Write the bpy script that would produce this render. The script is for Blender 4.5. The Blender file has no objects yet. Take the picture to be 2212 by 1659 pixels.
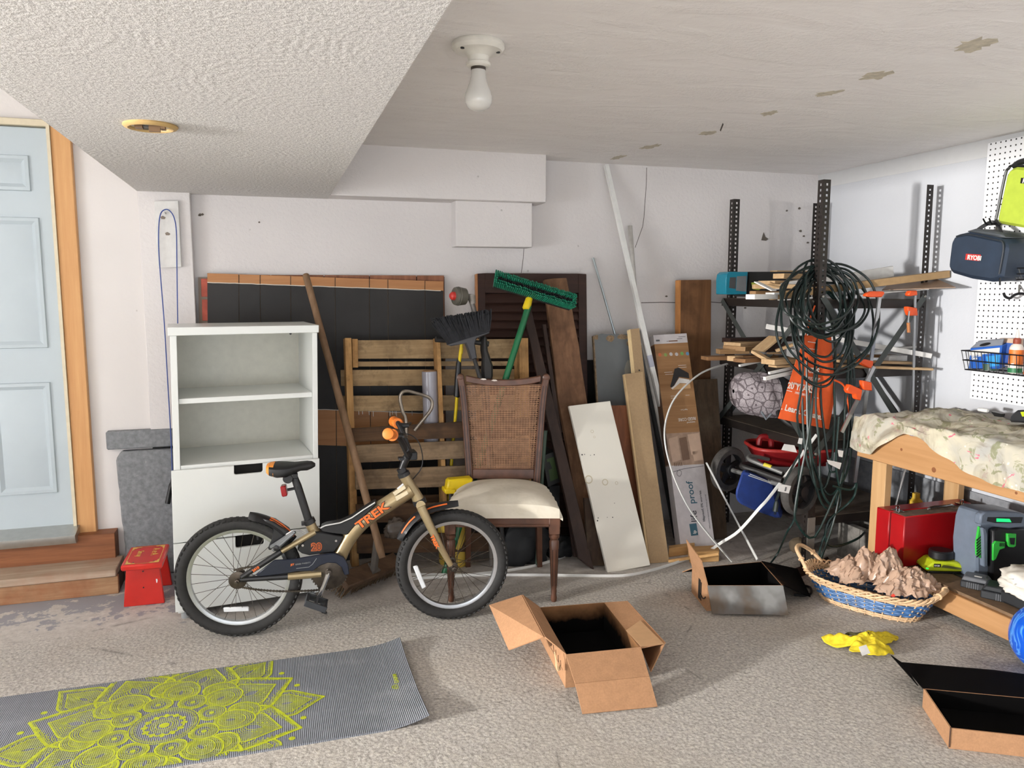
import bpy, bmesh, math, random
from mathutils import Vector, Matrix, noise
R = random.Random(7)
S = bpy.context.scene
COL = S.collection
V = Vector
PI = math.pi
rad = math.radians

# ---------------------------------------------------------------- camera
W, H, FPX, CAMH = 2212, 1659, 1661.0, 1.41
_y, _p = rad(17.32), rad(6.87)
FW = V((math.sin(_y) * math.cos(_p), math.cos(_y) * math.cos(_p), -math.sin(_p)))
RT = V((math.cos(_y), -math.sin(_y), 0))
UP = RT.cross(FW)
EYE = V((0, 0, CAMH))
cd = bpy.data.cameras.new('camera')
cam = bpy.data.objects.new('camera', cd)
COL.objects.link(cam)
cam.matrix_world = Matrix(((RT.x, UP.x, -FW.x, 0), (RT.y, UP.y, -FW.y, 0), (RT.z, UP.z, -FW.z, CAMH), (0, 0, 0, 1)))
cd.sensor_width = 36
cd.lens = FPX / W * 36
cd.clip_start = .05
S.camera = cam

# ---------------------------------------------------------------- light and exposure
w = bpy.data.worlds.new('daylight')
S.world = w
w.use_nodes = True
bg = w.node_tree.nodes['Background']
bg.inputs[0].default_value = (.80, .88, 1, 1)
bg.inputs[1].default_value = 1.0


def area(name, loc, target, sx, sy, watts, col):
    ld = bpy.data.lights.new(name, 'AREA')
    ld.shape = 'RECTANGLE'
    ld.size, ld.size_y = sx, sy
    ld.energy = watts
    ld.color = col
    o = bpy.data.objects.new(name, ld)
    COL.objects.link(o)
    o.location = loc
    o.rotation_euler = (V(target) - V(loc)).to_track_quat('-Z', 'Y').to_euler()
    return o


area('sun_glare_light', (-7.2, .9, 1.45), (2.6, 2.6, .7), .40, .40, 930, (1, .975, .94))
area('driveway_bounce_left', (-7.0, .6, .40), (1.8, 1.8, 2.1), 3.0, .7, 125, (.91, .95, 1))
area('front_fill_light', (-1.3, -3.7, .75), (-.2, 3, 1.4), 2.6, 1.2, 36, (.88, .94, 1))  # added fill lamp behind the camera, standing in for daylight
area('side_fill_light', (-6.6, -.4, 1.25), (-.4, 2.6, .2), 2.6, 1.3, 75, (.93, .96, 1))  # extra fill lamp added to brighten the left floor and cabinet
sl = bpy.data.lights.new('sun', 'SUN')
sl.energy, sl.angle, sl.color = 16.5, rad(.6), (.88, .93, 1)
so = bpy.data.objects.new('sun', sl)
COL.objects.link(so)
so.rotation_euler = V((.22, .80, -1.0)).to_track_quat('-Z', 'Y').to_euler()
S.view_settings.view_transform = 'Standard'
S.view_settings.look = 'None'
S.view_settings.gamma = 1
S.view_settings.use_curve_mapping = False
S.view_settings.exposure = 0.24


# ---------------------------------------------------------------- unprojection: a pixel of the photo to a point on a real plane
def ray(x, y):
    return RT * ((x - W / 2) / FPX) - UP * ((y - H / 2) / FPX) + FW


def FL(x, y, z=0.0):
    d = ray(x, y)
    return EYE + d * ((z - CAMH) / d.z)


def BY(x, y, Y):
    d = ray(x, y)
    return EYE + d * (Y / d.y)


def SX(x, y, X):
    d = ray(x, y)
    return EYE + d * (X / d.x)


def LP(x, y, Y0, k):
    'on the leaning plane Y = Y0 + k*z'
    d = ray(x, y)
    t = (Y0 + k * CAMH) / (d.y - k * d.z)
    return EYE + d * t


def PL(x, y, P, n):
    d = ray(x, y)
    return EYE + d * ((V(P) - EYE).dot(V(n)) / d.dot(V(n)))


# ---------------------------------------------------------------- mesh builder
class MB:
    def __init__(s):
        s.v, s.f, s.mi, s.m = [], [], [], 0

    def add(s, vs, fs):
        b = len(s.v)
        s.v += [V(p) for p in vs]
        s.f += [tuple(b + i for i in f) for f in fs]
        s.mi += [s.m] * len(fs)
        return s

    def box(s, c, d, M=None):
        c, (a, b, e) = V(c), [q / 2 for q in d]
        vs = [V((x, y, z)) for x in (-a, a) for y in (-b, b) for z in (-e, e)]
        if M is not None:
            vs = [M @ q for q in vs]
        return s.add([c + q for q in vs], [(0, 1, 3, 2), (4, 6, 7, 5), (0, 4, 5, 1), (2, 3, 7, 6), (0, 2, 6, 4), (1, 5, 7, 3)])

    def bx(s, x0, x1, y0, y1, z0, z1):
        return s.box(((x0 + x1) / 2, (y0 + y1) / 2, (z0 + z1) / 2), (x1 - x0, y1 - y0, z1 - z0))

    def prism(s, pts, vec):
        n = len(pts)
        pts = [V(p) for p in pts]
        vec = V(vec)
        return s.add(pts + [p + vec for p in pts], [tuple(range(n)), tuple(range(2 * n - 1, n - 1, -1))] + [(i, i + n, (i + 1) % n + n, (i + 1) % n) for i in range(n)])

    def tube(s, path, r, n=8, closed=False, flat=1.0, up=None):
        path = [V(p) for p in path]
        k = len(path)
        rr = r if isinstance(r, (list, tuple)) else [r] * k
        vs, fs = [], []
        nrm = None
        for i in range(k):
            if closed:
                t = path[(i + 1) % k] - path[i - 1]
            else:
                t = path[min(i + 1, k - 1)] - path[max(i - 1, 0)]
            t = t.normalized() if t.length > 1e-9 else V((0, 0, 1))
            if up is not None:
                nrm = V(up) - t * t.dot(V(up))
            elif nrm is None:
                a = V((0, 0, 1)) if abs(t.z) < .9 else V((1, 0, 0))
                nrm = a - t * t.dot(a)
            else:
                nrm = nrm - t * t.dot(nrm)
            nrm.normalize()
            bn = t.cross(nrm)
            for j in range(n):
                a = 2 * PI * (j + .5) / n
                vs.append(path[i] + nrm * math.cos(a) * rr[i] + bn * math.sin(a) * rr[i] * flat)
        for i in range(k if closed else k - 1):
            for j in range(n):
                a, b = i * n, ((i + 1) % k) * n
                fs.append((a + j, a + (j + 1) % n, b + (j + 1) % n, b + j))
        if not closed:
            fs += [tuple(range(n - 1, -1, -1)), tuple(range((k - 1) * n, k * n))]
        return s.add(vs, fs)

    def lathe(s, prof, O=(0, 0, 0), axis=(0, 0, 1), n=24, cap=True):
        O, ax = V(O), V(axis).normalized()
        a = V((0, 0, 1)) if abs(ax.z) < .9 else V((1, 0, 0))
        u = (a - ax * ax.dot(a)).normalized()
        b = ax.cross(u)
        vs, fs = [], []
        for r, h in prof:
            for j in range(n):
                t = 2 * PI * j / n
                vs.append(O + ax * h + (u * math.cos(t) + b * math.sin(t)) * r)
        for i in range(len(prof) - 1):
            for j in range(n):
                fs.append((i * n + j, i * n + (j + 1) % n, (i + 1) * n + (j + 1) % n, (i + 1) * n + j))
        if cap:
            fs += [tuple(range(n - 1, -1, -1)), tuple(range((len(prof) - 1) * n, len(prof) * n))]
        return s.add(vs, fs)

    def torus(s, O, axis, R_, r, n=48, m=10, sx=1.0):
        O, ax = V(O), V(axis).normalized()
        a = V((0, 0, 1)) if abs(ax.z) < .9 else V((1, 0, 0))
        u = (a - ax * ax.dot(a)).normalized()
        b = ax.cross(u)
        vs, fs = [], []
        for i in range(n):
            t = 2 * PI * i / n
            d = u * math.cos(t) + b * math.sin(t)
            for j in range(m):
                q = 2 * PI * j / m
                vs.append(O + d * (R_ + r * math.cos(q)) + ax * r * sx * math.sin(q))
        for i in range(n):
            for j in range(m):
                k = (i + 1) % n
                fs.append((i * m + j, k * m + j, k * m + (j + 1) % m, i * m + (j + 1) % m))
        return s.add(vs, fs)

    def grid(s, fn, nu, nv):
        vs = [fn(i / nu, j / nv) for i in range(nu + 1) for j in range(nv + 1)]
        return s.add(vs, [(i * (nv + 1) + j, (i + 1) * (nv + 1) + j, (i + 1) * (nv + 1) + j + 1, i * (nv + 1) + j + 1) for i in range(nu) for j in range(nv)])

    def sheet(s, fn, nu, nv, t):
        'a grid given a thickness along its normals'
        g = [[V(fn(i / nu, j / nv)) for j in range(nv + 1)] for i in range(nu + 1)]
        top, bot = [], []
        for i in range(nu + 1):
            for j in range(nv + 1):
                du = g[min(i + 1, nu)][j] - g[max(i - 1, 0)][j]
                dv = g[i][min(j + 1, nv)] - g[i][max(j - 1, 0)]
                n = du.cross(dv)
                n = n.normalized() if n.length > 1e-12 else V((0, 0, 1))
                top.append(g[i][j])
                bot.append(g[i][j] - n * t)
        k = len(top)
        w_ = nv + 1
        fs = []
        for i in range(nu):
            for j in range(nv):
                a = i * w_ + j
                fs += [(a, a + w_, a + w_ + 1, a + 1), (k + a + 1, k + a + w_ + 1, k + a + w_, k + a)]
        edge = [i * w_ for i in range(nu + 1)] + [nu * w_ + j for j in range(1, nv + 1)] + [i * w_ + nv for i in range(nu - 1, -1, -1)] + [j for j in range(nv - 1, 0, -1)]
        for i in range(len(edge)):
            a, b = edge[i], edge[(i + 1) % len(edge)]
            fs.append((b, a, k + a, k + b))
        return s.add(top + bot, fs)

    def ball(s, O, r, n=16, m=10, sq=(1, 1, 1)):
        O = V(O)
        pr = [(math.sin(PI * i / m), -math.cos(PI * i / m)) for i in range(m + 1)]
        vs, fs = [], []
        for a, z in pr:
            for j in range(n):
                t = 2 * PI * j / n
                vs.append(O + V((a * math.cos(t) * sq[0], a * math.sin(t) * sq[1], z * sq[2])) * r)
        for i in range(m):
            for j in range(n):
                fs.append((i * n + j, i * n + (j + 1) % n, (i + 1) * n + (j + 1) % n, (i + 1) * n + j))
        return s.add(vs, fs)

    def ribbon(s, path, wd, nrm, lift=0.0, closed=False):
        path = [V(p) for p in path]
        nrm = V(nrm)
        k = len(path)
        vs = []
        for i in range(k):
            t = (path[(i + 1) % k] - path[i - 1]) if closed else (path[min(i + 1, k - 1)] - path[max(i - 1, 0)])
            b = t.cross(nrm)
            b = b.normalized() if b.length > 1e-9 else V((1, 0, 0))
            vs += [path[i] + b * wd / 2 + nrm * lift, path[i] - b * wd / 2 + nrm * lift]
        return s.add(vs, [(2 * i, 2 * ((i + 1) % k), 2 * ((i + 1) % k) + 1, 2 * i + 1) for i in range(k if closed else k - 1)])


WL = {}


def ob(name, mb, mat, parent=None, bevel=0.0, loc=None, seg=1, smooth=35):
    base = WL[parent.name] if parent is not None else (V(loc) if loc is not None else V((0, 0, 0)))
    me = bpy.data.meshes.new(name)
    me.from_pydata([p - base for p in mb.v], [], mb.f)
    for m in (mat if isinstance(mat, (list, tuple)) else [mat]):
        me.materials.append(m)
    if max(mb.mi, default=0) > 0:
        me.polygons.foreach_set('material_index', mb.mi)
    me.update()
    b = bmesh.new()
    b.from_mesh(me)
    bmesh.ops.recalc_face_normals(b, faces=b.faces)
    b.to_mesh(me)
    b.free()
    if smooth:
        me.shade_smooth()
        me.set_sharp_from_angle(angle=rad(smooth))
    o = bpy.data.objects.new(name, me)
    COL.objects.link(o)
    if bevel:
        q = o.modifiers.new('bevel', 'BEVEL')
        q.width, q.segments, q.limit_method = bevel, seg, 'ANGLE'
    if parent is not None:
        o.parent = parent
    else:
        o.location = base
    WL[o.name] = base
    return o


def thing(name, label, cat, loc, group=None):
    o = bpy.data.objects.new(name, None)
    o.empty_display_size = .1
    COL.objects.link(o)
    o.location = loc
    WL[o.name] = V(loc)
    return tag(o, label, cat, group)


def tag(o, label, cat, group=None):
    o['label'], o['category'] = label, cat
    if group:
        o['group'] = group
    return o


def one(name, mb, mat, label, cat, group=None, bevel=0.0, smooth=35):
    n = len(mb.v)
    lo = V((sum(p.x for p in mb.v) / n, sum(p.y for p in mb.v) / n, min(p.z for p in mb.v)))
    return tag(ob(name, mb, mat, None, bevel, lo, 1, smooth), label, cat, group)


def struct(name, mb, mat, parent=None, bevel=0.0):
    o = ob(name, mb, mat, parent, bevel)
    if parent is None:
        o['kind'] = 'structure'
    return o


def words(name, txt, size, O, ux, uy, mat, parent, lift=.0008, bold=0.0, sx=1.0, align='LEFT'):
    'lettering as thin raised print: origin O, text direction ux, up direction uy'
    cu = bpy.data.curves.new(name, 'FONT')
    cu.body, cu.size, cu.align_x = txt, size, align
    cu.offset = bold
    cu.extrude = .0002
    cu.resolution_u = 3
    t = bpy.data.objects.new(name, cu)
    COL.objects.link(t)
    me = bpy.data.meshes.new_from_object(t.evaluated_get(bpy.context.evaluated_depsgraph_get()))
    bpy.data.objects.remove(t)
    bpy.data.curves.remove(cu)
    ux, uy = V(ux).normalized(), V(uy).normalized()
    n = ux.cross(uy).normalized()
    uy = n.cross(ux)
    base = WL[parent.name]
    for q in me.vertices:
        c = q.co
        q.co = V(O) + ux * c.x * sx + uy * c.y + n * (c.z + lift) - base
    me.materials.clear()
    me.materials.append(mat)
    o = bpy.data.objects.new(name, me)
    COL.objects.link(o)
    o.parent = parent
    WL[o.name] = base
    return o


def smoothpath(pts, k=6, closed=False):
    pts = [V(p) for p in pts]
    n = len(pts)
    out = []
    for i in range(n if closed else n - 1):
        if closed:
            a, b, c, d = pts[i - 1], pts[i], pts[(i + 1) % n], pts[(i + 2) % n]
        else:
            a, b, c, d = pts[max(i - 1, 0)], pts[i], pts[i + 1], pts[min(i + 2, n - 1)]
        for j in range(k):
            t = j / k
            out.append(.5 * ((2 * b) + (c - a) * t + (2 * a - 5 * b + 4 * c - d) * t * t + (3 * b - a - 3 * c + d) * t ** 3))
    if not closed:
        out.append(pts[-1])
    return out


# ---------------------------------------------------------------- materials
def lin(c):
    return tuple((x / 255 / 12.92 if x <= 10.3 else ((x / 255 + .055) / 1.055) ** 2.4) for x in c[:3]) + (1,)


MAT = {}


class NT:
    def __init__(s, name):
        s.m = bpy.data.materials.new(name)
        s.m.use_nodes = True
        s.n, s.l = s.m.node_tree.nodes, s.m.node_tree.links
        s.b = s.n['Principled BSDF']
        s.out = s.n['Material Output']
        s.tc = None

    def new(s, t, ins=None, **kw):
        q = s.n.new(t)
        for k, v in kw.items():
            setattr(q, k, v)
        for k, v in (ins or {}).items():
            if isinstance(v, bpy.types.NodeSocket):
                s.l.new(v, q.inputs[k])
            else:
                q.inputs[k].default_value = v
        return q

    def co(s, scale=(1, 1, 1), rot=(0, 0, 0), kind='Object'):
        if s.tc is None:
            s.tc = s.n.new('ShaderNodeTexCoord')
        return s.new('ShaderNodeMapping', {'Vector': s.tc.outputs[kind], 'Scale': scale, 'Rotation': rot}).outputs[0]

    def noise(s, co, sc, det=4, rough=.55, dist=0):
        return s.new('ShaderNodeTexNoise', {'Vector': co, 'Scale': sc, 'Detail': det, 'Roughness': rough, 'Distortion': dist}).outputs['Fac']

    def vor(s, co, sc, feature='F1', out='Distance', rnd=1.0):
        return s.new('ShaderNodeTexVoronoi', {'Vector': co, 'Scale': sc, 'Randomness': rnd}, feature=feature).outputs[out]

    def ramp(s, f, stops):
        q = s.new('ShaderNodeValToRGB', {'Fac': f})
        e = q.color_ramp.elements
        while len(e) > len(stops):
            e.remove(e[-1])
        while len(e) < len(stops):
            e.new(.5)
        for a, (p, c) in zip(e, stops):
            a.position, a.color = p, (c if len(c) == 4 else lin(c))
        return q.outputs[0]

    def mix(s, f, a, b, mode='MIX'):
        q = s.n.new('ShaderNodeMix')
        q.data_type, q.blend_type = 'RGBA', mode
        for i, v in ((0, f), (6, a), (7, b)):
            if isinstance(v, bpy.types.NodeSocket):
                s.l.new(v, q.inputs[i])
            else:
                q.inputs[i].default_value = v if i == 0 else (v if len(v) == 4 else lin(v))
        return q.outputs[2]

    def math(s, op, a, b=0.0, c=0.0):
        q = s.n.new('ShaderNodeMath')
        q.operation = op
        for i, v in enumerate((a, b, c)):
            if isinstance(v, bpy.types.NodeSocket):
                s.l.new(v, q.inputs[i])
            else:
                q.inputs[i].default_value = v
        return q.outputs[0]

    def bump(s, h, st=.3, d=.01):
        q = s.new('ShaderNodeBump', {'Height': h, 'Strength': st, 'Distance': d})
        s.l.new(q.outputs[0], s.b.inputs['Normal'])
        return q

    def col(s, c):
        if isinstance(c, bpy.types.NodeSocket):
            s.l.new(c, s.b.inputs['Base Color'])
        else:
            s.b.inputs['Base Color'].default_value = c if len(c) == 4 else lin(c)
        return s

    def set(s, rough=.5, metal=0, spec=.5, **kw):
        s.b.inputs['Roughness'].default_value = rough
        s.b.inputs['Metallic'].default_value = metal
        s.b.inputs['Specular IOR Level'].default_value = spec
        for k, v in kw.items():
            s.b.inputs[k].default_value = v
        return s


def plain(name, c, rough=.5, metal=0, spec=.5, var=.03, sc=30, bump=0, **kw):
    if name in MAT:
        return MAT[name]
    t = NT(name)
    n = t.noise(t.co(), sc)
    l = lin(c)
    dk = tuple(max(0, x * (1 - 2 * var)) for x in l[:3]) + (1,)
    lt = tuple(min(1, x * (1 + 2 * var)) for x in l[:3]) + (1,)
    t.col(t.ramp(n, [(.3, dk), (.7, lt)])).set(rough, metal, spec, **kw)
    if bump:
        t.bump(n, bump, .005)
    MAT[name] = t.m
    return t.m


def wood(name, a, b, axis='z', sc=1.0, rough=.6, stain=None, stain_amt=.5, grime=0.0):
    if name in MAT:
        return MAT[name]
    t = NT(name)
    st = {'x': (2, 34, 34), 'y': (34, 2, 34), 'z': (34, 34, 2)}[axis]
    co = t.co(tuple(q * sc for q in st))
    n1 = t.noise(co, 1.0, 5, .6, .6)
    n2 = t.noise(co, 3.2, 3, .7)
    f = t.math('ADD', t.math('MULTIPLY', n1, .7), t.math('MULTIPLY', n2, .3))
    c = t.ramp(f, [(.32, b), (.5, tuple((x + y) // 2 for x, y in zip(a, b))), (.68, a)])
    if stain:
        sn = t.noise(t.co((3, 3, 3)), 1.6, 4, .6)
        c = t.mix(t.ramp(sn, [(.48, (0, 0, 0, 1)), (.66, (stain_amt,) * 3 + (1,))]), c, stain)
    if grime:
        gn = t.noise(t.co((1, 1, 1)), 14, 5, .7)
        c = t.mix(t.ramp(gn, [(.5, (0, 0, 0, 1)), (.75, (grime,) * 3 + (1,))]), c, (38, 30, 24))
    t.col(c).set(rough, 0, .35)
    t.bump(f, .15, .003)
    MAT[name] = t.m
    return t.m
# ================================================================ THE ROOM
YB, XR, ZC, ZS = 4.15, 3.31, 2.135, 1.883      # back wall, right wall, ceiling, underside of the dropped soffit
XSL, XSR = -.588, .30                            # soffit edges


def plaster(name, c, sc=55, st=.5, speck=True, spc=(120, 112, 104)):
    t = NT(name)
    co = t.co()
    n1 = t.noise(co, sc, 3, .6)
    big = t.noise(co, 1.3, 3, .5)
    l = lin(c)
    cc = t.ramp(big, [(.3, tuple(x * .92 for x in l[:3]) + (1,)), (.7, l)])
    if speck:
        v = t.vor(co, 5.5)
        k = t.noise(co, 60, 2)
        cc = t.mix(t.ramp(t.math('ADD', v, t.math('MULTIPLY', k, .05)), [(.040, (.4,) * 3 + (1,)), (.062, (0, 0, 0, 1))]), cc, spc)
    t.col(cc).set(.75, 0, .3)
    t.bump(n1, st, .006)
    return t.m


m_wall = plaster('wall_paint', (224, 219, 217))
m_wallr = plaster('right_wall_paint', (202, 204, 209), 60, .2)
m_wallp = plaster('smooth_wall_paint', (222, 217, 214), 60, .08)


def swirl_ceiling():
    t = NT('swirled_ceiling_texture')
    co = t.co((1, 1, 1))
    wob = t.new('ShaderNodeTexNoise', {'Vector': co, 'Scale': 9.0, 'Detail': 2.0})
    wv = t.new('ShaderNodeVectorMath', {0: wob.outputs['Color'], 1: (.05, .05, 0)}, operation='MULTIPLY')
    wc = t.new('ShaderNodeVectorMath', {0: co, 1: wv.outputs[0]}, operation='ADD').outputs[0]
    flat = t.new('ShaderNodeMapping', {'Vector': wc, 'Scale': (1, 1.0, 0)}).outputs[0]
    v = t.new('ShaderNodeTexVoronoi', {'Vector': flat, 'Scale': 1.9}, feature='F1')
    rings = t.math('SINE', t.math('MULTIPLY', v.outputs['Distance'], 150.0))
    grit = t.noise(co, 85, 4, .7)
    msk = t.ramp(t.noise(co, 4.0, 2), [(.40, (.0,) * 3 + (1,)), (.66, (.8,) * 3 + (1,))])
    h = t.math('ADD', t.math('MULTIPLY', t.math('MULTIPLY', rings, msk), .22), t.math('MULTIPLY', grit, 2.0))
    fan = t.math('MULTIPLY', v.outputs['Distance'], 1.2)
    h = t.math('ADD', h, fan)
    t.col(t.ramp(grit, [(.3, (192, 189, 187)), (.6, (224, 221, 218))])).set(.8, 0, .25)
    t.bump(h, .42, .016)
    return t.m


def flat_ceiling():
    t = NT('patched_ceiling_paint')
    co = t.co()
    n = t.noise(co, 70, 4, .6)
    smooth = t.ramp(t.noise(t.co((1, 2.4, 1)), 2.2, 3, .6, .8), [(.42, (.15,) * 3 + (1,)), (.6, (1, 1, 1, 1))])
    lay = t.noise(t.co((1.2, 4, 1)), 3, 4, .6, 1)
    h = t.math('ADD', t.math('MULTIPLY', n, t.math('MULTIPLY', smooth, 1.6)), t.math('MULTIPLY', lay, .45))
    t.col(t.ramp(lay, [(.3, (236, 231, 228)), (.7, (241, 237, 234))])).set(.7, 0, .3)
    t.bump(h, .35, .01)
    return t.m


m_swirl, m_ceil = swirl_ceiling(), flat_ceiling()


def concrete():
    t = NT('worn_exposed_aggregate_concrete')
    co = t.co()
    fine = t.noise(co, 95, 5, .75)
    peb = t.vor(co, 58)
    big = t.noise(co, 1.6, 5, .6)
    mid = t.noise(co, 7, 4, .6)
    c = t.ramp(fine, [(.28, (132, 126, 119)), (.5, (188, 182, 174)), (.7, (228, 224, 218))])
    c = t.mix(t.ramp(peb, [(.18, (.5,) * 3 + (1,)), (.5, (0, 0, 0, 1))]), c, (226, 220, 208))
    c = t.mix(t.ramp(big, [(.45, (0, 0, 0, 1)), (.7, (.45,) * 3 + (1,))]), c, (184, 172, 156))
    # towards the house wall the slab is trowelled smooth and keeps patches of old grey paint
    pos = t.new('ShaderNodeSeparateXYZ', {0: co})
    edge = t.math('ADD', pos.outputs[1], t.math('MULTIPLY', mid, .22))
    sm = t.new('ShaderNodeMapRange', {0: edge, 1: 3.42, 2: 3.62}).outputs[0]
    sc = t.ramp(t.noise(co, 22, 5, .7), [(.3, (172, 165, 158)), (.7, (206, 200, 193))])
    c = t.mix(sm, c, sc)
    pn = t.math('ADD', t.noise(co, 9, 5, .65), t.math('MULTIPLY', t.math('SUBTRACT', edge, 3.75), .5))
    pm = t.math('MULTIPLY', t.ramp(pn, [(.5, (0, 0, 0, 1)), (.53, (1, 1, 1, 1))]), sm)
    pxm = t.new('ShaderNodeMapRange', {0: pos.outputs[0], 1: .0, 2: -.4}).outputs[0]
    c = t.mix(t.math('MULTIPLY', pm, pxm), c, (150, 148, 152))
    cr = t.ramp(t.vor(t.co((1, 1, 1)), 1.1, 'DISTANCE_TO_EDGE'), [(.0, (.5,) * 3 + (1,)), (.006, (0, 0, 0, 1))])
    c = t.mix(t.math('MULTIPLY', cr, t.ramp(mid, [(.5, (0, 0, 0, 1)), (.6, (1, 1, 1, 1))])), c, (70, 60, 52))
    t.col(c).set(.85, 0, .25)
    h = t.math('ADD', t.math('MULTIPLY', fine, 1.0), t.math('MULTIPLY', peb, -.6))
    h = t.math('MULTIPLY', h, t.math('SUBTRACT', 1.05, sm))
    t.bump(h, .7, .012)
    return t.m


m_floor = concrete()
struct('floor', MB().bx(-5.2, 3.5, -4, 4.4, -.1, 0), m_floor)

wb = struct('wall_back', MB().bx(-.36, 3.45, YB, 4.4, 0, 2.4), m_wall)
m_dark = plain('dark_chip', (104, 96, 88), .9)
m_crack = plain('crack_line', (96, 90, 84), .9)
cr = MB()
cr.ribbon([BY(x, y, YB - .0006) for x, y in ((1397, 362), (1396, 400), (1393, 440), (1391, 470), (1388, 490), (1378, 518), (1372, 535))], .0035, (0, -1, 0))
cr.ribbon([BY(x, y, YB - .0006) for x, y in ((1385, 654), (1430, 653), (1480, 654), (1530, 652), (1570, 655))], .0045, (0, -1, 0))
cr.ribbon([BY(x, y, YB - .0006) for x, y in ((1132, 532), (1130, 560), (1126, 590))], .003, (0, -1, 0))
ob('crack', cr, m_crack, wb)
ch = MB()
ch.prism([BY(x, y, YB - .004) for x, y in ((1645, 519), (1648, 508), (1650, 502), (1654, 512), (1660, 516), (1655, 520))], (0, .003, 0))
for x, y, q in ((1700, 455, 3), (1727, 450, 4), (1730, 499, 4), (1737, 510, 3), (1745, 524, 3), (432, 464, 5), (437, 463, 4), (560, 480, 3), (1440, 640, 3), (1610, 665, 3)):
    ch.prism([BY(x + q * math.cos(a) * R.uniform(.6, 1.2), y + q * .7 * math.sin(a), YB - .003) for a in (0, 1.2, 2.4, 3.6, 4.9)], (0, .002, 0))
ob('chipped_spot', ch, m_dark, wb)

wr = struct('wall_right', MB().bx(XR, 3.6, -4, 4.4, 0, 2.4), m_wallr)
m_tape = plain('wall_joint_tape', (206, 206, 206), .7, var=.008)
ob('joint_strip', MB().bx(XR - .002, XR + .01, -1, YB, ZC - .085, ZC), m_tape, wr)
ob('skirt_block', MB().bx(XR - .012, XR + .01, -1, YB, 0, .42), plain('grey_masonry_paint', (134, 136, 140), .8, var=.1, bump=.3), wr)

# the wall with the house door, its pier and the grey foundation below
wl = struct('wall_left', MB().bx(-5.2, -1.66, 4.12, 4.4, 0, 2.9).bx(-.855, XSL, 4.12, 4.4, .0, 2.9).bx(-1.66, -.855, 4.12, 4.4, 2.17, 2.9).bx(-1.66, -.855, 4.12, 4.4, 0, .2), m_wallp)
struct('trim_1', MB().bx(XSL, -.356, 4.095, 4.4, .73, ZS + .02), m_wall, bevel=.003)     # white pier


def masonry():
    t = NT('grey_painted_foundation')
    co = t.co()
    n = t.noise(co, 45, 4, .6)
    w_ = t.noise(co, 16, 5, .75)
    c = t.ramp(n, [(.3, (112, 114, 117)), (.7, (140, 142, 145))])
    c = t.mix(t.ramp(w_, [(.66, (0, 0, 0, 1)), (.72, (.8,) * 3 + (1,))]), c, (205, 202, 198))
    t.col(c).set(.8, 0, .3)
    t.bump(n, .5, .006)
    return t.m


m_mas = masonry()
fp = BY(250, 975, 4.07)
fb = MB()
edge = [(fp.x - .006 * R.random() - (.02 * z / .62 - .02), z) for z in [i * .04 for i in range(16)]]
fb.prism([V((x, 4.07, z)) for x, z in edge] + [V((fp.x + .02, 4.07, .635)), V((-.30, 4.07, .635)), V((-.30, 4.07, 0))], (0, .2, 0))
struct('baseboard_left', fb, m_mas, bevel=.008)
b2 = MB().bx(BY(228, 940, 4.085).x, -.34, 4.085, 4.3, .645, .735)
struct('trim_2', b2, m_mas, bevel=.006)

# ceilings
cl = struct('ceiling', MB().bx(XSR - .02, 3.5, -4, 4.4, ZC, 2.3).bx(-5.2, XSL + .02, -4, 4.4, 2.42, 2.6), m_ceil)
m_peel = plain('peeled_plaster', (196, 187, 168), .9, var=.10, sc=40)
for cx, cy, a, b in ((2103, 97, 52, 15), (1890, 164, 42, 9), (1785, 203, 38, 6), (1663, 245, 22, 5), (1528, 288, 19, 5), (1405, 317, 24, 4), (1335, 340, 18, 4)):
    q = MB()
    pts = []
    for i in range(26):
        an = 2 * PI * i / 26
        k = R.uniform(.55, 1.1)
        pts.append(FL(cx + a * k * math.cos(an), cy + b * k * math.sin(an) - a * .18 * math.cos(an) * k, ZC - .0008))
    q.prism(pts, (0, 0, .004))
    ob('peeled_patch', q, m_peel, cl)
m_scr = plain('ceiling_scratch', (84, 76, 68), .9)
ob('scratch', MB().prism([FL(x, y, ZC - .001) for x, y in ((1555, 282), (1561, 266), (1563, 269), (1557, 284))], (0, 0, .003)), m_scr, cl)

struct('trim_3', MB().bx(XSL, XSR, -4, 4.4, ZS, 2.9), m_swirl)                            # dropped soffit overhead
yb0 = 3.985
struct('trim_4', MB().bx(XSR - .01, 1.436, yb0, 4.3, ZS + .001, ZC + .05), m_wall, bevel=.004)   # boxed beam on the back wall
p0, p1 = BY(985, 532, 4.04), BY(1150, 532, 4.04)
struct('trim_5', MB().bx(p0.x, p1.x, 4.04, 4.3, p0.z, ZS + .01), m_wall, bevel=.004)
# the parts of the garage behind the camera: left end, its unseen jamb shaped to cut the key lamp, front with its door opening
m_sh = plain('garage_shell_paint', (214, 208, 200), .8)
struct('wall_front', MB().bx(-5.3, -2.6, -4.1, -3.9, 0, 2.6).bx(3.2, 3.6, -4.1, -3.9, 0, 2.6).bx(-2.6, 3.2, -4.1, -3.9, 2.12, 2.6), m_sh)
struct('wall_far_left', MB().bx(-5.3, -5.1, -4, -2.4, 0, 2.6).bx(-5.3, -5.1, 1.50, 4.4, 0, 2.6), m_sh)
struct('ground', MB().bx(-16, -5.2, -14, 6, -.12, -.02).bx(-5.2, 8, -14, -4, -.12, -.02), plain('sunlit_driveway_concrete', (190, 188, 184), .9))

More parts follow.
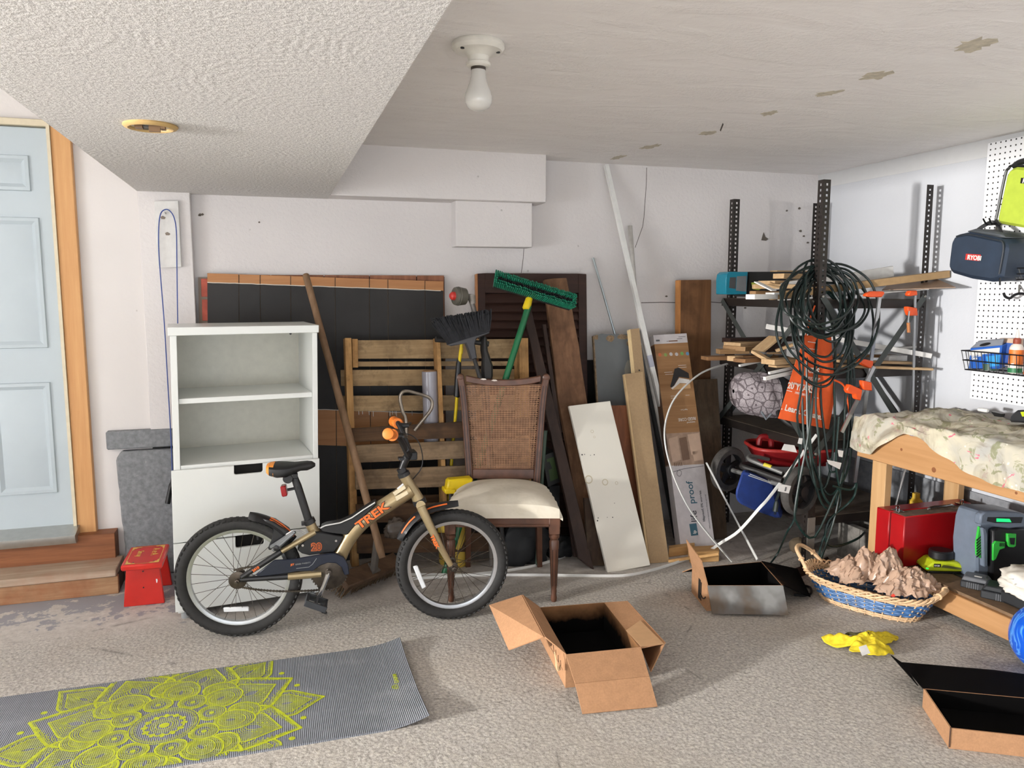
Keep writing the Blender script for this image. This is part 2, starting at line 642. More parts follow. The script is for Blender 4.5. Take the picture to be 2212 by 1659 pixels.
# ---------------------------------------------------------------- house door
m_door = plain('pale_blue_grey_door_paint', (180, 191, 197), .42, var=.02, sc=3)
m_pine = wood('varnished_pine_casing', (216, 168, 114), (196, 142, 90), 'z', .6, .5)
m_pineh = wood('orange_stained_board', (158, 102, 66), (112, 68, 42), 'x', .7, .55)
m_step = wood('worn_plywood_step', (184, 148, 112), (140, 98, 66), 'x', .6, .7, (150, 88, 56), .5, .2)
m_cream = plain('cream_jamb_paint', (214, 202, 176), .6)
m_alu = plain('dull_aluminium', (186, 186, 182), .35, .8)
DX0, DX1, DZ0, DZ1, DY = -1.66, -.945, .285, 2.15, 4.10
d = struct('door_1', MB().bx(DX0, DX1, DY, DY + .045, DZ0, DZ1), m_door, bevel=.002)
for col in (0, 1):
    sh = -col * .325
    for tl, br in (((-8, 338), (70, 412)), ((0, 472), (100, 750)), ((8, 826), (122, 1062))):
        x1 = BY(br[0], (tl[1] + br[1]) / 2, DY).x - .012 + sh
        x0 = x1 - .245
        z1, z0 = BY(br[0], tl[1], DY).z, BY(br[0], br[1], DY).z
        r = MB()
        ring = [(0, DY - .010), (.014, DY - .012), (.03, DY - .001), (.058, DY - .009)]
        vs = []
        for o, y in ring:
            vs += [V((x0 + o, y, z0 + o)), V((x1 - o, y, z0 + o)), V((x1 - o, y, z1 - o)), V((x0 + o, y, z1 - o))]
        fs = []
        for k in range(3):
            for j in range(4):
                fs.append((k * 4 + j, k * 4 + (j + 1) % 4, (k + 1) * 4 + (j + 1) % 4, (k + 1) * 4 + j))
        fs.append((12, 13, 14, 15))
        bk = len(vs)
        vs += [V((x0 - .004, DY + .002, z0 - .004)), V((x1 + .004, DY + .002, z0 - .004)), V((x1 + .004, DY + .002, z1 + .004)), V((x0 - .004, DY + .002, z1 + .004))]
        for j in range(4):
            fs.append((bk + j, bk + (j + 1) % 4, (j + 1) % 4, j))
        r.add(vs, fs)
        ob('door_panel', r, m_door, d)
cs = struct('trim_6', MB().bx(-.935, -.853, 4.085, 4.13, .235, 2.25), m_pine, bevel=.003)
ob('jamb_edge', MB().bx(-.949, -.935, 4.075, 4.13, .25, 2.2), m_cream, cs)
struct('trim_7', MB().bx(-1.7, -.935, 4.08, 4.13, 2.155, 2.185), m_cream, bevel=.002)
th = struct('trim_8', MB().prism([V((-1.7, y, z)) for y, z in ((4.13, .22), (4.13, .29), (4.08, .285), (3.985, .262), (3.985, .247), (4.0, .22))], (.775, 0, 0)), m_alu)
kb = struct('trim_9', MB().bx(-1.7, -.765, 4.03, 4.12, .11, .245), m_pineh, bevel=.002)
st = thing('wooden_step', 'worn wooden step with pale tread below the blue-grey house door', 'step', (-1.2, 3.95, 0))
yf, xr_ = 3.865, -.735
tz = BY(250, 1228, yf).z
ob('tread', MB().bx(-1.7, xr_, yf - .015, 4.06, tz - .035, tz), wood('bleached_step_tread', (196, 178, 158), (150, 128, 108), 'x', .6, .75, (160, 100, 70), .3), st, .004)
ob('riser', MB().bx(-1.7, xr_ + .004, yf, yf + .03, 0, tz - .036), m_step, st, .002)
ob('side_board', MB().bx(xr_ - .03, xr_, yf + .032, 4.05, 0, tz - .036), plain('dark_step_end', (82, 60, 46), .8), st)

# ---------------------------------------------------------------- ceiling fittings
m_porc = plain('porcelain_white', (226, 222, 212), .3)
m_yel = plain('yellowed_plastic', (196, 164, 108), .45)
m_blk = plain('black_plastic', (22, 22, 24), .4)
m_brown = plain('brown_socket', (120, 92, 64), .5)
c0 = FL(1033, 92, ZC)
t = thing('ceiling_lampholder', 'white porcelain lampholder with a bare bulb on the ceiling', 'lamp', c0)
ob('base', MB().lathe([(.074, 0), (.078, -.006), (.078, -.016), (.07, -.026), (.045, -.03), (.032, -.04), (.03, -.055), (.036, -.058), (.036, -.066), (.03, -.07), (.02, -.07)], c0, (0, 0, 1), 32), m_porc, t)
for q_ in (V((-.055, -.03, 0)), V((.055, -.02, 0))):
    ob('screw', MB().lathe([(.006, -.024), (.006, -.030)], c0 + q_, n=8), m_blk, t)
t2 = NT('frosted_bulb_glass')
t2.col((236, 234, 228)).set(.12, 0, .6)
t2.b.inputs['Transmission Weight'].default_value = .35
ob('bulb_collar', MB().lathe([(.022, -.066), (.022, -.078)], c0, n=20), plain('dark_collar', (60, 52, 44), .5), t)
ob('bulb', MB().lathe([(.021, -.077), (.0215, -.09), (.024, -.105), (.031, -.125), (.038, -.142), (.041, -.157), (.039, -.172), (.032, -.184), (.02, -.191), (.008, -.1935), (.001, -.194)], c0, n=32), t2.m, t)
c1 = FL(325, 270, ZS)
t = thing('bare_ceiling_light_base', 'yellowed round ceiling light base without cover on the textured soffit', 'lamp', c1)
ob('ring', MB().lathe([(.072, .0), (.074, -.004), (.069, -.009), (.060, -.011), (.055, -.008), (.053, -.002)], c1, n=40, cap=False), m_yel, t)
ob('pan', MB().lathe([(.054, -.003), (.001, -.0035)], c1, n=32), plain('metal_pan', (196, 190, 176), .4, .3), t)
ob('opening', MB().lathe([(.032, -.005), (.001, -.0052)], c1 + V((-.008, .02, 0)), n=20), m_blk, t)
ob('bracket', MB().box(c1 + V((.012, -.012, -.012)), (.03, .012, .018)).box(c1 + V((-.03, -.005, -.008)), (.02, .03, .008)).box(c1 + V((.034, -.005, -.008)), (.012, .03, .008)), m_brown, t)
# board with the hanging jump rope on the pier
q = MB()
yb = 4.075
q.prism([BY(x, y, yb) for x, y in ((333, 434), (385, 433), (392, 577), (340, 579))], (0, .02, 0))
t = thing('nail_board', 'white painted board with a nail fixed to the pier beside the door', 'board', BY(365, 579, yb))
ob('board', q, plain('white_board_paint', (224, 222, 218), .6), t, .002)
n0 = BY(358, 462, yb)
ob('nail', MB().tube([n0 + V((0, .01, 0)), n0 + V((.0, -.03, .006))], .003, 6), m_alu, t)
for x, y in ((352, 470), (362, 505)):
    ob('paint_scar', MB().prism([BY(x + 6 * math.cos(a), y + 4 * math.sin(a), yb - .0015) for a in (0, 1, 2.2, 3.5, 4.6)], (0, .002, 0)), plain('scar', (140, 128, 116), .9), t)
t = thing('jump_rope', 'thin blue cord with a black handle hanging from the nail board', 'jump rope', BY(362, 1090, 4.03))
pts = [BY(x, y, 4.058) for x, y in ((384, 700), (383, 640), (382, 560), (381, 500), (376, 470), (366, 455), (356, 453), (347, 462), (343, 490), (343, 540), (347, 600), (355, 700), (362, 820), (369, 940), (372, 1020), (371, 1035))]
ob('cord', MB().tube(smoothpath(pts, 5), .0028, 6), plain('blue_cord', (52, 78, 150), .5), t)
a, b = BY(373, 1030, 4.05), BY(362, 1088, 4.03)
ob('grip', MB().tube([a, a.lerp(b, .2), a.lerp(b, .3), a.lerp(b, .95), b], [.006, .007, .011, .0125, .011], 10), m_blk, t)
# ================================================================ WHITE CABINET
m_white = plain('white_laminate', (226, 228, 224), .28, var=.015, sc=2)
CO = FL(385, 1341)
CB = FL(690, 1293)
cux = (CB - CO).normalized()
cuy = V((-cux.y, cux.x, 0))
cuz = V((.022, -.004, 1)).normalized()
CW = (CB - CO).length


def C_(u, v, z):
    return CO + cux * u + cuy * v + cuz * z


def cab(x, y):
    p = PL(x, y, CO, cuy) - CO
    z = p.z / cuz.z
    return (p - cuz * z).dot(cux), z


def cbox(mb, u0, u1, v0, v1, z0, z1):
    return mb.add([C_(u, v, z) for u in (u0, u1) for v in (v0, v1) for z in (z0, z1)], [(0, 1, 3, 2), (4, 6, 7, 5), (0, 4, 5, 1), (2, 3, 7, 6), (0, 2, 6, 4), (1, 5, 7, 3)])


t = thing('storage_cabinet', 'white open-top cabinet with two drawers, standing behind the bicycle', 'cabinet', CO)
ZT, CD = cab(380, 707)[1], .42
zd1, zd2 = cab(385, 1014)[1], cab(385, 1171)[1]
zs = cab(400, 862)[1]
fz = .03
ob('top_panel', cbox(MB(), -.008, CW + .006, -.004, CD, ZT - .034, ZT), m_white, t, .002)
for nm, u0, u1 in (('side_panel', 0, .026), ('side_panel', CW - .022, CW)):
    ob(nm, cbox(MB(), u0, u1, .004, CD, fz, ZT - .034), m_white, t, .0015)
ob('back_panel', cbox(MB(), .026, CW - .022, CD - .012, CD - .004, fz, ZT - .035), plain('white_back_board', (214, 212, 200), .5, var=.02), t)
ob('shelf', cbox(MB(), .027, CW - .023, .018, CD - .014, zs - .022, zs), m_white, t, .001)
ob('shelf', cbox(MB(), .027, CW - .023, .006, CD - .014, zd1 - .004, zd1 + .014), m_white, t, .001)
ob('plinth', cbox(MB(), .027, CW - .023, .03, .05, fz, .075), m_white, t)
for u in (.03, CW - .03):
    for v in (.03, CD - .04):
        ob('foot', MB().lathe([(.018, 0), (.018, fz)], CO + cux * u + cuy * v, (0, 0, 1), 14), plain('grey_foot', (150, 152, 152), .5), t)
m_edge = plain('cut_edge', (206, 206, 200), .5)
for k, (z0, z1, hx) in enumerate(((zd2 + .002, zd1 - .001, (505, 567, 1012, 1031)), (.045, zd2 - .003, (505, 567, 1161, 1186)))):
    ua, ub = cab(hx[0], 1020)[0], cab(hx[1], 1020)[0]
    hz = z1 - (.040 if k == 0 else .05)
    r = .008
    pts = [(-.010, z0), (CW + .002, z0), (CW + .002, z1), (ub, z1), (ub, hz + r), (ub - r * .3, hz + r * .3), (ub - r, hz), (ua + r, hz), (ua + r * .3, hz + r * .3), (ua, hz + r), (ua, z1), (-.010, z1)]
    fr = ob('drawer_front', MB().prism([C_(u, -.016, z) for u, z in pts], cuy * .016), m_white, t, .0015)
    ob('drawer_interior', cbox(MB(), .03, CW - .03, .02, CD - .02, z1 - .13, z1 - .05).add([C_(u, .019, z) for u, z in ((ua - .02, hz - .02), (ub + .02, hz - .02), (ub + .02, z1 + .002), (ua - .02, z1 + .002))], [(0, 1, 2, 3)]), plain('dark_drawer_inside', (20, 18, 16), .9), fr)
for px, mm in ((418, m_white), (655, m_blk)):
    u, z = cab(px, 728)
    p = C_(u, CD - .02, z - .004)
    ob('screw_cap', MB().lathe([(.006, 0), (.005, .004)], p + cuy * .006, -cuy, 12), mm, t)

# ================================================================ RED STEP STOOL
m_red = plain('glossy_red_paint', (196, 42, 34), .22, var=.05, sc=8)
m_gold = plain('gold_stencil_paint', (222, 176, 84), .45)
a0, a1 = FL(267, 1312), FL(356, 1303)
ex = (a1 - a0).normalized()
ey = V((-ex.y, ex.x, 0))
ztop = .232
T = [FL(260, 1223, ztop), FL(350, 1216, ztop), FL(366, 1174, ztop), FL(281, 1182, ztop)]
t = thing('step_stool', 'small red step stool with gold stencilled lettering beside the wooden step', 'stool', (a0 + a1) / 2 + ey * .13)
ob('seat', MB().prism(T, (0, 0, -.026)), m_red, t, .006)
lt = [FL(272, 1240, ztop - .03), FL(340, 1232, ztop - .03)]


def st_leg(dy):
    q = MB()
    b0, b1 = a0 + ey * dy, a1 + ey * dy
    m = (b0 + b1) / 2 + (T[0] + T[1] - a0 - a1) / 2 * (0 if dy else 0)
    w2 = .066
    lean = ey * (.015 if dy == 0 else -.015)
    up = V((0, 0, ztop - .026))
    q.prism([b0, b1, m + ex * w2 + lean + up, m - ex * w2 + lean + up], ey * .018)
    return q


ob('leg', st_leg(0), m_red, t, .003)
ob('leg', st_leg(.225), m_red, t, .003)


def top(u, v):
    return T[0].lerp(T[1], u).lerp(T[3].lerp(T[2], u), v) + V((0, 0, .0006))


g = MB()
for pth in ([(.1, .06), (.1, .94)], [(.9, .06), (.9, .94)], [(.1, .06), (.9, .06)], [(.1, .94), (.9, .94)]):
    g.ribbon([top(*p) for p in pth], .0026, (0, 0, 1))
for cu, cv, du, dv in ((.1, .06, 1, 1), (.9, .06, -1, 1), (.9, .94, -1, -1), (.1, .94, 1, -1)):
    g.add([top(cu + du * u, cv + dv * v) for u, v in ((0, 0), (.24, 0), (.2, .04), (.13, .035), (.1, .07), (.05, .08), (.04, .14), (0, .17))], [tuple(range(8))])
ob('border', g, m_gold, t)
st_y = (top(.2, .5) - top(.8, .5))
st_x = top(.5, 0) - top(.5, 1)
for i, (tx, u, v, sz) in enumerate((('A e·A', .64, .80, .042), ('Sm ay', .28, .72, .034))):
    words('lettering', tx, sz, top(u, v), (T[1] - T[2]), (T[1] - T[0]), m_gold, t, .0003, .0006)
for u, v in ((.28, .12), (.78, .12), (.28, .88), (.78, .88)):
    p = top(u, v)
    ob('screw_hole', MB().lathe([(.004, 0), (.003, .0008)], p, n=8), m_blk, t)
for x, y in ((309, 1234), (310, 1269)):
    p = PL(x, y, a0, (ey + V((0, 0, -.065))).normalized()) - ey * .002
    ob('screw_hole', MB().lathe([(.0032, 0), (.0028, .004)], p, ey, 8), m_blk, t)
p = PL(339, 1254, a0, (ey + V((0, 0, -.065))).normalized()) - ey * .0015
ob('paint_chip', MB().prism([p + ex * x + V((0, 0, z)) for x, z in ((-.004, .008), (.002, .008), (.003, 0), (.001, -.01), (-.003, -.01))], ey * .001), plain('white_paint_chip', (240, 238, 236), .6), t)

# ================================================================ YOGA MAT
tm = NT('ribbed_grey_mat_foam')
co = tm.co()
wv = tm.new('ShaderNodeTexWave', {'Vector': co, 'Scale': 52.0}, wave_type='BANDS', bands_direction='X').outputs['Fac']
smn = tm.noise(tm.co((1, 2, 1)), 3.5, 4, .6)
cc = tm.ramp(wv, [(.1, (92, 96, 103)), (.75, (136, 139, 146))])
cc = tm.mix(tm.ramp(smn, [(.5, (0, 0, 0, 1)), (.75, (.28,) * 3 + (1,))]), cc, (176, 176, 182))
tm.col(cc).set(.5, 0, .4)
tm.bump(wv, .5, .004)
m_lime = plain('lime_print', (182, 192, 34), .5, var=.1, sc=50)
MX0, MX1, MY0, MY1 = -1.28, .447, 2.345, 2.945


def mat_z(x, y):
    k = max(0, (x - (MX1 - .16)) / .16)
    corner = .35 + .65 * max(0, 1 - (y - MY0) / .2) + .5 * max(0, (y - (MY1 - .15)) / .15)
    return .006 + .030 * k * k * corner


t = thing('yoga_mat', 'ribbed grey yoga mat with a lime green mandala lying on the floor', 'mat', ((MX0 + MX1) / 2, (MY0 + MY1) / 2, 0))


def matfn(u, v):
    x = MX0 + (MX1 - MX0) * u
    y = MY0 + (MY1 - MY0) * v
    return V((x, y, mat_z(x, y)))


ob('mat', MB().sheet(matfn, 110, 12, .006), tm.m, t)
g = MB()
MC = FL(355, 1567, .006)


def pol(r, a):
    a = rad(a)
    return V((MC.x + r * math.cos(a), MC.y + r * math.sin(a), .0066))


NL = [0]


def line(pts, wd):
    run = []
    for p in pts + [None]:
        if p is not None and MY0 + .004 < p.y < MY1 - .004 and MX0 + .01 < p.x < MX1:
            run.append(p)
        else:
            if len(run) > 1:
                NL[0] = (NL[0] + 1) % 400
                g.ribbon([p_ + V((0, 0, NL[0] * 2e-6)) for p_ in run], wd, (0, 0, 1))
            run = []


def ring(r, wd, amp=0, n=8, ph=0):
    line([pol(r + amp * abs(math.sin(rad(n * (a - ph) / 2))), a) for a in range(0, 362, 2)], wd)


def disc(p, r):
    if MY0 + r < p.y < MY1 - r and p.x > MX0 + r:
        g.add([p] + [p + V((r * math.cos(2 * PI * i / 10), r * math.sin(2 * PI * i / 10), 0)) for i in range(10)], [(0, i + 1, (i + 1) % 10 + 1) for i in range(10)])


def oval(q):
    return math.sin(PI * q) ** .5


def ogee(q):
    return (math.sin(PI * q ** .8) ** .6 if q < .55 else math.sin(PI * .55 ** .8) ** .6 * (1 - (q - .55) / .45) ** 1.15) + .10 * (1 - q)


LAYERS = [(14.3, .104, .192, .046, oval), (36.8, .150, .285, .062, oval), (3.3, .190, .300, .060, oval), (25.8, .190, .452, .128, ogee), (3.3, .300, .512, .082, ogee)]


def hidden(r, a, k):
    if r < .107:
        return True
    for a0, r0, r1, hw, fn_p in LAYERS[:k]:
        if r0 < r < r1:
            d = ((a - a0 + 22.5) % 45) - 22.5
            if abs(rad(d)) * r < hw * fn_p((r - r0) / (r1 - r0)):
                return True
    return False


def pline(pts, wd, k):
    run = []
    for r, a in pts + [(0, 0)]:
        if r > 0 and not hidden(r, a, k):
            run.append(pol(r, a))
        else:
            if len(run) > 1:
                line(run, wd)
            run = []


def petal(k, a0, s_, wd):
    'outline of a petal of layer k about the angle a0, shrunk by s_'
    _, r0, r1, hw, fn_p = LAYERS[k]
    c_ = r0 + (r1 - r0) * (.34 * (1 - s_))
    e_ = c_ + (r1 - c_) * (.25 + .75 * s_) if s_ < 1 else r1
    for sg in (-1, 1):
        pts = []
        for i in range(37):
            q = i / 36
            r = c_ + (e_ - c_) * q
            pts.append((r, a0 + sg * math.degrees(hw * s_ * max(0, fn_p(q)) / r)))
        pline(pts, wd, k)


disc(MC + V((0, 0, .0006)), .016)
for r, wd in ((.026, .003), (.034, .002), (.041, .002), (.093, .0022), (.098, .0022), (.106, .004)):
    ring(r, wd)
ring(.050, .006, .012, 12)
for k in range(12):
    disc(pol(.064, 30 * k), .007)
for i in range(48):
    disc(pol(.086, 7.5 * i), .0022)
for k in range(8):
    o_ = 45 * k
    for s_, wd in ((1, .0055), (.88, .0024), (.78, .0024), (.68, .002), (.58, .002)):
        petal(0, 14.3 + o_, s_, wd)
    e_ = pol(.146, 14.3 + o_)
    disc(e_, .009)
    line([e_ + V((.017 * math.cos(q), .014 * math.sin(q), 0)) for q in [i * .4 for i in range(17)]], .0024)
    for s_, wd in ((1, .006), (.92, .0024), (.84, .0024), (.76, .0024), (.66, .004), (.58, .0022), (.50, .0022), (.42, .0022), (.34, .0022), (.24, .003), (.14, .002)):
        petal(1, 36.8 + o_, s_, wd)
        petal(2, 3.3 + o_, s_, wd)
    for s_, wd in ((1, .0085), (.95, .0022), (.91, .0018), (.62, .006), (.56, .0022), (.50, .0022), (.44, .0022), (.38, .0022), (.32, .0022), (.26, .0022), (.20, .0022), (.12, .003)):
        petal(3, 25.8 + o_, s_, wd)
    for s_, wd in ((1, .0065), (.94, .0022), (.88, .002), (.70, .004), (.63, .0022), (.56, .0022), (.49, .0022), (.42, .0022), (.35, .0022), (.28, .0022), (.20, .0022), (.12, .003)):
        petal(4, 3.3 + o_, s_, wd)
    # curls and seeds filling the large petals
    for j in range(9):
        r = .24 + j * .021
        for sg in (-1, 1):
            w_ = .128 * ogee((r - .19) / .262) * .80
            b_ = math.degrees(w_ / r)
            pline([(r - .010, 25.8 + o_ + sg * b_ * 1.08), (r + .004, 25.8 + o_ + sg * b_ * .9), (r + .010, 25.8 + o_ + sg * b_ * .72), (r + .006, 25.8 + o_ + sg * b_ * .6)], .0022, 3)
            pline([(r - .002, 25.8 + o_ + sg * b_ * 1.08), (r + .010, 25.8 + o_ + sg * b_ * .95), (r + .016, 25.8 + o_ + sg * b_ * .8)], .0018, 3)
            if not hidden(r, 25.8 + o_ + sg * b_ * .78, 3):
                disc(pol(r, 25.8 + o_ + sg * b_ * .84), .0032)
    for j in range(8):
        r = .40 + j * .012
        w_ = .082 * ogee((r - .30) / .212) * .8
        b_ = math.degrees(w_ / r)
        for sg in (-1, 1):
            pline([(r, 3.3 + o_ + sg * b_), (r + .006, 3.3 + o_ + sg * b_ * .8), (r + .002, 3.3 + o_ + sg * b_ * .6)], .002, 4)
    for da in (-7.7, 7.7):
        p = pol(.443, 25.8 + o_ + da)
        disc(p, .0105)
    for da in (-1.6, 1.6):
        for r in (.30, .315, .33):
            if not hidden(r, 36.8 - 11 + o_ + da * 3, 3):
                disc(pol(r, 25.8 + o_ + da * 3), .0035)
ob('printed_mandala', g, m_lime, t)
ob('printed_logo', MB().torus((.378, 2.60, mat_z(.378, 2.6) + .0004), (0, 0, 1), .014, .0016, 20, 4, .3).torus((.378, 2.60, mat_z(.378, 2.6) + .0004), (0, 0, 1), .007, .0016, 14, 4, .3), m_lime, t)
words('printed_name', 'GAIAM', .022, (.392, 2.622, mat_z(.39, 2.65) + .0015), (0, 1, .0), (-1, 0, -.08), m_lime, t, .0006, .0002)

# ================================================================ BICYCLE
BA, BB = V((-.159, 3.223, 0)), V((.725, 3.123, 0))
bu = (BB - BA).normalized()
bn = V((bu.y, -bu.x, 0))           # towards the camera


def bw(s, z, o=0.0):
    return BA + bu * s + bn * o + V((0, 0, z))


def bq(x, y, o=0.0):
    return PL(x, y, BA + bn * o, bn)


m_tire = plain('tyre_rubber', (34, 33, 32), .75, var=.15, sc=60, bump=.2)
m_rim = plain('silver_rim', (176, 177, 178), .3, .75)
m_bgold = plain('metallic_gold_frame', (160, 142, 108), .33, .55, var=.03)
m_bblk = plain('satin_black', (26, 26, 28), .38)
m_navy = plain('navy_guard_plastic', (20, 26, 42), .4)
m_or = plain('orange_rubber', (232, 126, 44), .5)
m_orp = plain('orange_decal', (226, 108, 40), .5)
m_steel = plain('oily_dark_steel', (82, 74, 66), .4, .8, var=.2)
m_chr = plain('chrome', (190, 190, 192), .18, 1)
m_bige = plain('cream_sticker', (214, 200, 168), .5)
m_refl = plain('clear_reflector', (214, 216, 218), .2)
bike = thing('bicycle', 'black and gold child bicycle with orange grips and mudguards, on its kickstand', 'bicycle', (BA + BB) / 2)


def wheel(cs, cz, RO, ph):
    c = bw(cs, cz)
    rt = .027
    ty = MB().torus(c, bn, RO - rt, rt, 72, 12, 1.0)
    tyre = ob('tyre', ty, m_tire, bike)
    tr = MB()
    for i in range(64):
        a = 2 * PI * i / 64
        d = bu * math.cos(a) + V((0, 0, math.sin(a)))
        tg = -bu * math.sin(a) + V((0, 0, math.cos(a)))
        for sg in (-1, 1):
            p = c + d * (RO - .010) + bn * sg * .0185
            M = Matrix((tg, d, bn)).transposed()
            tr.box(p, (.012, .010, .011), M @ Matrix.Rotation(sg * .55, 3, 'X'))
    o = ob('tread_knobs', tr, m_tire, tyre)
    o['kind'] = 'stuff'
    ri = RO - .052
    ob('rim', MB().lathe([(ri - .012, -.010), (ri, -.014), (ri + .004, -.014), (ri + .002, 0), (ri + .004, .014), (ri, .014), (ri - .012, .010), (ri - .012, -.010)], c, bn, 72, cap=False), m_rim, bike)
    ob('hub', MB().lathe([(.004, -.06), (.006, -.055), (.006, -.04), (.020, -.034), (.020, -.030), (.013, -.028), (.013, .028), (.020, .030), (.020, .034), (.006, .04), (.006, .055), (.004, .06)], c, bn, 20), m_steel, bike)
    sp = MB()
    for i in range(28):
        a = 2 * PI * i / 28 + ph
        sg = 1 if i % 2 else -1
        b = a + (.9 if (i // 2) % 2 else -.9)
        p0_ = c + (bu * math.cos(b) + V((0, 0, math.sin(b)))) * .019 + bn * sg * .031
        p1_ = c + (bu * math.cos(a) + V((0, 0, math.sin(a)))) * (ri - .010)
        sp.tube([p0_, p1_], .0012, 4)
    o = ob('spokes', sp, m_steel, bike)
    o['kind'] = 'stuff'
    return c


rc = wheel(-.004, .2515, .2515, .1)
fc = wheel(.871, .2435, .2435, .3)
# drive side
ob('rear_sprocket', MB().lathe([(.030, .038), (.036, .040), (.036, .043), (.030, .045), (.012, .045)], rc, bn, 22), m_steel, bike)
sp = MB()
for i in range(18):
    a = 2 * PI * i / 18
    sp.box(rc + (bu * math.cos(a) + V((0, 0, math.sin(a)))) * .037 + bn * .0415, (.005, .005, .004))
ck = bq(711, 1237, .05)
ob('chainring', MB().lathe([(.010, -.002), (.070, -.002), (.073, 0), (.070, .002), (.010, .002)], ck - bn * .006, bn, 36), m_steel, bike)
nb = MB()
for i in range(36):
    a = 2 * PI * i / 36
    nb.box(ck + (bu * math.cos(a) + V((0, 0, math.sin(a)))) * .0745 - bn * .006, (.005, .003, .006))
o = ob('chainring_teeth', nb, m_steel, bike)
o['kind'] = 'stuff'
chn = MB()
pth = [bq(x, y, .043) for x, y in ((511, 1266), (530, 1270), (560, 1274), (600, 1277), (640, 1277), (680, 1275), (706, 1271))]
pth = smoothpath(pth, 12)
for i in range(len(pth) - 1):
    d = (pth[i + 1] - pth[i]).normalized()
    M = Matrix((d, bn, d.cross(bn))).transposed()
    chn.box((pth[i] + pth[i + 1]) / 2, ((pth[i + 1] - pth[i]).length * .95, .007 if i % 2 else .004, .0075 if i % 2 else .0055), M)
up = smoothpath([bq(x, y, .043) for x, y in ((505, 1232), (520, 1228), (545, 1224), (570, 1219))], 8)
for i in range(len(up) - 1):
    d = (up[i + 1] - up[i]).normalized()
    M = Matrix((d, bn, d.cross(bn))).transposed()
    chn.box((up[i] + up[i + 1]) / 2, ((up[i + 1] - up[i]).length * .95, .007 if i % 2 else .004, .0075 if i % 2 else .0055), M)
o = ob('chain', chn, m_steel, bike)
o['kind'] = 'stuff'
cg = [(552, 1242), (575, 1224), (592, 1211), (640, 1208), (690, 1199), (722, 1195), (742, 1203), (752, 1220), (755, 1241), (744, 1243), (738, 1226), (726, 1217), (708, 1216), (692, 1222), (676, 1234), (640, 1235), (620, 1239), (560, 1246)]
gd = ob('chain_guard', MB().prism([bq(x, y, .058) for x, y in cg], -bn * .014), m_navy, bike, .003)
dr = (bq(664, 1207, .06) - bq(628, 1212, .06))
upv = V((0, 0, 1))
words('lettering', 'JET', .011, bq(628, 1222, .0585), dr, upv, m_orp, gd, .0006, .0003)
words('lettering', 'SERIES TWENTY', .0085, bq(638, 1221, .0585), dr, upv, m_rim, gd, .0006)
ob('guard_line', MB().ribbon([bq(x, y, .0592) for x, y in ((684, 1206), (675, 1219), (667, 1225), (640, 1228))], .0018, bn), m_rim, gd)
p1_, p2_ = bq(711, 1237, .068), bq(690, 1289, .072)
ob('crank_arm', MB().tube([p1_, p1_.lerp(p2_, .5), p2_], [.011, .009, .008], 10), m_chr, bike)
ob('crank_bolt', MB().lathe([(.012, 0), (.012, .008), (.006, .01)], p1_, bn, 12), m_steel, bike)
pc = bq(683, 1302, .115)
pd = MB()
M = Matrix.Rotation(rad(-24), 3, bn) @ Matrix((bu, bn, V((0, 0, 1)))).transposed()
for dx in (-.038, 0, .038):
    pd.box(pc + M @ V((dx, 0, 0)), (.012, .085, .024), M)
for dy in (-.038, .038):
    pd.box(pc + M @ V((0, dy, 0)), (.09, .010, .026), M)
ob('pedal', pd, plain('pedal_plastic', (44, 46, 50), .6), bike, .002)
p3_ = ck + (ck - p2_) * .9
p3_ = bw((p3_ - BA).dot(bu), p3_.z, -.07)
ob('crank_arm', MB().tube([bq(711, 1237, -.06), p3_], .009, 8), m_bblk, bike)
pd = MB()
for dx in (-.036, .036):
    pd.box(p3_ - bn * .045 + bu * dx, (.010, .085, .022), Matrix((bu, bn, V((0, 0, 1)))).transposed())
pd.box(p3_ - bn * .045, (.07, .02, .02), Matrix((bu, bn, V((0, 0, 1)))).transposed())
ob('pedal', pd, m_bblk, bike, .002)
# frame
mt = smoothpath([bq(x, y) for x, y in ((888, 1056), (845, 1084), (800, 1113), (768, 1143), (746, 1175), (728, 1215))], 6)
fr = ob('main_frame_tube', MB().tube(mt, [.0345 - .004 * i / len(mt) for i in range(len(mt))], 18), m_bgold, bike)
ob('head_tube', MB().tube([bq(872, 1024), bq(879, 1038), bq(897, 1066), bq(905, 1082)], [.024, .022, .023, .026], 18), m_bgold, bike)
ob('headset_cup', MB().tube([bq(866, 1011), bq(870, 1019), bq(871, 1021), bq(874, 1028)], [.020, .020, .026, .026], 16), m_bblk, bike)
ob('headset_cup', MB().tube([bq(904, 1078), bq(908, 1088)], .029, 16), m_bblk, bike)
ob('seat_tube', MB().tube([bq(668, 1126), bq(675, 1142), bq(683, 1152), bq(700, 1192), bq(708, 1225)], [.021, .021, .022, .02, .02], 14), m_bgold, bike)
ob('bottom_bracket', MB().lathe([(.026, -.04), (.026, .04)], bq(711, 1237), bn, 16), m_bgold, bike)
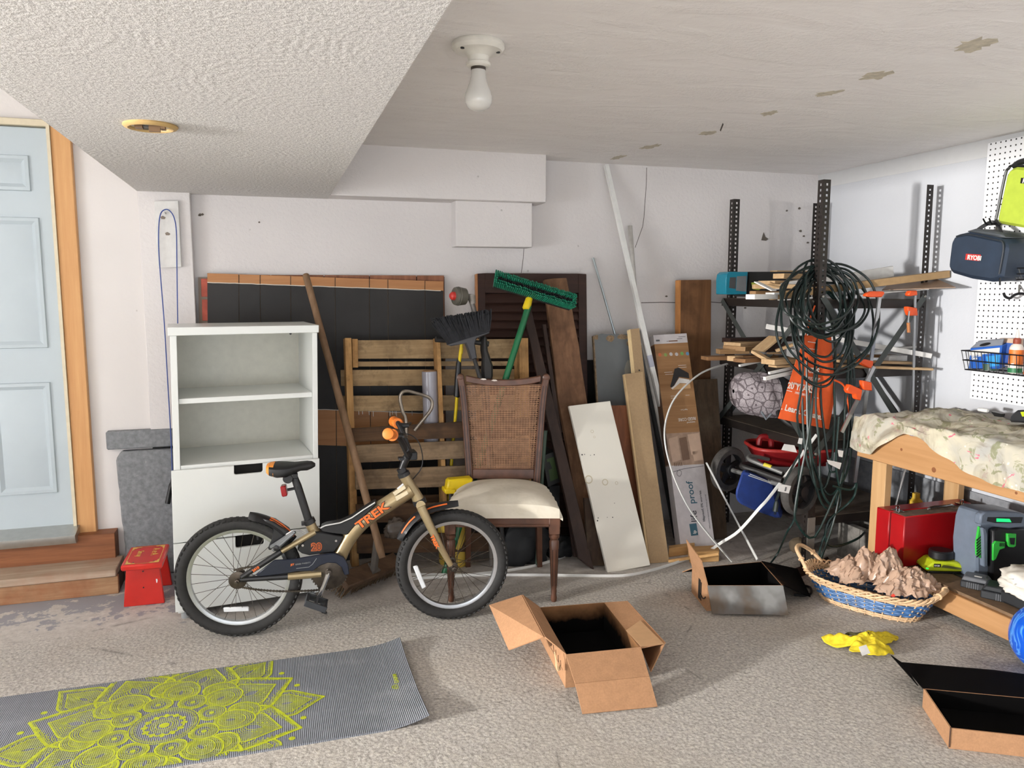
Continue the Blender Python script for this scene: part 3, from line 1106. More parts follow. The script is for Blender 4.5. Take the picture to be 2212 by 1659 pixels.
for o in (.045, -.045):
    a, b, c = bq(681, 1149, o * .5), bq(608, 1191, o), bq(522, 1247, o)
    ob('seat_stay', MB().tube([a, b], [.012, .011], 10), m_bgold, bike)
    s_ = ob('seat_stay_sleeve', MB().tube([b, c], [.0125, .011], 10), m_bblk, bike)
    if o > 0:
        n_ = (c - b).normalized()
        words('lettering', '2410', .015, bq(547, 1236, o + .014), b - c, n_.cross(bn) if n_.cross(bn).z > 0 else -n_.cross(bn), m_orp, s_, .0004, .0006)
    e, f, g_ = bq(519, 1252, o), bq(622, 1245, o), bq(694, 1239, o * .8)
    ob('chain_stay', MB().tube([e, f], [.010, .0135], 10), m_bblk, bike)
    ob('chain_stay_sleeve', MB().tube([f, g_], [.0155, .016], 10), m_bgold, bike)
    ob('axle_nut', MB().lathe([(.010, -.006), (.010, .006), (.005, .008), (.005, .018)], rc + bn * (o + (.012 if o > 0 else -.012)), bn if o > 0 else -bn, 6), m_steel, bike)
# side panels and tank
sp_ = [(641, 1187), (660, 1166), (676, 1149), (700, 1151), (742, 1159), (737, 1172), (722, 1194), (690, 1197), (668, 1200), (652, 1196)]
pn = ob('side_panel', MB().prism([bq(x, y, .030) for x, y in sp_], -bn * .06), m_bblk, bike, .004)
for lf, bd, mm in ((.0006, .0034, m_orp), (.0010, .0022, m_bblk), (.0014, .0010, m_orp), (.0018, -.0002, m_bblk)):
    words('number', '20', .042, bq(673, 1189, .0305), bu, V((.0, 0, 1)), mm, pn, lf, bd, .95)
for x, y in ((654, 1178), (726, 1168), (733, 1200)):
    ob('panel_bolt', MB().lathe([(.006, 0), (.005, .003)], bq(x, y, .0305), bn, 10), m_chr, pn)
tk = [(692, 1141), (703, 1136), (735, 1130), (760, 1119), (786, 1101), (810, 1086), (814, 1087), (811, 1092), (795, 1108), (768, 1134), (750, 1156), (720, 1153), (695, 1149)]
tn = ob('tank_cover', MB().prism([bq(x, y, .032) for x, y in tk], -bn * .064), m_bblk, bike, .004)
ob('white_line', MB().ribbon([bq(x, y, .0326) for x, y in tk[:6]], .003, bn).ribbon([bq(x, y - .8, .03) for x, y in tk[:6]], .02, (0, 0, 1)), plain('white_decal', (222, 222, 220), .4), tn)
td = bq(842, 1086, .035) - bq(776, 1134, .035)
tu = td.cross(bn)
tu = tu if tu.z > 0 else -tu
for lf, bd, mm in ((.0004, .0036, m_bblk), (.0010, .0014, m_orp)):
    words('lettering', 'TREK', .047, bq(776, 1144, .0335), td, tu + td * .25, mm, fr, lf + .0008, bd, 1.36)
for q in (((848, 1064), (873, 1048), (877, 1055), (853, 1071)), ((853, 1073), (879, 1060), (882, 1067), (857, 1082))):
    ob('sticker', MB().prism([bq(x, y, .0355) for x, y in q], -bn * .001), m_bige, bike)
ob('sticker', MB().prism([bq(x, y, .0345) for x, y in ((857, 1055), (870, 1044), (872, 1047), (860, 1058))], -bn * .001), m_refl, bike)
# saddle
sec = [(577, 1003, 1020, .040), (584, 1001, 1024, .062), (600, 1000, 1028, .072), (620, 1000, 1027, .068), (636, 1000, 1020, .052), (650, 998, 1015, .036), (664, 996, 1015, .026), (674, 997, 1011, .021), (681, 1001, 1007, .010)]
rings_ = []
for x, yt, yb_, hw in sec:
    a, b = bq(x, yt), bq(x, yb_)
    c, hz = (a + b) / 2, (a.z - b.z) / 2
    rr = []
    for j in range(16):
        q = 2 * PI * j / 16
        cx_, sz_ = math.cos(q), math.sin(q)
        rr.append(c + bn * hw * math.copysign(abs(cx_) ** .6, cx_) + V((0, 0, hz * math.copysign(abs(sz_) ** .7, sz_))))
    rings_.append(rr)


def loft(mb, rg):
    vs = [p for r in rg for p in r]
    n = len(rg[0])
    fs = [(i * n + j, i * n + (j + 1) % n, (i + 1) * n + (j + 1) % n, (i + 1) * n + j) for i in range(len(rg) - 1) for j in range(n)]
    fs += [tuple(range(n - 1, -1, -1)), tuple(range((len(rg) - 1) * n, len(rg) * n))]
    return mb.add(vs, fs)


sd = ob('saddle', loft(MB(), rings_[1:]), plain('saddle_vinyl', (22, 22, 23), .45), bike)
ob('saddle_tail', loft(MB(), [rings_[0], [a.lerp(b, .98) for a, b in zip(rings_[0], rings_[1])], [a.lerp(b, .6) + V((0, 0, .0012 if j in (3, 4, 5) else 0)) for j, (a, b) in enumerate(zip(rings_[1], rings_[2]))]]), plain('orange_saddle_tail', (238, 146, 46), .4), sd)
ob('seat_post', MB().tube([bq(634, 1026), bq(643, 1050), bq(668, 1128)], [.014, .0165, .0165], 14), m_bblk, bike)
ob('saddle_clamp', MB().lathe([(.020, -.028), (.020, .028)], bq(623, 1031), bn, 16).box(bq(632, 1026), (.04, .05, .02)), m_bblk, bike, .002)
ob('seat_clamp', MB().tube([bq(666, 1121), bq(671, 1131)], .024, 14).box(bq(659, 1130), (.03, .02, .016)), m_bblk, bike, .002)
ob('reflector_bracket', MB().tube([bq(621, 1058), bq(636, 1055), bq(645, 1052)], [.006, .006, .020], 8), m_bblk, bike)
ob('tail_reflector', MB().box(bq(614, 1059), (.022, .044, .044), Matrix.Rotation(rad(8), 3, bn) @ Matrix((bu, bn, V((0, 0, 1)))).transposed()), plain('red_reflector', (140, 18, 24), .2), bike, .004)


# mudguards
def guard(pts, hw, drop):
    c = smoothpath([bq(x, y) for x, y in pts], 6)
    n = len(c)

    def fn(u, v):
        i = min(n - 1, round(u * (n - 1)))
        tg = c[min(i + 1, n - 1)] - c[max(i - 1, 0)]
        nr = tg.cross(bn).normalized()
        if nr.z < 0:
            nr = -nr
        a = (v - .5) * 2
        wv_ = hw * min(1, .35 + 4 * u) * (1 - max(0, u - .75) ** 1.5 * 6.5)
        return c[i] + bn * a * wv_ - nr * drop * a * a
    return c, fn, n


rg_, fn, n_ = guard(((540, 1107), (562, 1111), (590, 1121), (615, 1137), (640, 1160)), .034, .024)
f_ = ob('rear_mudguard', MB().sheet(fn, n_ - 1, 10, .003), m_bblk, bike)
ob('stripe', MB().ribbon([fn(.45 + .5 * i / 10, .62) + V((0, -.001, .0055)) for i in range(11)], .005, V((-.2, -.5, .8))).ribbon([fn(.45 + .5 * i / 10, .76) + V((0, -.002, .0055)) for i in range(11)], .005, V((-.2, -.5, .8))), m_orp, f_)
ob('mudguard_stay', MB().prism([bq(x, y, .030) for x, y in ((566, 1121), (592, 1128), (622, 1148), (626, 1156), (612, 1168), (596, 1176), (584, 1190), (578, 1186), (588, 1162), (590, 1142))], -bn * .06), m_bblk, bike, .004)
fg_, fn2, n2_ = guard(((858, 1163), (868, 1142), (884, 1121), (905, 1104), (930, 1092), (960, 1085), (989, 1082)), .034, .022)
f_ = ob('front_mudguard', MB().sheet(fn2, n2_ - 1, 10, .003), m_bblk, bike)
for a, b in ((.12, .42), (.55, .85)):
    ob('stripe', MB().ribbon([fn2(a + (b - a) * i / 8, .80) + V((-.002, -.003, .0050)) for i in range(9)], .007, V((-.3, -.6, .75))), m_orp, f_)
# brake arch
ob('rear_brake', MB().tube([bq(585, 1182, .04), bq(610, 1168, .05), bq(637, 1148, .05)], [.008, .012, .009], 8).tube([bq(590, 1190, .05), bq(600, 1181, .055), bq(634, 1152, .055)], [.006, .010, .007], 8), plain('brake_alloy', (120, 122, 124), .4, .6), bike)
ob('brake_pivot', MB().lathe([(.011, 0), (.011, .012), (.005, .014)], bq(597, 1183, .058), bn, 12), m_bblk, bike)
ob('brake_noodle', MB().tube(smoothpath([bq(x, y, .05) for x, y in ((618, 1155), (634, 1146), (648, 1147), (658, 1153))], 5), .0035, 6), m_rim, bike)
# fork
for o in (.05, -.05):
    k = ob('fork_blade', MB().tube([bq(909, 1094, o * .8), bq(926, 1130, o), bq(954, 1186, o), bq(974, 1221, o)], [.019, .018, .0145, .012], 12), m_bgold, bike)
    if o > 0:
        dd = bq(953, 1197, o) - bq(932, 1155, o)
        un = dd.cross(bn)
        words('lettering', 'TREK', .020, bq(929, 1158, o + .0175), dd, un if un.x > 0 else -un, m_orp, k, .001, .001, 1.3)
    ob('axle_nut', MB().lathe([(.012, -.005), (.012, .005), (.005, .008), (.005, .016)], fc + bn * (o + (.012 if o > 0 else -.012)), bn if o > 0 else -bn, 6), m_steel, bike)
ob('fork_crown', MB().tube([bq(909, 1092, .042), bq(909, 1092, -.042)], .020, 12), m_bgold, bike)
# stem, bars, grips
ob('stem', MB().tube([bq(868, 1014), bq(877, 990), bq(884, 985)], [.014, .017, .020], 12).box(bq(872, 990), (.045, .03, .012)), m_bblk, bike, .002)
for sg, gx, gy in ((1, 838, 937), (-1, 850, 910)):
    pts = [bq(884, 983, .0), bq(883, 983, .035 * sg), bq(876, 972, .055 * sg), bq(863 + (8 if sg < 0 else 0), 948 - (12 if sg < 0 else 0), .10 * sg), bq(gx + 8, gy + 2, .15 * sg), bq(gx + 3, gy + 1, .20 * sg), bq(gx, gy, .25 * sg)]
    pp = smoothpath(pts, 5)
    ob('handlebar', MB().tube(pp[:-4], .0115, 10), m_bblk, bike)
    a, b = pp[-12], pp[-1]
    d = b - a
    ob('grip', MB().tube([a, a + d * .1, a + d * .12, a + d * .7, a + d * .8, a + d * .92, a + d * 1.0, a + d * 1.03], [.020, .024, .017, .017, .022, .0235, .021, .012], 18), m_or, bike)
    ob('brake_lever', MB().tube([pp[-13], pp[-13] + bu * .035, pp[-10] + bu * .06 - V((0, 0, .01)), pp[-5] + bu * .055 - V((0, 0, .012))], [.013, .010, .006, .005], 8), m_bblk, bike)
ob('bar_pad', MB().tube([bq(864, 945, .05), bq(878, 972, .05), bq(884, 984, .02)], [.014, .016, .018], 10).tube([bq(868, 935, -.06), bq(880, 968, -.05), bq(885, 984, -.02)], [.014, .016, .018], 10), m_bblk, bike)
ob('bar_clamp', MB().box(bq(891, 982), (.03, .07, .035)), m_bblk, bike, .004)
ob('brake_cable', MB().tube(smoothpath([bq(x, y, -.03) for x, y in ((868, 936), (888, 940), (903, 953), (911, 975), (913, 998), (908, 1015), (898, 1028), (886, 1040), (850, 1066))], 6), .0025, 6), m_bblk, bike)
# kickstand and reflectors
k0, k1 = bq(690, 1252, -.03), FL(697, 1328)
ob('kickstand', MB().tube([k0, k0.lerp(k1, .5), k0.lerp(k1, .97) + V((0, 0, .008)), k1 + bu * .018 + V((0, 0, .007))], [.010, .007, .006, .006], 8), m_bblk, bike)
ob('wheel_reflector', MB().prism([bq(x, y, .012) for x, y in ((892, 1224), (902, 1222), (921, 1268), (912, 1273))], -bn * .01), m_refl, bike, .003)
ob('wheel_reflector', MB().prism([bq(x, y, .012) for x, y in ((482, 1313), (537, 1311), (538, 1321), (483, 1323))], -bn * .01), m_refl, bike, .003)
ob('valve', MB().tube([bq(557, 1166), bq(555, 1152)], .004, 8), m_bblk, bike)
# ================================================================ ALONG THE BACK WALL
def lean(quad, Y0, k, t):
    'a board whose front face lies on the plane Y = Y0 + k z, through four photo corners, t thick behind it'
    n = V((0, 1, -k)).normalized()
    return MB().prism([LP(x, y, Y0, k) for x, y in quad], n * t)


def lad(mb, rows, mats):
    'a strip lofted through rows of four points, one material index per band'
    b = len(mb.v)
    for r in rows:
        mb.v += [V(p) for p in r]
    for i in range(len(rows) - 1):
        for j in range(4):
            mb.f.append((b + i * 4 + j, b + i * 4 + (j + 1) % 4, b + (i + 1) * 4 + (j + 1) % 4, b + (i + 1) * 4 + j))
            mb.mi.append(mats[i])
    mb.f += [(b, b + 1, b + 2, b + 3), tuple(b + (len(rows) - 1) * 4 + j for j in range(4))]
    mb.mi += [mats[0], mats[-1]]
    return mb


def crumple(c, size, seed, amp=.25, nu=26, nv=18, fr=2.2, flat=0):
    'a wrinkled heap: a ball pushed about by noise, flattened where it lies'
    c = V(c)
    o = V((seed * 3.1, seed * 1.7, seed * .9))

    def fn(u, v):
        th, ph = 2 * PI * u, PI * v
        d = V((math.sin(ph) * math.cos(th), math.sin(ph) * math.sin(th), -math.cos(ph)))
        q = 1 + amp * noise.noise(d * fr + o) + amp * .6 * abs(noise.noise(d * fr * 2.3 + o)) + amp * .3 * noise.noise(d * fr * 5 + o)
        p = V((d.x * size[0], d.y * size[1], d.z * size[2])) * q
        if p.z < -size[2] * .8:
            p.z = -size[2] * .8
        return c + V((0, 0, size[2] * .8)) + p
    mb = MB()
    vs = [fn(i / nu, j / nv) for i in range(nu) for j in range(nv + 1)]
    w_ = nv + 1
    return mb.add(vs, [(i * w_ + j, ((i + 1) % nu) * w_ + j, ((i + 1) % nu) * w_ + j + 1, i * w_ + j + 1) for i in range(nu) for j in range(nv)])


m_bkp = plain('matte_black_panel_paint', (36, 34, 33), .6, var=.12, sc=6)
m_plk = wood('orange_wood_grain_panel', (200, 146, 98), (168, 114, 70), 'x', .5, .5)
m_plk2 = wood('brown_wood_grain_panel', (170, 112, 80), (116, 72, 50), 'z', .6, .55)
m_wl = plain('bare_paint_edge', (214, 206, 194), .7)
t = thing('faux_brick_panel', 'edge of a red brick patterned panel standing behind the cabinet', 'panel', BY(460, 1000, 4.11))
ob('backing', MB().prism([BY(x, y, 4.125) for x, y in ((428, 599), (520, 600), (526, 1210), (440, 1214))], (0, .008, 0)), plain('mortar_grey', (130, 116, 104), .9), t)
yy = 602
for i, hgt in enumerate((39, 46, 40, 44)):
    for x0, x1 in ((434, 480), (484, 522)):
        ob('brick', MB().prism([BY(x + yy * .0 + i * 2, y, 4.119) for x, y in ((x0, yy), (x1, yy), (x1 + 1, yy + hgt), (x0 + 1, yy + hgt))], (0, .006, 0)), plain('brick_red', (176, 88, 72), .85, var=.15, sc=14), t, .002)
    yy += hgt + 6
t = thing('brown_plank_panel', 'brown wood grain panelling showing above the black painted panel', 'panel', BY(750, 1220, 4.1))
xs = [505, 585, 700, 798, 900, 960]
for i in range(5):
    ob('plank', lean(((xs[i] + 1, 591.5 + .004 * xs[i]), (xs[i + 1] - 1, 591.5 + .004 * xs[i + 1]), (xs[i + 1] + 4, 1212), (xs[i] + 4, 1215)), 4.075, .035, .006), m_plk2, t)
ob('backing', lean(((505, 596), (960, 598), (966, 1210), (510, 1212)), 4.083, .035, .004), plain('panel_groove', (54, 36, 26), .8), t)
t = thing('black_painted_panel', 'wood plank panel with a large black painted field behind the pallet', 'panel', BY(700, 1225, 4.0))
xs = [447, 516, 562, 628, 724, 798, 838, 918, 958.5]
Y0, kk = 4.0, .07
nn = V((0, 1, -kk)).normalized()


def prow(xa, xb, ya, dx):
    'one level across a plank'
    a, b = LP(xa + dx, ya + (xa - 447) * .0352, Y0, kk), LP(xb + dx, ya + (xb - 447) * .0352, Y0, kk)
    return [a, b, b + nn * .007, a + nn * .007]


for i in range(8):
    a, b = xs[i] + .9, xs[i + 1] - .9
    ob('plank', lad(MB(), [prow(a, b, 590, 0), prow(a, b, 610, 0), prow(a, b, 876, 2), prow(a, b, 953, 3), prow(a, b, 1205, 5)], [0, 1, 0, 1]), [m_plk, m_bkp], t)
ob('backing', MB().prism([LP(x, y + (x - 447) * .0352, Y0, kk) + nn * .0055 for x, y in ((447.5, 591), (958, 591), (963, 1204), (452, 1204))], nn * .003), plain('groove_grey', (98, 84, 70), .8), t)
q = MB()
for y, dx in ((610, 0), (876, 2)):
    q.ribbon([LP(x + dx, y + (x - 447) * .0352 + R.uniform(-.5, .5), Y0, kk) - nn * .0006 for x in range(448, 958, 12)], .004, -nn)
ob('paint_edge', q, m_wl, t)

# ---- pallet
PY, pk = 3.70, .10
pn_ = V((0, 1, -pk)).normalized()
m_pal = wood('pallet_pine', (194, 166, 126), (148, 122, 88), 'x', .7, .8, (92, 70, 48), .5, .55)
m_pal2 = wood('weathered_pallet_board', (160, 136, 108), (112, 92, 70), 'x', .8, .85, (60, 50, 42), .6, .4)
m_pal3 = wood('dark_pallet_board', (104, 78, 56), (66, 48, 34), 'x', .8, .85, (40, 30, 24), .6, .4)
m_palz = wood('pallet_stringer_pine', (206, 164, 108), (158, 116, 70), 'z', .7, .8, (84, 62, 42), .4, .5)
t = thing('pallet', 'weathered wooden pallet leaning upright against the black panel', 'pallet', LP(945, 1225, PY, pk))


def po(quad, o, th):
    'pallet member: photo quad on the pallet plane set back by o'
    return MB().prism([PL(x, y, V((0, PY, 0)) + pn_ * o, pn_) for x, y in quad], pn_ * th)


for (xa, xb, xc, xd) in ((745, 759, 776, 760), (943, 951, 972, 962), (1121, 1141, 1152, 1130)):
    ob('stringer', po(((xa, 730), (xb, 730), (xc, 1222), (xd, 1226)), .022, .095), m_palz, t, .002)
for (ya, yb2, yc, yd), mm, xa in (((735, 775, 732, 774), m_pal, 771), ((781, 792, 780, 790), m_pal, 771), ((799, 834, 797, 832), m_pal, 748), ((855, 889, 853, 886), m_pal, 752)):
    ob('slat', po(((xa - 12, ya), (1134, yc), (1134, yd), (xa - 11, yb2)), .118, .018), mm, t, .0015)
ob('end_block', po(((760, 732), (773, 732), (774, 794), (762, 794)), .060, .055), m_palz, t, .002)
for (xa, ya, yb2, yc, yd), mm in (((755, 926, 955, 902, 940), m_pal3), ((764, 962, 1000, 946, 985), m_pal2), ((767, 1016, 1058, 1000, 1046), m_pal2), ((769, 1090, 1130, 1082, 1122), m_pal3), ((771, 1155, 1196, 1150, 1190), m_pal3)):
    ob('slat', po(((xa, ya), (1142, yc), (1144, yd), (xa + 1, yb2)), .0, .02), mm, t, .0015)
for (ya, yb2) in ((1030, 1046), (1072, 1110), (1160, 1195)):
    ob('slat', po(((752, ya), (1142, ya - 6), (1144, yb2 - 6), (754, yb2)), .118, .018), m_pal3, t, .0015)
for x in (775, 783, 797, 806, 842, 848, 853, 856, 890):
    a = PL(x, 888, V((0, PY, 0)) + pn_ * .117, pn_)
    ob('nail', MB().tube([a, a - V((0, .004, R.uniform(.014, .028)))], .0014, 5), m_alu, t)

a, b = BY(928, 801, 3.862), BY(933, 962, 3.848)
t = thing('film_roll', 'grey roll of stretch film tucked into the pallet', 'roll', b)
dd = (a - b)
ob('film', MB().lathe([(.036, 0), (.0405, .002), (.0405, dd.length - .004), (.036, dd.length - .002), (.034, dd.length - .004)], b, dd, 28), plain('grey_stretch_film', (150, 148, 156), .22, var=.03, sc=10), t)
ob('core', MB().lathe([(.033, -.01), (.034, dd.length + .002), (.026, dd.length + .002), (.026, dd.length - .05)], b, dd, 24), plain('cardboard_core', (150, 116, 82), .8), t)
pts = [BY(x, y, 3.77) for x, y in ((878, 1000), (877, 912), (870, 890), (864, 862), (868, 849), (880, 845), (905, 851), (925, 858), (933, 868), (932, 882), (922, 897), (908, 914), (895, 930))]
one('bent_steel_handle', MB().tube(smoothpath(pts, 6), .0085, 10), plain('worn_steel_tube', (150, 142, 132), .3, .8, var=.15), 'bent steel tube handle sticking up between the pallet boards', 'handle')

# ---- old push broom with a wooden handle
m_hnd = wood('old_broom_handle', (150, 120, 92), (112, 86, 62), 'z', .5, .6)
m_bris = plain('straw_bristles', (96, 76, 54), .9, var=.25, sc=80)
a, b = BY(660, 592, 3.975), BY(826, 1205, 3.46)
t = thing('old_push_broom', 'old push broom with a long wooden handle leaning on the black panel', 'broom', V((b.x, b.y, 0)))
ob('handle', MB().tube([a, a.lerp(b, .004), a.lerp(b, .5), a.lerp(b, .97), b], [.012, .0165, .018, .018, .015], 14), m_hnd, t)
e0, e1 = FL(738, 1258, .085), FL(858, 1210, .085)
ed = (e1 - e0).normalized()
ev = V((-ed.y, ed.x, 0))
M = Matrix((ed, (ev * .8 + V((0, 0, .6))).normalized(), (V((0, 0, .8)) - ev * .6).normalized())).transposed()
bc = (e0 + e1) / 2
bl = ob('head_block', MB().box(bc, ((e1 - e0).length, .085, .035), M), wood('broom_block_wood', (104, 80, 60), (70, 52, 38), 'x', .5, .8), t, .006)
ob('bracket', MB().prism([bc + M @ V(p) for p in ((-.02, -.03, .019), (.03, -.03, .019), (.02, .02, .019), (-.005, .03, .019))], M @ V((0, 0, .008))).tube([b.lerp(a, .06), bc + M @ V((0, -.01, .025))], .018, 10), plain('galvanised_bracket', (110, 104, 98), .6, .5), t)
br = MB()
for i in range(46):
    for j in range(5):
        p = bc + M @ V(((i / 45 - .5) * (e1 - e0).length * .96, (j / 4 - .5) * .07, -.017))
        q = p + (M @ V((0, -.01, -1))) * .07 + V((R.uniform(-.012, .012), R.uniform(-.01, .01), R.uniform(-.004, .012)))
        q.z = max(q.z, .002)
        br.tube([p, q], [.004, .002], 4)
o = ob('bristles', br, m_bris, t)
o['kind'] = 'stuff'

# ---- string trimmer
m_trim = plain('dull_black_tool_plastic', (36, 34, 33), .55)
Yt = 3.80
t = thing('string_trimmer', 'grass trimmer upside down with a grey head and red knob', 'trimmer', BY(1062, 1225, 3.6))
hc = BY(994, 640, Yt)
ax = V((-1, -.25, .05)).normalized()
m_olv = plain('olive_grey_housing', (92, 88, 78), .5)
ob('spool_head', MB().lathe([(.030, -.032), (.042, -.026), (.046, 0), (.048, .012), (.044, .016), (.047, .020), (.044, .030), (.030, .034)], hc, ax, 28), m_olv, t)
ob('bump_knob', MB().lathe([(.022, .034), (.020, .048), (.012, .056)], hc, ax, 18), plain('red_knob', (196, 52, 44), .4), t)
ob('gearbox', MB().tube([hc - ax * .03, hc - ax * .07, BY(1018, 640, Yt), BY(1021, 656, Yt)], [.016, .014, .022, .016], 12), plain('grey_gearbox', (138, 132, 124), .45, .4), t)
ob('shaft', MB().tube([BY(1018, 648, Yt), BY(1029, 690, 3.79), BY(1050, 770, 3.775), BY(1062, 1222, 3.68)], .0125, 10), plain('grey_shaft', (110, 104, 98), .45, .4), t)
ob('handlebar', MB().tube(smoothpath([BY(941, 733, 3.755), BY(958, 734, 3.76), BY(1000, 737, 3.762), BY(1040, 741, 3.762), BY(1055, 743, 3.762)], 4), [.0145] * 5 + [.012] * 7 + [.0145] * 5, 12), m_trim, t)
ob('rear_grip', MB().prism([BY(x, y, 3.735) for x, y in ((1041, 724), (1053, 726), (1055, 757), (1060, 772), (1066, 790), (1066, 812), (1063, 828), (1043, 828), (1042, 800), (1044, 776), (1041, 758))], (0, .045, 0)), m_trim, t, .012)

# ---- black angled broom
t = thing('angle_broom', 'black angled broom with a grey head, bristles up', 'broom', BY(1095, 1225, 3.66))
Yb1 = 3.725
m_gr = plain('dark_grey_broom_plastic', (62, 62, 66), .5)
ob('head', MB().prism([BY(x, y, Yb1 - .02) for x, y in ((966, 745), (1057, 715), (1059, 720), (1030, 731), (1026, 742), (1031, 774), (1019, 778), (1007, 742), (975, 748))], (0, .045, 0)), m_gr, t, .005)
ob('stick', MB().tube([BY(1023, 770, Yb1), BY(1041, 830, Yb1), BY(1095, 1223, 3.665)], [.010, .0115, .0115], 10), m_trim, t)
br = MB()
for i in range(100):
    for j in range(5):
        u = i / 99
        p = BY(968 + 89 * u, 744 - 29 * u, Yb1 - .015 + j * .010)
        q = BY(934 + 123 * u + R.uniform(-4, 4), 690 - 20 * u + R.uniform(-3, 9), Yb1 - .03 + j * .018 + R.uniform(-.01, .01))
        br.tube([p, p.lerp(q, .6) + V((R.uniform(-.004, .004), 0, 0)), q], [.0042, .0046, .0040], 4)
o = ob('bristles', br, plain('black_bristles', (26, 27, 32), .7, var=.3, sc=60), t)
o['kind'] = 'stuff'

# ---- yellow tool
m_yt = plain('yellow_fibreglass', (226, 196, 24), .4)
t = thing('yellow_handled_tool', 'long tool with a yellow shaft and black grip standing in the pallet', 'tool', BY(966, 1222, 3.745))
yp = [BY(x, y, Yq) for x, y, Yq in ((998, 738, 3.80), (993, 776, 3.80), (985, 886, 3.835), (979, 950, 3.835), (970, 1060, 3.80), (958, 1222, 3.77))]
ob('shaft', MB().tube(yp, [.0085] * 6, 10), m_yt, t)
ob('grip', MB().tube([BY(x, y, 3.805) for x, y in ((993, 774), (991, 784), (989, 820), (987, 856), (986.5, 858))], [.010, .013, .0165, .0165, .012], 12), m_blk, t)
q = ob('label', MB().lathe([(.0088, 0), (.0088, .03)], BY(995.5, 764, 3.80), (yp[0] - yp[1]), 10), m_yt, t)
t = thing('yellow_scoop', 'bright yellow plastic scoop behind the chair seat beside the pallet', 'scoop', BY(985, 1070, 3.60))
ob('body', MB().prism([BY(x, y, 3.585) for x, y in ((968, 1037), (1022, 1032), (1022, 1050), (990, 1063), (964, 1066))], (0, .06, 0)), m_yt, t, .008)
ob('rim', MB().prism([BY(x, y, 3.575) for x, y in ((961, 1058), (984, 1056), (984, 1067), (962, 1068))], (0, .08, 0)), m_yt, t, .004)
ob('stand', MB().tube([BY(975, 1064, 3.62), BY(968, 1220, 3.62)], .012, 8), m_trim, t)

# ---- louvred shutter
m_shu = wood('dark_brown_shutter_stain', (66, 42, 34), (46, 28, 22), 'x', .5, .55)
SY, sk = 3.985, .075
sn_ = V((0, 1, -sk)).normalized()
t = thing('louvred_shutter', 'dark brown louvred shutter leaning against the back wall', 'shutter', LP(1150, 1215, SY, sk))
ob('stile', lean(((1032, 591), (1048, 590), (1056, 1212), (1040, 1214)), SY, sk, .032), m_shu, t, .002)
ob('stile_edge', lean(((1028, 592), (1032, 591), (1040, 1214), (1036, 1214)), SY + .004, sk, .028), plain('bare_shutter_edge', (176, 122, 80), .7), t)
ob('stile', lean(((1249, 591), (1267, 592), (1273, 1208), (1256, 1208)), SY, sk, .032), m_shu, t, .002)
ob('rail', lean(((1048, 590), (1249, 591), (1250, 633), (1048, 633)), SY, sk, .03), m_shu, t, .002)
ob('rail', lean(((1055, 1165), (1255, 1163), (1256, 1208), (1056, 1210)), SY, sk, .03), m_shu, t, .002)
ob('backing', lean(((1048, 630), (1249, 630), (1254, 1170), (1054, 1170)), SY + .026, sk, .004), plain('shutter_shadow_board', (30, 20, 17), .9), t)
y = 633
while y < 1160:
    d = 18.6
    p = [LP(1048 + (y - 590) * .0125, y + 1, SY + .006, sk), LP(1249 + (y - 590) * .01, y + 1, SY + .006, sk)]
    q = [LP(1048 + (y - 590) * .0125, y + d + 2, SY + .0, sk), LP(1249 + (y - 590) * .01, y + d + 2, SY + .0, sk)]
    up_, dn_ = sn_ * .016, -sn_ * .002
    ob('louvre', MB().prism([p[0] + up_, p[1] + up_, q[1] + dn_, q[0] + dn_], V((0, .004, -.006))), m_shu, t)
    y += d

# ---- green push broom
m_grn = plain('green_bristle', (22, 112, 84), .6, var=.2, sc=70)
m_grh = plain('green_handle_paint', (18, 104, 62), .35)
t = thing('green_push_broom', 'green push broom with a yellow collar held up beside the shutter', 'broom', BY(975, 1222, 3.62))
h0, h1 = BY(1142, 660, 3.80), BY(1088, 832, 3.755)
ob('handle', MB().tube([h0, h1, h1 + (h1 - h0) * (h1.z / (h0.z - h1.z))], .0165, 14), m_grh, t)
ob('collar', MB().tube([BY(1144, 640, 3.805), BY(1143.5, 644, 3.804), BY(1139, 660, 3.80), BY(1136, 667, 3.798), BY(1135.5, 669, 3.797)], [.013, .018, .021, .020, .014], 14), m_yt, t)
e0, e1 = BY(1066, 611, 3.83), BY(1232, 661, 3.79)
L_ = (e1 - e0)
ll = L_.length
ex_ = L_.normalized()
bd_ = (V((0, -.82, .57)) - ex_ * ex_.dot(V((0, -.82, .57)))).normalized()
wd_ = ex_.cross(bd_)
if wd_.z < 0:
    wd_ = -wd_
M = Matrix((ex_, wd_, bd_)).transposed()
c_ = (e0 + e1) / 2
ob('block', MB().box(c_, (ll, .055, .02), M), m_trim, t, .004)
br, b2_ = MB(), MB()
for i in range(44):
    for j in range(6):
        u = (i / 43 - .5)
        mb_ = b2_ if j in (2, 3) and 1 < i < 42 else br
        p = c_ + M @ V((u * ll * .98, (j / 5 - .5) * .05, .008))
        q = c_ + M @ V((u * ll * 1.04, (j / 5 - .5) * (.074 if j not in (2, 3) else .05), .060 if mb_ is br else .052)) + V((R.uniform(-.003, .003),) * 3)
        mb_.tube([p, p.lerp(q, .7), q], [.0050, .0052, .0044], 5)
o = ob('bristles', br, m_grn, t)
o['kind'] = 'stuff'
o = ob('centre_bristles', b2_, plain('black_centre_bristle', (18, 22, 22), .7), t)
o['kind'] = 'stuff'

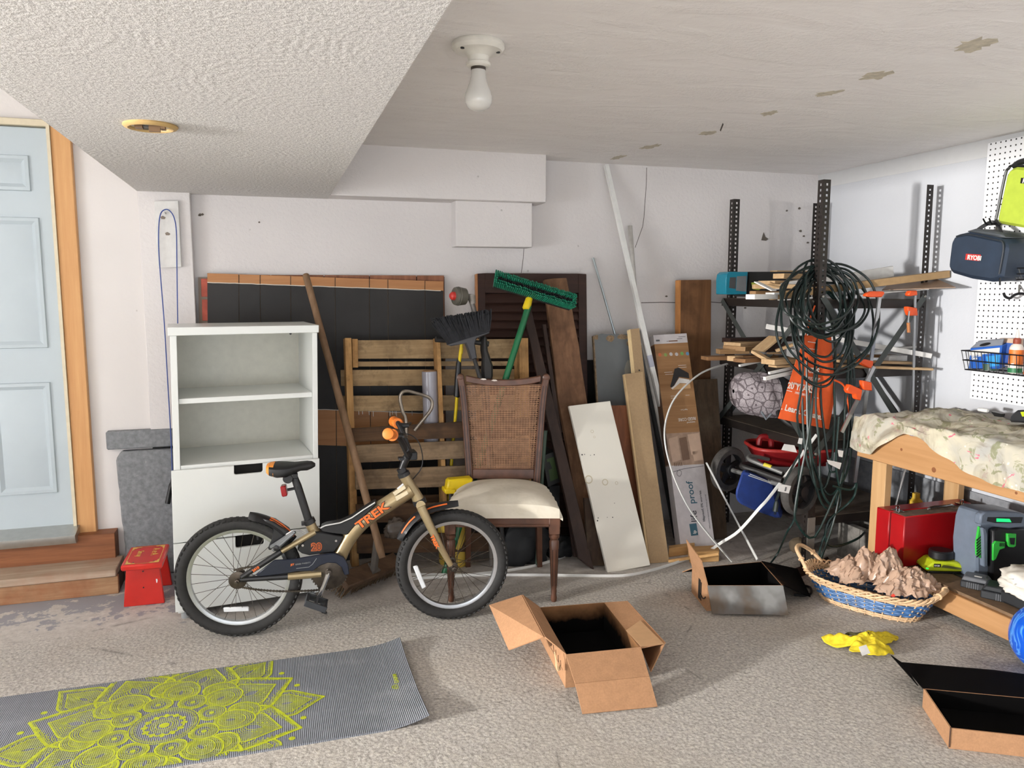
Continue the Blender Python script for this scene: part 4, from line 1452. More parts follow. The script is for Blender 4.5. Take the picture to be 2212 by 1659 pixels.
# ---- leaning boards
m_rec = wood('reclaimed_brown_board', (140, 104, 76), (96, 68, 48), 'z', .55, .75, (62, 38, 24), .55, .2)
bd = MB().prism([LP(x, y, 3.60, .24) for x, y in ((1176, 604), (1196, 601), (1224, 600), (1232, 640), (1240, 690), (1251, 745), (1258, 800), (1266, 850), (1274, 905), (1318, 1195), (1262, 1196), (1240, 1060), (1222, 945), (1205, 860), (1196, 775), (1186, 690))], V((0, .028, -.007)))
one('rough_brown_board', bd, m_rec, 'tall rough brown board with a wavy edge leaning on the shutter', 'board', bevel=.003)
m_drk = wood('dark_rail_wood', (62, 44, 36), (36, 25, 21), 'z', .5, .6)
one('dark_bed_rail', lean(((1128, 662), (1146, 660), (1284, 1232), (1250, 1206)), 3.49, .30, .024), m_drk, 'long dark wooden rail slanting down beside the cane chair', 'rail', bevel=.003)
one('dark_bed_rail', lean(((1172, 700), (1180, 700), (1252, 1205), (1240, 1203)), 3.54, .28, .02), m_drk, 'thin dark strip slanting just left behind the long dark rail', 'rail', bevel=.002)
one('dark_stained_offcut', lean(((1262, 1076), (1290, 1076), (1330, 1222), (1272, 1222)), 3.50, .2, .02), wood('mottled_dark_offcut', (70, 52, 38), (40, 29, 22), 'z', .8, .8, (100, 84, 62), .5), 'short dark mottled offcut on the floor behind the white shelf board', 'board')
one('dark_back_strip', MB().prism([BY(x, y, 4.12) for x, y in ((1262, 778), (1295, 778), (1310, 1190), (1270, 1190))], (0, .012, 0)), plain('near_black_strip', (30, 25, 23), .8), 'dark narrow strip between the shutter and the grey plywood', 'board')  # near-black upright strip filling the space between shutter and plywood
m_mel = plain('white_melamine', (226, 222, 210), .3, var=.02, sc=2)
sh = thing('white_shelf_board', 'white melamine shelf board with drill holes leaning in front of the boards', 'board', LP(1358, 1230, 3.432, .33))
qd = ((1229, 877), (1318, 866), (1405, 1221), (1313, 1238))
ob('board', lean(qd, 3.432, .33, .018), m_mel, sh, .0012)


def onshelf(u, v, lift=.0006):
    p = [LP(x, y, 3.432, .33) for x, y in qd]
    return p[3].lerp(p[2], u).lerp(p[0].lerp(p[1], u), v) - V((0, 1, -.33)).normalized() * lift


for u, v, r in ((.04, .70, .004), (.10, .70, .0025), (.23, .69, .002), (.32, .69, .003), (.07, .32, .003), (.04, .305, .004), (.28, .315, .002), (.40, .31, .003), (.52, .39, .002)):
    p = onshelf(u, v)
    ob('drill_hole', MB().lathe([(r, 0), (r, .0004)], p, (0, -1, .33), 8), m_blk, sh)
m_stn = plain('water_stain', (196, 186, 160), .4)
for u, v, r in ((.40, .83, .007), (.42, .795, .005), (.06, .55, .018), (.42, .52, .014), (.68, .505, .007)):
    p = onshelf(u, v, .0003)
    ob('stain_ring', MB().torus(p, (0, -1, .33), r, r * .22, 16, 3, .05), m_stn, sh)
m_gply = plain('grey_painted_plywood', (112, 116, 118), .65, var=.06, sc=5)
t = thing('grey_plywood_panel', 'grey painted plywood panel with a chipped top edge leaning on the wall', 'board', LP(1330, 1200, 3.80, .18))
pts = [(1283, 725)]
for i in range(12):
    pts.append((1286 + i * 7, 722 + R.uniform(-1.5, 1.5)))
pts += [(1366, 722), (1400, 1195), (1312, 1198)]
ob('panel', MB().prism([LP(x, y, 3.80, .18) for x, y in pts], V((0, .018, -.003))), m_gply, t)
m_raw = plain('raw_chipped_ply', (140, 118, 92), .9, var=.2, sc=60)
for cx_, cy_, w_, h_ in ((1288, 729, 5, 7), (1318, 731, 10, 9), (1345, 728, 14, 6), (1358, 742, 5, 6)):
    ob('chip', MB().prism([LP(cx_ + w_ * math.cos(a) * R.uniform(.7, 1.1), cy_ + h_ * math.sin(a) * R.uniform(.7, 1.1), 3.799, .18) for a in [i * .63 for i in range(10)]], V((0, .001, 0))), m_raw, t)
ob('stain_patch', MB().prism([LP(1360 + 12 * math.cos(a) * R.uniform(.6, 1), 797 + 22 * math.sin(a) * R.uniform(.7, 1), 3.799, .18) for a in [i * .63 for i in range(10)]], V((0, .0008, 0))), plain('pale_patch', (142, 140, 130), .7), t)
ob('raw_edge', lean(((1281, 726), (1283.5, 725), (1312.5, 1198), (1310, 1198)), 3.80, .18, .018), m_raw, t)
m_rb = wood('red_brown_board', (140, 86, 54), (100, 58, 36), 'z', .6, .6)
one('red_brown_board', lean(((1305, 876), (1374, 875), (1425, 1212), (1345, 1214)), 3.60, .21, .02), m_rb, 'red brown board standing between the white shelf board and the pale boards', 'board', bevel=.002)
m_mdf = plain('raw_mdf', (170, 143, 108), .75, var=.035, sc=90)
m_mdfe = plain('pale_sawn_edge', (226, 200, 152), .8)
t = thing('tall_mdf_strip', 'tall narrow pale board with a screw hole behind the wider pale board', 'board', LP(1420, 1205, 3.63, .27))
ob('strip', lean(((1362, 711), (1381, 709), (1440, 1203), (1412, 1205)), 3.63, .27, .018), m_mdf, t, .001)
ob('sawn_edge', lean(((1357, 713), (1361.5, 711), (1411.5, 1205), (1406, 1206)), 3.633, .27, .016), m_mdfe, t)
p = LP(1381, 800, 3.629, .27)
ob('screw_hole', MB().lathe([(.005, 0), (.004, .001)], p, (0, -1, .3), 10), m_blk, t)
t = thing('wide_mdf_board', 'wide pale board leaning just right of the white shelf board', 'board', LP(1424, 1216, 3.475, .34))
ob('board', lean(((1351, 808), (1389, 803), (1446, 1214), (1405, 1217)), 3.475, .34, .019), m_mdf, t, .001)
ob('sawn_edge', lean(((1347, 809), (1350.5, 808), (1404.5, 1217), (1400, 1218)), 3.478, .34, .016), plain('mdf_edge', (196, 168, 126), .8), t)

m_pvc = plain('white_vinyl', (224, 224, 220), .35, var=.02)
m_pvg = plain('dusty_white_pvc', (190, 186, 180), .4, var=.05)
a, b = BY(1309, 356, 4.125), BY(1500, 1196, 3.72)
t = thing('white_trim_pole', 'long white square trim pole reaching up to the ceiling', 'pole', b)
ob('pole', MB().tube([a, b], .0165, 4), m_pvc, t)
f = .52
ob('label', MB().tube([a.lerp(b, f - .03), a.lerp(b, f)], .0168, 4), plain('blue_grey_label', (176, 178, 190), .5), t)
one('pvc_pipe', MB().tube([BY(1361, 488, 4.11), BY(1372, 640, 4.05), BY(1390, 742, 3.99), BY(1482, 1196, 3.72)], .0135, 12), m_pvg, 'grey-white plastic pipe leaning behind the square white pole', 'pipe')
one('steel_conduit', MB().tube([BY(1281, 557, 4.135), BY(1332, 735, 4.05), BY(1400, 1200, 3.93)], .0065, 10), plain('galvanised_conduit', (168, 178, 180), .3, .8), 'thin galvanised steel tube leaning behind the grey plywood panel', 'pipe')
one('black_tube', MB().tube([LP(1387, 745, 3.81, .20), LP(1470, 1200, 3.81, .20)], .022, 10), m_trim, 'dark tube in the gap between the pale boards and the flooring carton', 'tube')
m_bp = wood('brown_wide_plank', (138, 98, 64), (96, 64, 40), 'z', .45, .6, (56, 34, 20), .6)
t = thing('wide_brown_plank', 'wide brown plank standing upright against the wall beside the steel rack', 'plank', BY(1500, 1195, 4.05))
ob('plank', MB().prism([BY(x, y, 4.05) for x, y in ((1471, 605), (1537, 604), (1533, 1195), (1468, 1197))], (0, .045, 0)), m_bp, t, .003)
ob('sawn_edge', MB().prism([BY(x, y, 4.052) for x, y in ((1466.5, 606), (1470.5, 605), (1467.5, 1197), (1463, 1197))], (0, .042, 0)), plain('orange_sawn_edge', (190, 130, 74), .8), t)
one('dark_plywood_board', lean(((1494, 820), (1550, 818), (1573, 1186), (1510, 1188)), 3.72, .27, .018), wood('stained_dark_plywood', (98, 80, 62), (70, 56, 44), 'z', .9, .75, (130, 116, 96), .35), 'dark stained plywood board behind the flooring carton', 'board', bevel=.002)

# ---- flooring carton
FY, fk = 3.56, .36
fn_ = V((0, 1, -fk)).normalized()
t = thing('flooring_carton', 'tall wood-print flooring carton with a white lettered lower end', 'carton', LP(1508, 1182, FY, fk))
Q = [LP(x, y, FY, fk) for x, y in ((1411, 724), (1483, 720), (1545, 1182), (1471, 1186))]
m_cwh = plain('carton_white', (206, 200, 200), .5)
m_cwd = wood('carton_wood_print', (176, 136, 96), (136, 98, 64), 'x', .4, .45)
m_cbd = plain('carton_brown_edge', (110, 84, 66), .6)


def cq(u, v, lift=.0007):
    'u across from the left, v down from the top'
    return Q[0].lerp(Q[1], u).lerp(Q[3].lerp(Q[2], u), v) - fn_ * lift


def crow(v):
    a, b = cq(0, v, 0), cq(1, v, 0)
    return [a, b, b + fn_ * .055, a + fn_ * .055]


body = ob('carton_body', lad(MB(), [crow(0), crow(.045), crow(.475), crow(.625), crow(1)], [0, 1, 2, 0]), [m_cwh, m_cwd, plain('room_scene_print', (168, 142, 122), .5, var=.1)], t)
sd_ = MB().prism([cq(0, .05) - RT * .0008, cq(0, .62) - RT * .0008, cq(0, .62) + fn_ * .054 - RT * .0008, cq(0, .05) + fn_ * .054 - RT * .0008], -RT * .0006)
ob('side_print', sd_, m_cbd, t)
cols = ((206, 112, 76), (134, 158, 88), (196, 190, 188), (196, 190, 188), (120, 170, 96), (108, 152, 190))
for i, c in enumerate(cols):
    ob('printed_drop', MB().lathe([(.0105, 0), (.0105, .0004)], cq(.12 + i * .165, .098 + .002 * (i % 2)), -fn_, 14), plain('drop_%d_%d_%d' % c, c, .5), t)


def patch(nm, pts, mm, lift=.0009):
    return ob(nm, MB().prism([cq(u, v, lift) for u, v in pts], fn_ * .0004), mm, t)


m_wht = plain('print_white', (226, 222, 216), .5)
m_gryp = plain('print_grey', (92, 92, 94), .5)
m_teal = plain('print_teal', (62, 104, 120), .5)
patch('printed_layers', ((.30, .255), (.40, .215), (.50, .170), (.62, .165), (.90, .195), (.90, .22), (.60, .21), (.42, .25), (.34, .26)), plain('print_charcoal', (52, 50, 50), .5))
patch('printed_layers', ((.32, .262), (.42, .252), (.60, .215), (.90, .226), (.90, .245), (.6, .24), (.36, .268)), m_wht)
patch('printed_layers', ((.34, .270), (.58, .242), (.90, .248), (.90, .268)), plain('print_pale_wood', (206, 166, 120), .5))
ub, vb = (Q[0] - Q[3]).normalized(), (Q[1] - Q[0]).normalized()
for i, (u, v, l) in enumerate(((.62, .155, 4), (.62, .165, 4), (.18, .185, 4), (.2, .195, 4), (.28, .30, 3), (.28, .31, 3), (.72, .30, 2))):
    ob('small_print', MB().ribbon([cq(u, v), cq(u + l * .06, v)], .0022, -fn_), m_wht, t)
words('lettering', 'RIGID CORE', .024, cq(.93, .405), -vb, -ub, m_wht, t, .0009, .0003, .85)
words('lettering', 'waterproof', .013, cq(.90, .425), -vb, -ub, m_wht, t, .0009, 0, .9)
words('lettering', 'Rigid Core', .011, cq(.72, .365), -vb, -ub, m_wht, t, .0009, 0, .9)
for i in range(3):
    ob('label_print', MB().ribbon([cq(.95 - i * .10 - .25 * (i == 2), .016 + .009 * i), cq(.74 - i * .06 - .25 * (i == 2), .016 + .009 * i)], .0028, -fn_), m_gryp, t)
ob('label_bar', MB().ribbon([cq(.44, .034), cq(.70, .034)], .006, -fn_), plain('label_brown', (120, 78, 50), .6), t)
ob('label_block', MB().ribbon([cq(.06, .028), cq(.17, .028)], .010, -fn_), m_gryp, t)
# room scene: pale openings printed on the brown band
for pts in (((.05, .50), (.32, .49), (.34, .60), (.08, .61)), ((.62, .485), (.97, .48), (.99, .575), (.66, .58)), ((.70, .565), (.98, .56), (.99, .605), (.72, .61))):
    patch('printed_scene', pts, plain('print_room_light', (196, 168, 146), .5))
for pts in (((.36, .50), (.58, .495), (.60, .60), (.38, .605)),):
    patch('printed_scene', pts, plain('print_room_dark', (124, 98, 80), .5))
for i in range(5):
    patch('printed_stripe', ((.12 + i * .05, .612), (.14 + i * .05, .611), (.15 + i * .05, .628), (.13 + i * .05, .629)), m_cbd)
patch('printed_logo', ((.34, .945), (.55, .943), (.54, .89), (.33, .892)), m_teal)
words('lettering', 'lp', .026, cq(.49, .936), ub, -vb, m_wht, t, .0014, .0008)
words('lettering', 'life', .056, cq(.58, .885), ub, -vb, plain('print_dark_grey', (70, 72, 76), .5), t, .0009, .0006, .98)
words('lettering', 'proof', .056, cq(.58, .803), ub, -vb, m_teal, t, .0009, .0006, .98)
words('lettering', 'lifeproof. 0% worries.', .019, cq(.80, .885), ub, -vb, m_gryp, t, .0009, .0003, 1.05)
words('lettering', '100% premium backed by a lifetime warranty', .0095, cq(.93, .92), ub, -vb, m_gryp, t, .0009, 0, 1.1)
ob('print_swash', MB().ribbon(smoothpath([cq(*p) for p in ((.02, .655), (.25, .648), (.30, .66), (.24, .675), (.17, .668), (.2, .65), (.4, .642), (.98, .634))], 5), .0028, -fn_), m_gryp, t)

# ---- trim blocks on the floor
m_blkw = wood('fresh_pine_block', (218, 176, 120), (184, 138, 84), 'x', .6, .7)
c0_ = FL(1452, 1212)
one('pine_block', MB().prism([FL(x, y) for x, y in ((1490, 1216), (1553, 1213), (1552, 1200), (1486, 1203))], (0, 0, .058)), m_blkw, 'fresh pine block on the floor below the flooring carton', 'block', bevel=.002)
one('pine_offcut', MB().prism([FL(x, y, z) for x, y, z in ((1444, 1204, .0), (1500, 1196, .0), (1500, 1190, .0), (1444, 1198, .0))], (0, 0, .05)), m_blkw, 'low pine offcut left of the fresh pine block', 'block', bevel=.002)
one('pine_strip', MB().tube([FL(1444, 1212, .012), FL(1552, 1196, .075)], .009, 4), m_blkw, 'thin pine strip resting across the pine block', 'strip')
# ================================================================ WHITE VINYL STRIPS
def strip(path, label, w_=.0085, fl=.45, up=(0, 0, 1)):
    return one('vinyl_strip', MB().tube(smoothpath(path, 5), w_, 6, flat=fl, up=up), m_pvc, label, 'strip', 'white vinyl edging strips')


def yz(x, y, Y):
    return BY(x, y, Y)


strip([yz(1570, 786, 3.72), yz(1520, 803, 3.62), yz(1480, 834, 3.53), yz(1453, 868, 3.46), yz(1438, 910, 3.41), yz(1436, 950, 3.385), yz(1445, 996, 3.37), yz(1462, 1045, 3.36), yz(1490, 1100, 3.36), yz(1532, 1156, 3.37), FL(1580, 1212, .012)], 'white strip bowed in a big arc in front of the flooring carton', .0105, .45, (.6, .8, .1))
strip([FL(x, y, .006) for x, y in ((880, 1241), (1000, 1242), (1160, 1242), (1317, 1244), (1365, 1241), (1403, 1233))] + [FL(1450, 1219, .012), FL(1487, 1206, .02), FL(1524, 1194, .03)] + [yz(1558, 1172, 3.40), yz(1596, 1147, 3.33), yz(1640, 1098, 3.235), yz(1668, 1066, 3.215), yz(1764, 939, 3.16)], 'long white strip curving off the floor up towards the rack post')
strip([yz(1526, 1000, 3.50), yz(1560, 1066, 3.48), yz(1600, 1142, 3.46), FL(1636, 1209, .012)], 'straight short white strip leaning under the hand cart wheel', .0105, .4, (0, 1, .2))
strip([FL(x, y, .006) for x, y in ((885, 1250), (1000, 1243), (1100, 1232), (1170, 1218), (1243, 1193))], 'white strip lying straight on the floor behind the cane chair', .009)

# ================================================================ CANE CHAIR
m_wal = plain('walnut_frame', (92, 60, 44), .4, var=.14, sc=20)
m_wald = plain('walnut_groove', (48, 30, 22), .5)
m_cane = plain('woven_cane', (142, 104, 74), .55, var=.12, sc=40)
m_ups = NT('cream_seat_fabric')
q_ = m_ups.noise(m_ups.co(), 6, 4, .6)
m_ups.col(m_ups.ramp(q_, [(.3, (204, 195, 176)), (.7, (228, 220, 204))])).set(.85, 0, .2)
m_ups.bump(m_ups.noise(m_ups.co(), 14, 3, .5, 1.0), .25, .01)
cF = V((.964, 3.238, 0))
cxx = V((RT.x, RT.y, 0)).normalized()
cyy = V((-cxx.y, cxx.x, 0))


def ch(x, y, z):
    return cF + cxx * x + cyy * y + V((0, 0, z))


t = thing('cane_back_chair', 'brown cane back dining chair with a domed cream seat behind the bicycle', 'chair', ch(0, .2, 0))
LEG = [(.010, 0), (.013, .004), (.015, .02), (.012, .035), (.0135, .05), (.012, .06), (.014, .07), (.021, .24), (.0225, .285), (.017, .295), (.024, .305), (.024, .315), (.019, .322)]
for sg in (-1, 1):
    lg = MB().lathe(LEG, ch(.235 * sg, 0, 0), n=20)
    L_ = ob('front_leg', lg, m_wal, t)
    fl_ = MB()
    for i in range(8):
        a = 2 * PI * (i + .5) / 8
        fl_.tube([ch(.235 * sg + math.cos(a) * .0138, math.sin(a) * .0138, .078), ch(.235 * sg + math.cos(a) * .0212, math.sin(a) * .0212, .25)], .0018, 4)
    ob('fluting', fl_, m_wald, L_)
    ob('leg_block', MB().box(ch(.235 * sg, .0, .365), (.05, .05, .085), Matrix((cxx, cyy, V((0, 0, 1)))).transposed()), m_wal, t, .003)
    rl = MB().tube([ch(.185 * sg, .45, 0), ch(.180 * sg, .41, .2), ch(.178 * sg, .40, .42)], [.017, .019, .022], 4)
    ob('rear_leg', rl, m_wal, t)
ra = [ch(-.262, -.022, 0), ch(.262, -.022, 0), ch(.205, .41, 0), ch(-.205, .41, 0)]
ob('seat_rail', MB().prism([p + V((0, 0, .355)) for p in ra], (0, 0, .045)), m_wal, t, .004)
ob('rail_bead', MB().tube([ch(-.21, -.026, .366), ch(.21, -.026, .366)], .005, 8), m_wal, t)


def seatfn(u, v):
    hw = .272 - .055 * v
    a = u * 2 - 1
    y = -.03 + .44 * v
    ed = max(0, 1 - abs(a) ** 4.5) ** .45 * max(0, 1 - abs(2 * v - 1) ** 5) ** .45
    hz = .40 + .028 * min(1, ed * 3) + .078 * ed * (1 - .35 * a * a) * (1 - .3 * (2 * v - 1) ** 2)
    return ch(hw * a * (1.0 + .01 * math.sin(v * 40) * abs(a)), y, hz)


bm_ = MB().sheet(seatfn, 36, 28, .012)
s_ = ob('seat_cushion', bm_, m_ups.m, t)
# back: plane from the seat rear up to the crest
by0 = .405


def bk(x, z, o=0.0):
    return ch(x, by0 + (z - .45) * .13 + .0 - o, z)


def st_px(sg, z):
    return sg * (.150 + .040 * max(0, (z - .45) / .55) + .012 * max(0, (z - .8) / .2) ** 2)


for sg in (-1, 1):
    rg = []
    for i in range(13):
        z = .40 + .585 * i / 12
        w0 = st_px(sg, z) + sg * .034
        w1 = st_px(sg, z)
        rg.append([bk(w1, z, .02), bk(w0, z, .02), bk(w0, z, -.02), bk(w1, z, -.02)])
    p_ = ob('back_post', loft(MB(), rg), m_wal, t, .004)
    for k in (.28, .72):
        ob('reeding', MB().ribbon([bk(st_px(sg, z) + sg * .034 * k, z, .0215) for z in [.44 + .05 * i for i in range(11)]], .004, -cyy), m_wald, p_)
    tp = bk(st_px(sg, .985) + sg * .017, .985)
    ob('finial', MB().lathe([(.012, -.022), (.0185, -.018), (.0185, .018), (.012, .022)], tp - V((0, 0, .006)), cyy, 16), m_wal, t)
rg = []
for i in range(13):
    a = i / 12 * 2 - 1
    z = .955 + .022 * abs(a) ** 2.2
    rg.append([bk(a * .19, z - .018, .016), bk(a * .19, z + .014, .018), bk(a * .19, z + .014, -.014), bk(a * .19, z - .018, -.014)])
ob('crest_rail', loft(MB(), rg), m_wal, t, .004)
rg = []
for i in range(7):
    a = i / 6 * 2 - 1
    rg.append([bk(a * .155, .475, .014), bk(a * .155, .525, .014), bk(a * .155, .525, -.014), bk(a * .155, .475, -.014)])
ob('lower_rail', loft(MB(), rg), m_wal, t, .003)
cn = MB()


def edge_x(z):
    return st_px(1, z) + .004


nv_, nh_ = 25, 40
for i in range(nv_ + 1):
    a = i / nv_ * 2 - 1
    cn.ribbon([bk(a * edge_x(z), z, .002 + .0015 * (k % 2)) for k, z in enumerate([.515 + (.945 - .515) * j / 8 for j in range(9)])], .0042, -cyy)
for j in range(nh_ + 1):
    z = .515 + (.945 - .515) * j / nh_
    cn.ribbon([bk(-edge_x(z), z, .0028), bk(0, z, .0028), bk(edge_x(z), z, .0028)], .0038, -cyy)
for s2 in (-1, 1):
    for i in range(-40, 66):
        x0 = -1 + 2 * i / nv_
        pts = []
        for j in range(0, 21):
            z = .515 + (.945 - .515) * j / 20
            a = x0 + s2 * (z - .515) / (.945 - .515) * (2 * nh_ / nv_) * 1.0
            if -1 <= a <= 1:
                pts.append(bk(a * edge_x(z), z, .0034))
        if len(pts) > 1:
            cn.ribbon(pts, .0016, -cyy)
o = ob('cane_weave', cn, m_cane, t)
o['kind'] = 'stuff'
ob('cane_beading', MB().tube([bk(-edge_x(.515) + .004, .515, .005), bk(-edge_x(.945) + .004, .945, .005), bk(edge_x(.945) - .004, .945, .005), bk(edge_x(.515) - .004, .515, .005)], .004, 6, closed=True), m_wal, t)
m_scf = plain('white_scuff', (206, 196, 186), .7)
for x, z in ((-.10, .972), (-.045, .966)):
    ob('worn_spot', MB().prism([bk(x + dx, z + dz, .0185) for dx, dz in ((-.016, 0), (-.006, .005), (.01, .004), (.016, -.002), (0, -.004))], -cyy * .0006), m_scf, t)

# ---- bucket, bags and small things behind
bc_ = FL(982, 1216)
bc_.z = 0
t = thing('yellow_bucket', 'yellow bucket on the floor behind the front wheel of the bicycle', 'bucket', bc_)
m_byl = plain('buttery_yellow_plastic', (222, 190, 84), .4)
ob('pail', MB().lathe([(.075, 0), (.080, .01), (.092, .25), (.097, .25), (.097, .262), (.088, .262), (.076, .015), (.001, .012)], bc_, n=32), m_byl, t)
ob('band', MB().lathe([(.093, .20), (.0955, .20), (.0965, .225), (.093, .225)], bc_, n=32, cap=False), m_byl, t)
ob('bail', MB().tube([bc_ + V((.098 * math.cos(a), .02, .24 - .12 * math.sin(a))) - V((0, .05 * math.sin(a), 0)) for a in [i * PI / 12 for i in range(13)]], .003, 6), m_steel, t)
m_bag = plain('black_bag_fabric', (26, 27, 29), .7, var=.2, sc=20, bump=.3)
one('black_bag', crumple(FL(1132, 1217), (.14, .05, .12), 3, .3), m_bag, 'crumpled black bag on the floor behind the chair legs', 'bag', smooth=170)
one('dark_bag', crumple(FL(1212, 1200), (.08, .06, .06), 5, .3), m_bag, 'small dark heap of fabric right of the black bag', 'bag', smooth=170)
m_clr = plain('cloudy_clear_plastic', (120, 108, 98), .25, **{'Transmission Weight': .45})
one('clear_plastic_bag', crumple(BY(858, 1160, 3.69), (.055, .03, .05), 9, .5), m_clr, 'crumpled clear plastic bag hanging on the pallet behind the broom', 'bag', smooth=170)
t = thing('black_green_carton', 'dark carton with green print behind the right of the chair', 'carton', BY(1198, 1060, 3.78))
ob('carton_body', MB().prism([BY(x, y, 3.70) for x, y in ((1172, 985), (1198, 975), (1212, 1040), (1184, 1052))], (0, .12, 0)), plain('carton_black', (22, 24, 22), .5), t)
ob('printed_panel', MB().prism([BY(x, y, 3.699) for x, y in ((1181, 992), (1196, 987), (1206, 1033), (1189, 1040))], (0, .0006, 0)), plain('carton_lime', (50, 70, 28), .5), t)
ob('dark_panel', MB().prism([BY(x, y, 3.698) for x, y in ((1179, 1000), (1187, 997), (1193, 1012), (1181, 1017))], (0, .0006, 0)), plain('carton_black', (22, 24, 22), .5), t)
ob('stand', MB().bx(BY(1184, 1040, 3.74).x, BY(1206, 1040, 3.74).x, 3.72, 3.8, 0, BY(1190, 1048, 3.74).z), m_bag, t)
one('green_tape_stick', MB().tube([BY(1178, 930, 3.69), BY(1171, 1020, 3.66), BY(1160, 1220, 3.62)], .011, 8), plain('grey_green_stick', (60, 78, 64), .6), 'grey stick with green tape beside the chair back', 'stick')
# ================================================================ STEEL RACK
m_rack = plain('dark_bronze_rack_steel', (44, 38, 35), .45, .3)
m_strap = plain('grey_green_brace', (72, 76, 74), .5, .3)
m_deck = plain('grey_particle_deck', (84, 72, 60), .8, var=.15, sc=20)
RX0, RX1, RY0, RY1, RZ = 2.56, 3.225, 3.17, 4.03, 1.945
rack = thing('steel_rack', 'dark steel shelving rack with perforated posts in the right corner', 'rack', ((RX0 + RX1) / 2, (RY0 + RY1) / 2, 0))


def perf(cx, cy, dx, dy, top=RZ):
    'angle iron with a row of round-looking holes in both flanges'
    F_, ho, hw = .040, .0145, .0115
    cols = [0, ho, ho + hw, F_]
    pitch = .0258
    zs = []
    n = int(top / pitch)
    for i in range(n):
        zs += [(i * pitch, False), (i * pitch + .007, True)]
        zs += [(i * pitch + .0185, False)]
    rows = [z for z, _ in zs] + [top]
    mb = MB()
    pts = [(F_ - c, 0) for c in cols[:-1]] if False else None
    xs_ = [(c, 0) for c in reversed(cols)] + [(0, c) for c in cols[1:]]
    vs = [V((cx + dx * a, cy + dy * b, z)) for z in rows for a, b in xs_]
    w_ = len(xs_)
    fs = []
    for r in range(len(rows) - 1):
        hole = r < len(zs) and zs[r][1]
        for c in range(w_ - 1):
            if hole and c in (1, 4):
                continue
            a = r * w_ + c
            fs.append((a, a + 1, a + w_ + 1, a + w_))
    mb.add(vs, fs)
    o = ob('post', mb, m_rack, rack, smooth=0)
    q = o.modifiers.new('plate', 'SOLIDIFY')
    q.thickness, q.offset = .0022, 0
    return o


perf(RX0, RY0, 1, 1)
perf(RX1, RY0, -1, 1)
perf(RX0 + .04, RY1 - .042, 1, 1)
perf(RX1, RY1, -1, -1)
m_pale_steel = plain('pale_steel', (150, 146, 138), .45, .5)
ob('post_plate', MB().bx(RX0 - .003, RX0 + .042, RY0 - .005, RY0 - .002, 0, .27), m_pale_steel, rack)  # lighter metal plate over the bottom of the front left post
DECKS = (1.37, 1.02, .66, .27)
for z in DECKS:
    for nm, a in (('beam', (RX0 + .003, RX1 - .003, RY0 + .003, RY0 + .006)), ('beam', (RX0 + .04, RX1 - .003, RY1 - .006, RY1 - .003)), ('beam', (RX0 + .003, RX0 + .006, RY0 + .006, RY1 - .006)), ('beam', (RX1 - .006, RX1 - .003, RY0 + .006, RY1 - .006))):
        ob(nm, MB().bx(*a, z - .045, z - .002), m_rack, rack)
    ob('deck', MB().bx(RX0 + .008, RX1 - .008, RY0 + .008, RY1 - .01, z - .018, z), m_deck, rack)


def brace(p, q, nrm, w_=.032):
    p, q, nrm = V(p), V(q), V(nrm)
    d = (q - p).normalized()
    s_ = d.cross(nrm).normalized() * w_ / 2
    ob('brace', MB().prism([p + s_, q + s_, q - s_, p - s_], nrm * .002), m_strap, rack)
    for e in (p, q):
        ob('bolt', MB().lathe([(.007, 0), (.006, .006)], e - nrm * .006 if False else e + nrm * .001, -nrm if nrm.y > 0 else nrm, 8), m_pale_steel, rack)


brace((RX0 + .02, RY0 - .006, 1.385), (RX1 - .02, RY0 - .006, .60), (0, 1, 0))
brace((RX1 - .02, RY0 - .010, 1.385), (RX0 + .02, RY0 - .010, .60), (0, 1, 0))
brace((RX0 - .006, RY1 - .02, 1.36), (RX0 - .006, RY0 + .03, .64), (1, 0, 0))
brace((RX0 - .010, RY0 + .03, 1.36), (RX0 - .010, RY1 - .02, .64), (1, 0, 0))
brace((RX1 - .02, RY1 + .004, 1.36), (RX0 + .06, RY1 + .004, .64), (0, 1, 0))
brace((RX1 + .002, RY1 - .02, 1.36), (RX1 + .002, RY0 + .03, .64), (1, 0, 0))

# ---- lumber on the rack
m_p1 = wood('pale_pine_offcut', (208, 178, 138), (176, 142, 102), 'x', .6, .7)
m_p2 = wood('tan_pine_offcut', (178, 144, 104), (140, 106, 70), 'x', .6, .7)
m_p3 = wood('dark_walnut_offcut', (58, 38, 32), (40, 26, 22), 'x', .6, .55)
m_p4 = wood('brown_offcut', (156, 116, 78), (112, 80, 52), 'x', .6, .7)
m_p5 = plain('white_painted_offcut', (222, 220, 216), .5)
m_tan = plain('tan_hardboard', (164, 134, 94), .7, var=.05)


def blk(x, y, Y, L, wd, t_, yaw, pitch=0.0, roll=0.0):
    M = Matrix.Rotation(rad(yaw), 3, 'Z') @ Matrix.Rotation(rad(-pitch), 3, 'Y') @ Matrix.Rotation(rad(roll), 3, 'X')
    return MB().box(BY(x, y, Y), (L, wd, t_), M)


def bar(x0, y0, Y0_, x1, y1, Y1_, hgt, dep):
    p, q = BY(x0, y0, Y0_), BY(x1, y1, Y1_)
    d = (q - p)
    M_x = d.normalized()
    M_z = (V((0, 0, 1)) - M_x * M_x.z).normalized()
    M_y = M_z.cross(M_x)
    return MB().box((p + q) / 2, (d.length, dep, hgt), Matrix((M_x, M_y, M_z)).transposed())


G2, G1 = 'wood offcuts on the second shelf of the rack', 'wood offcuts on the top shelf of the rack'


def cut(mb, mm, label, grp, nm='wood_offcut', cat='offcut'):
    return one(nm, mb, mm, label, cat, grp, .0015)


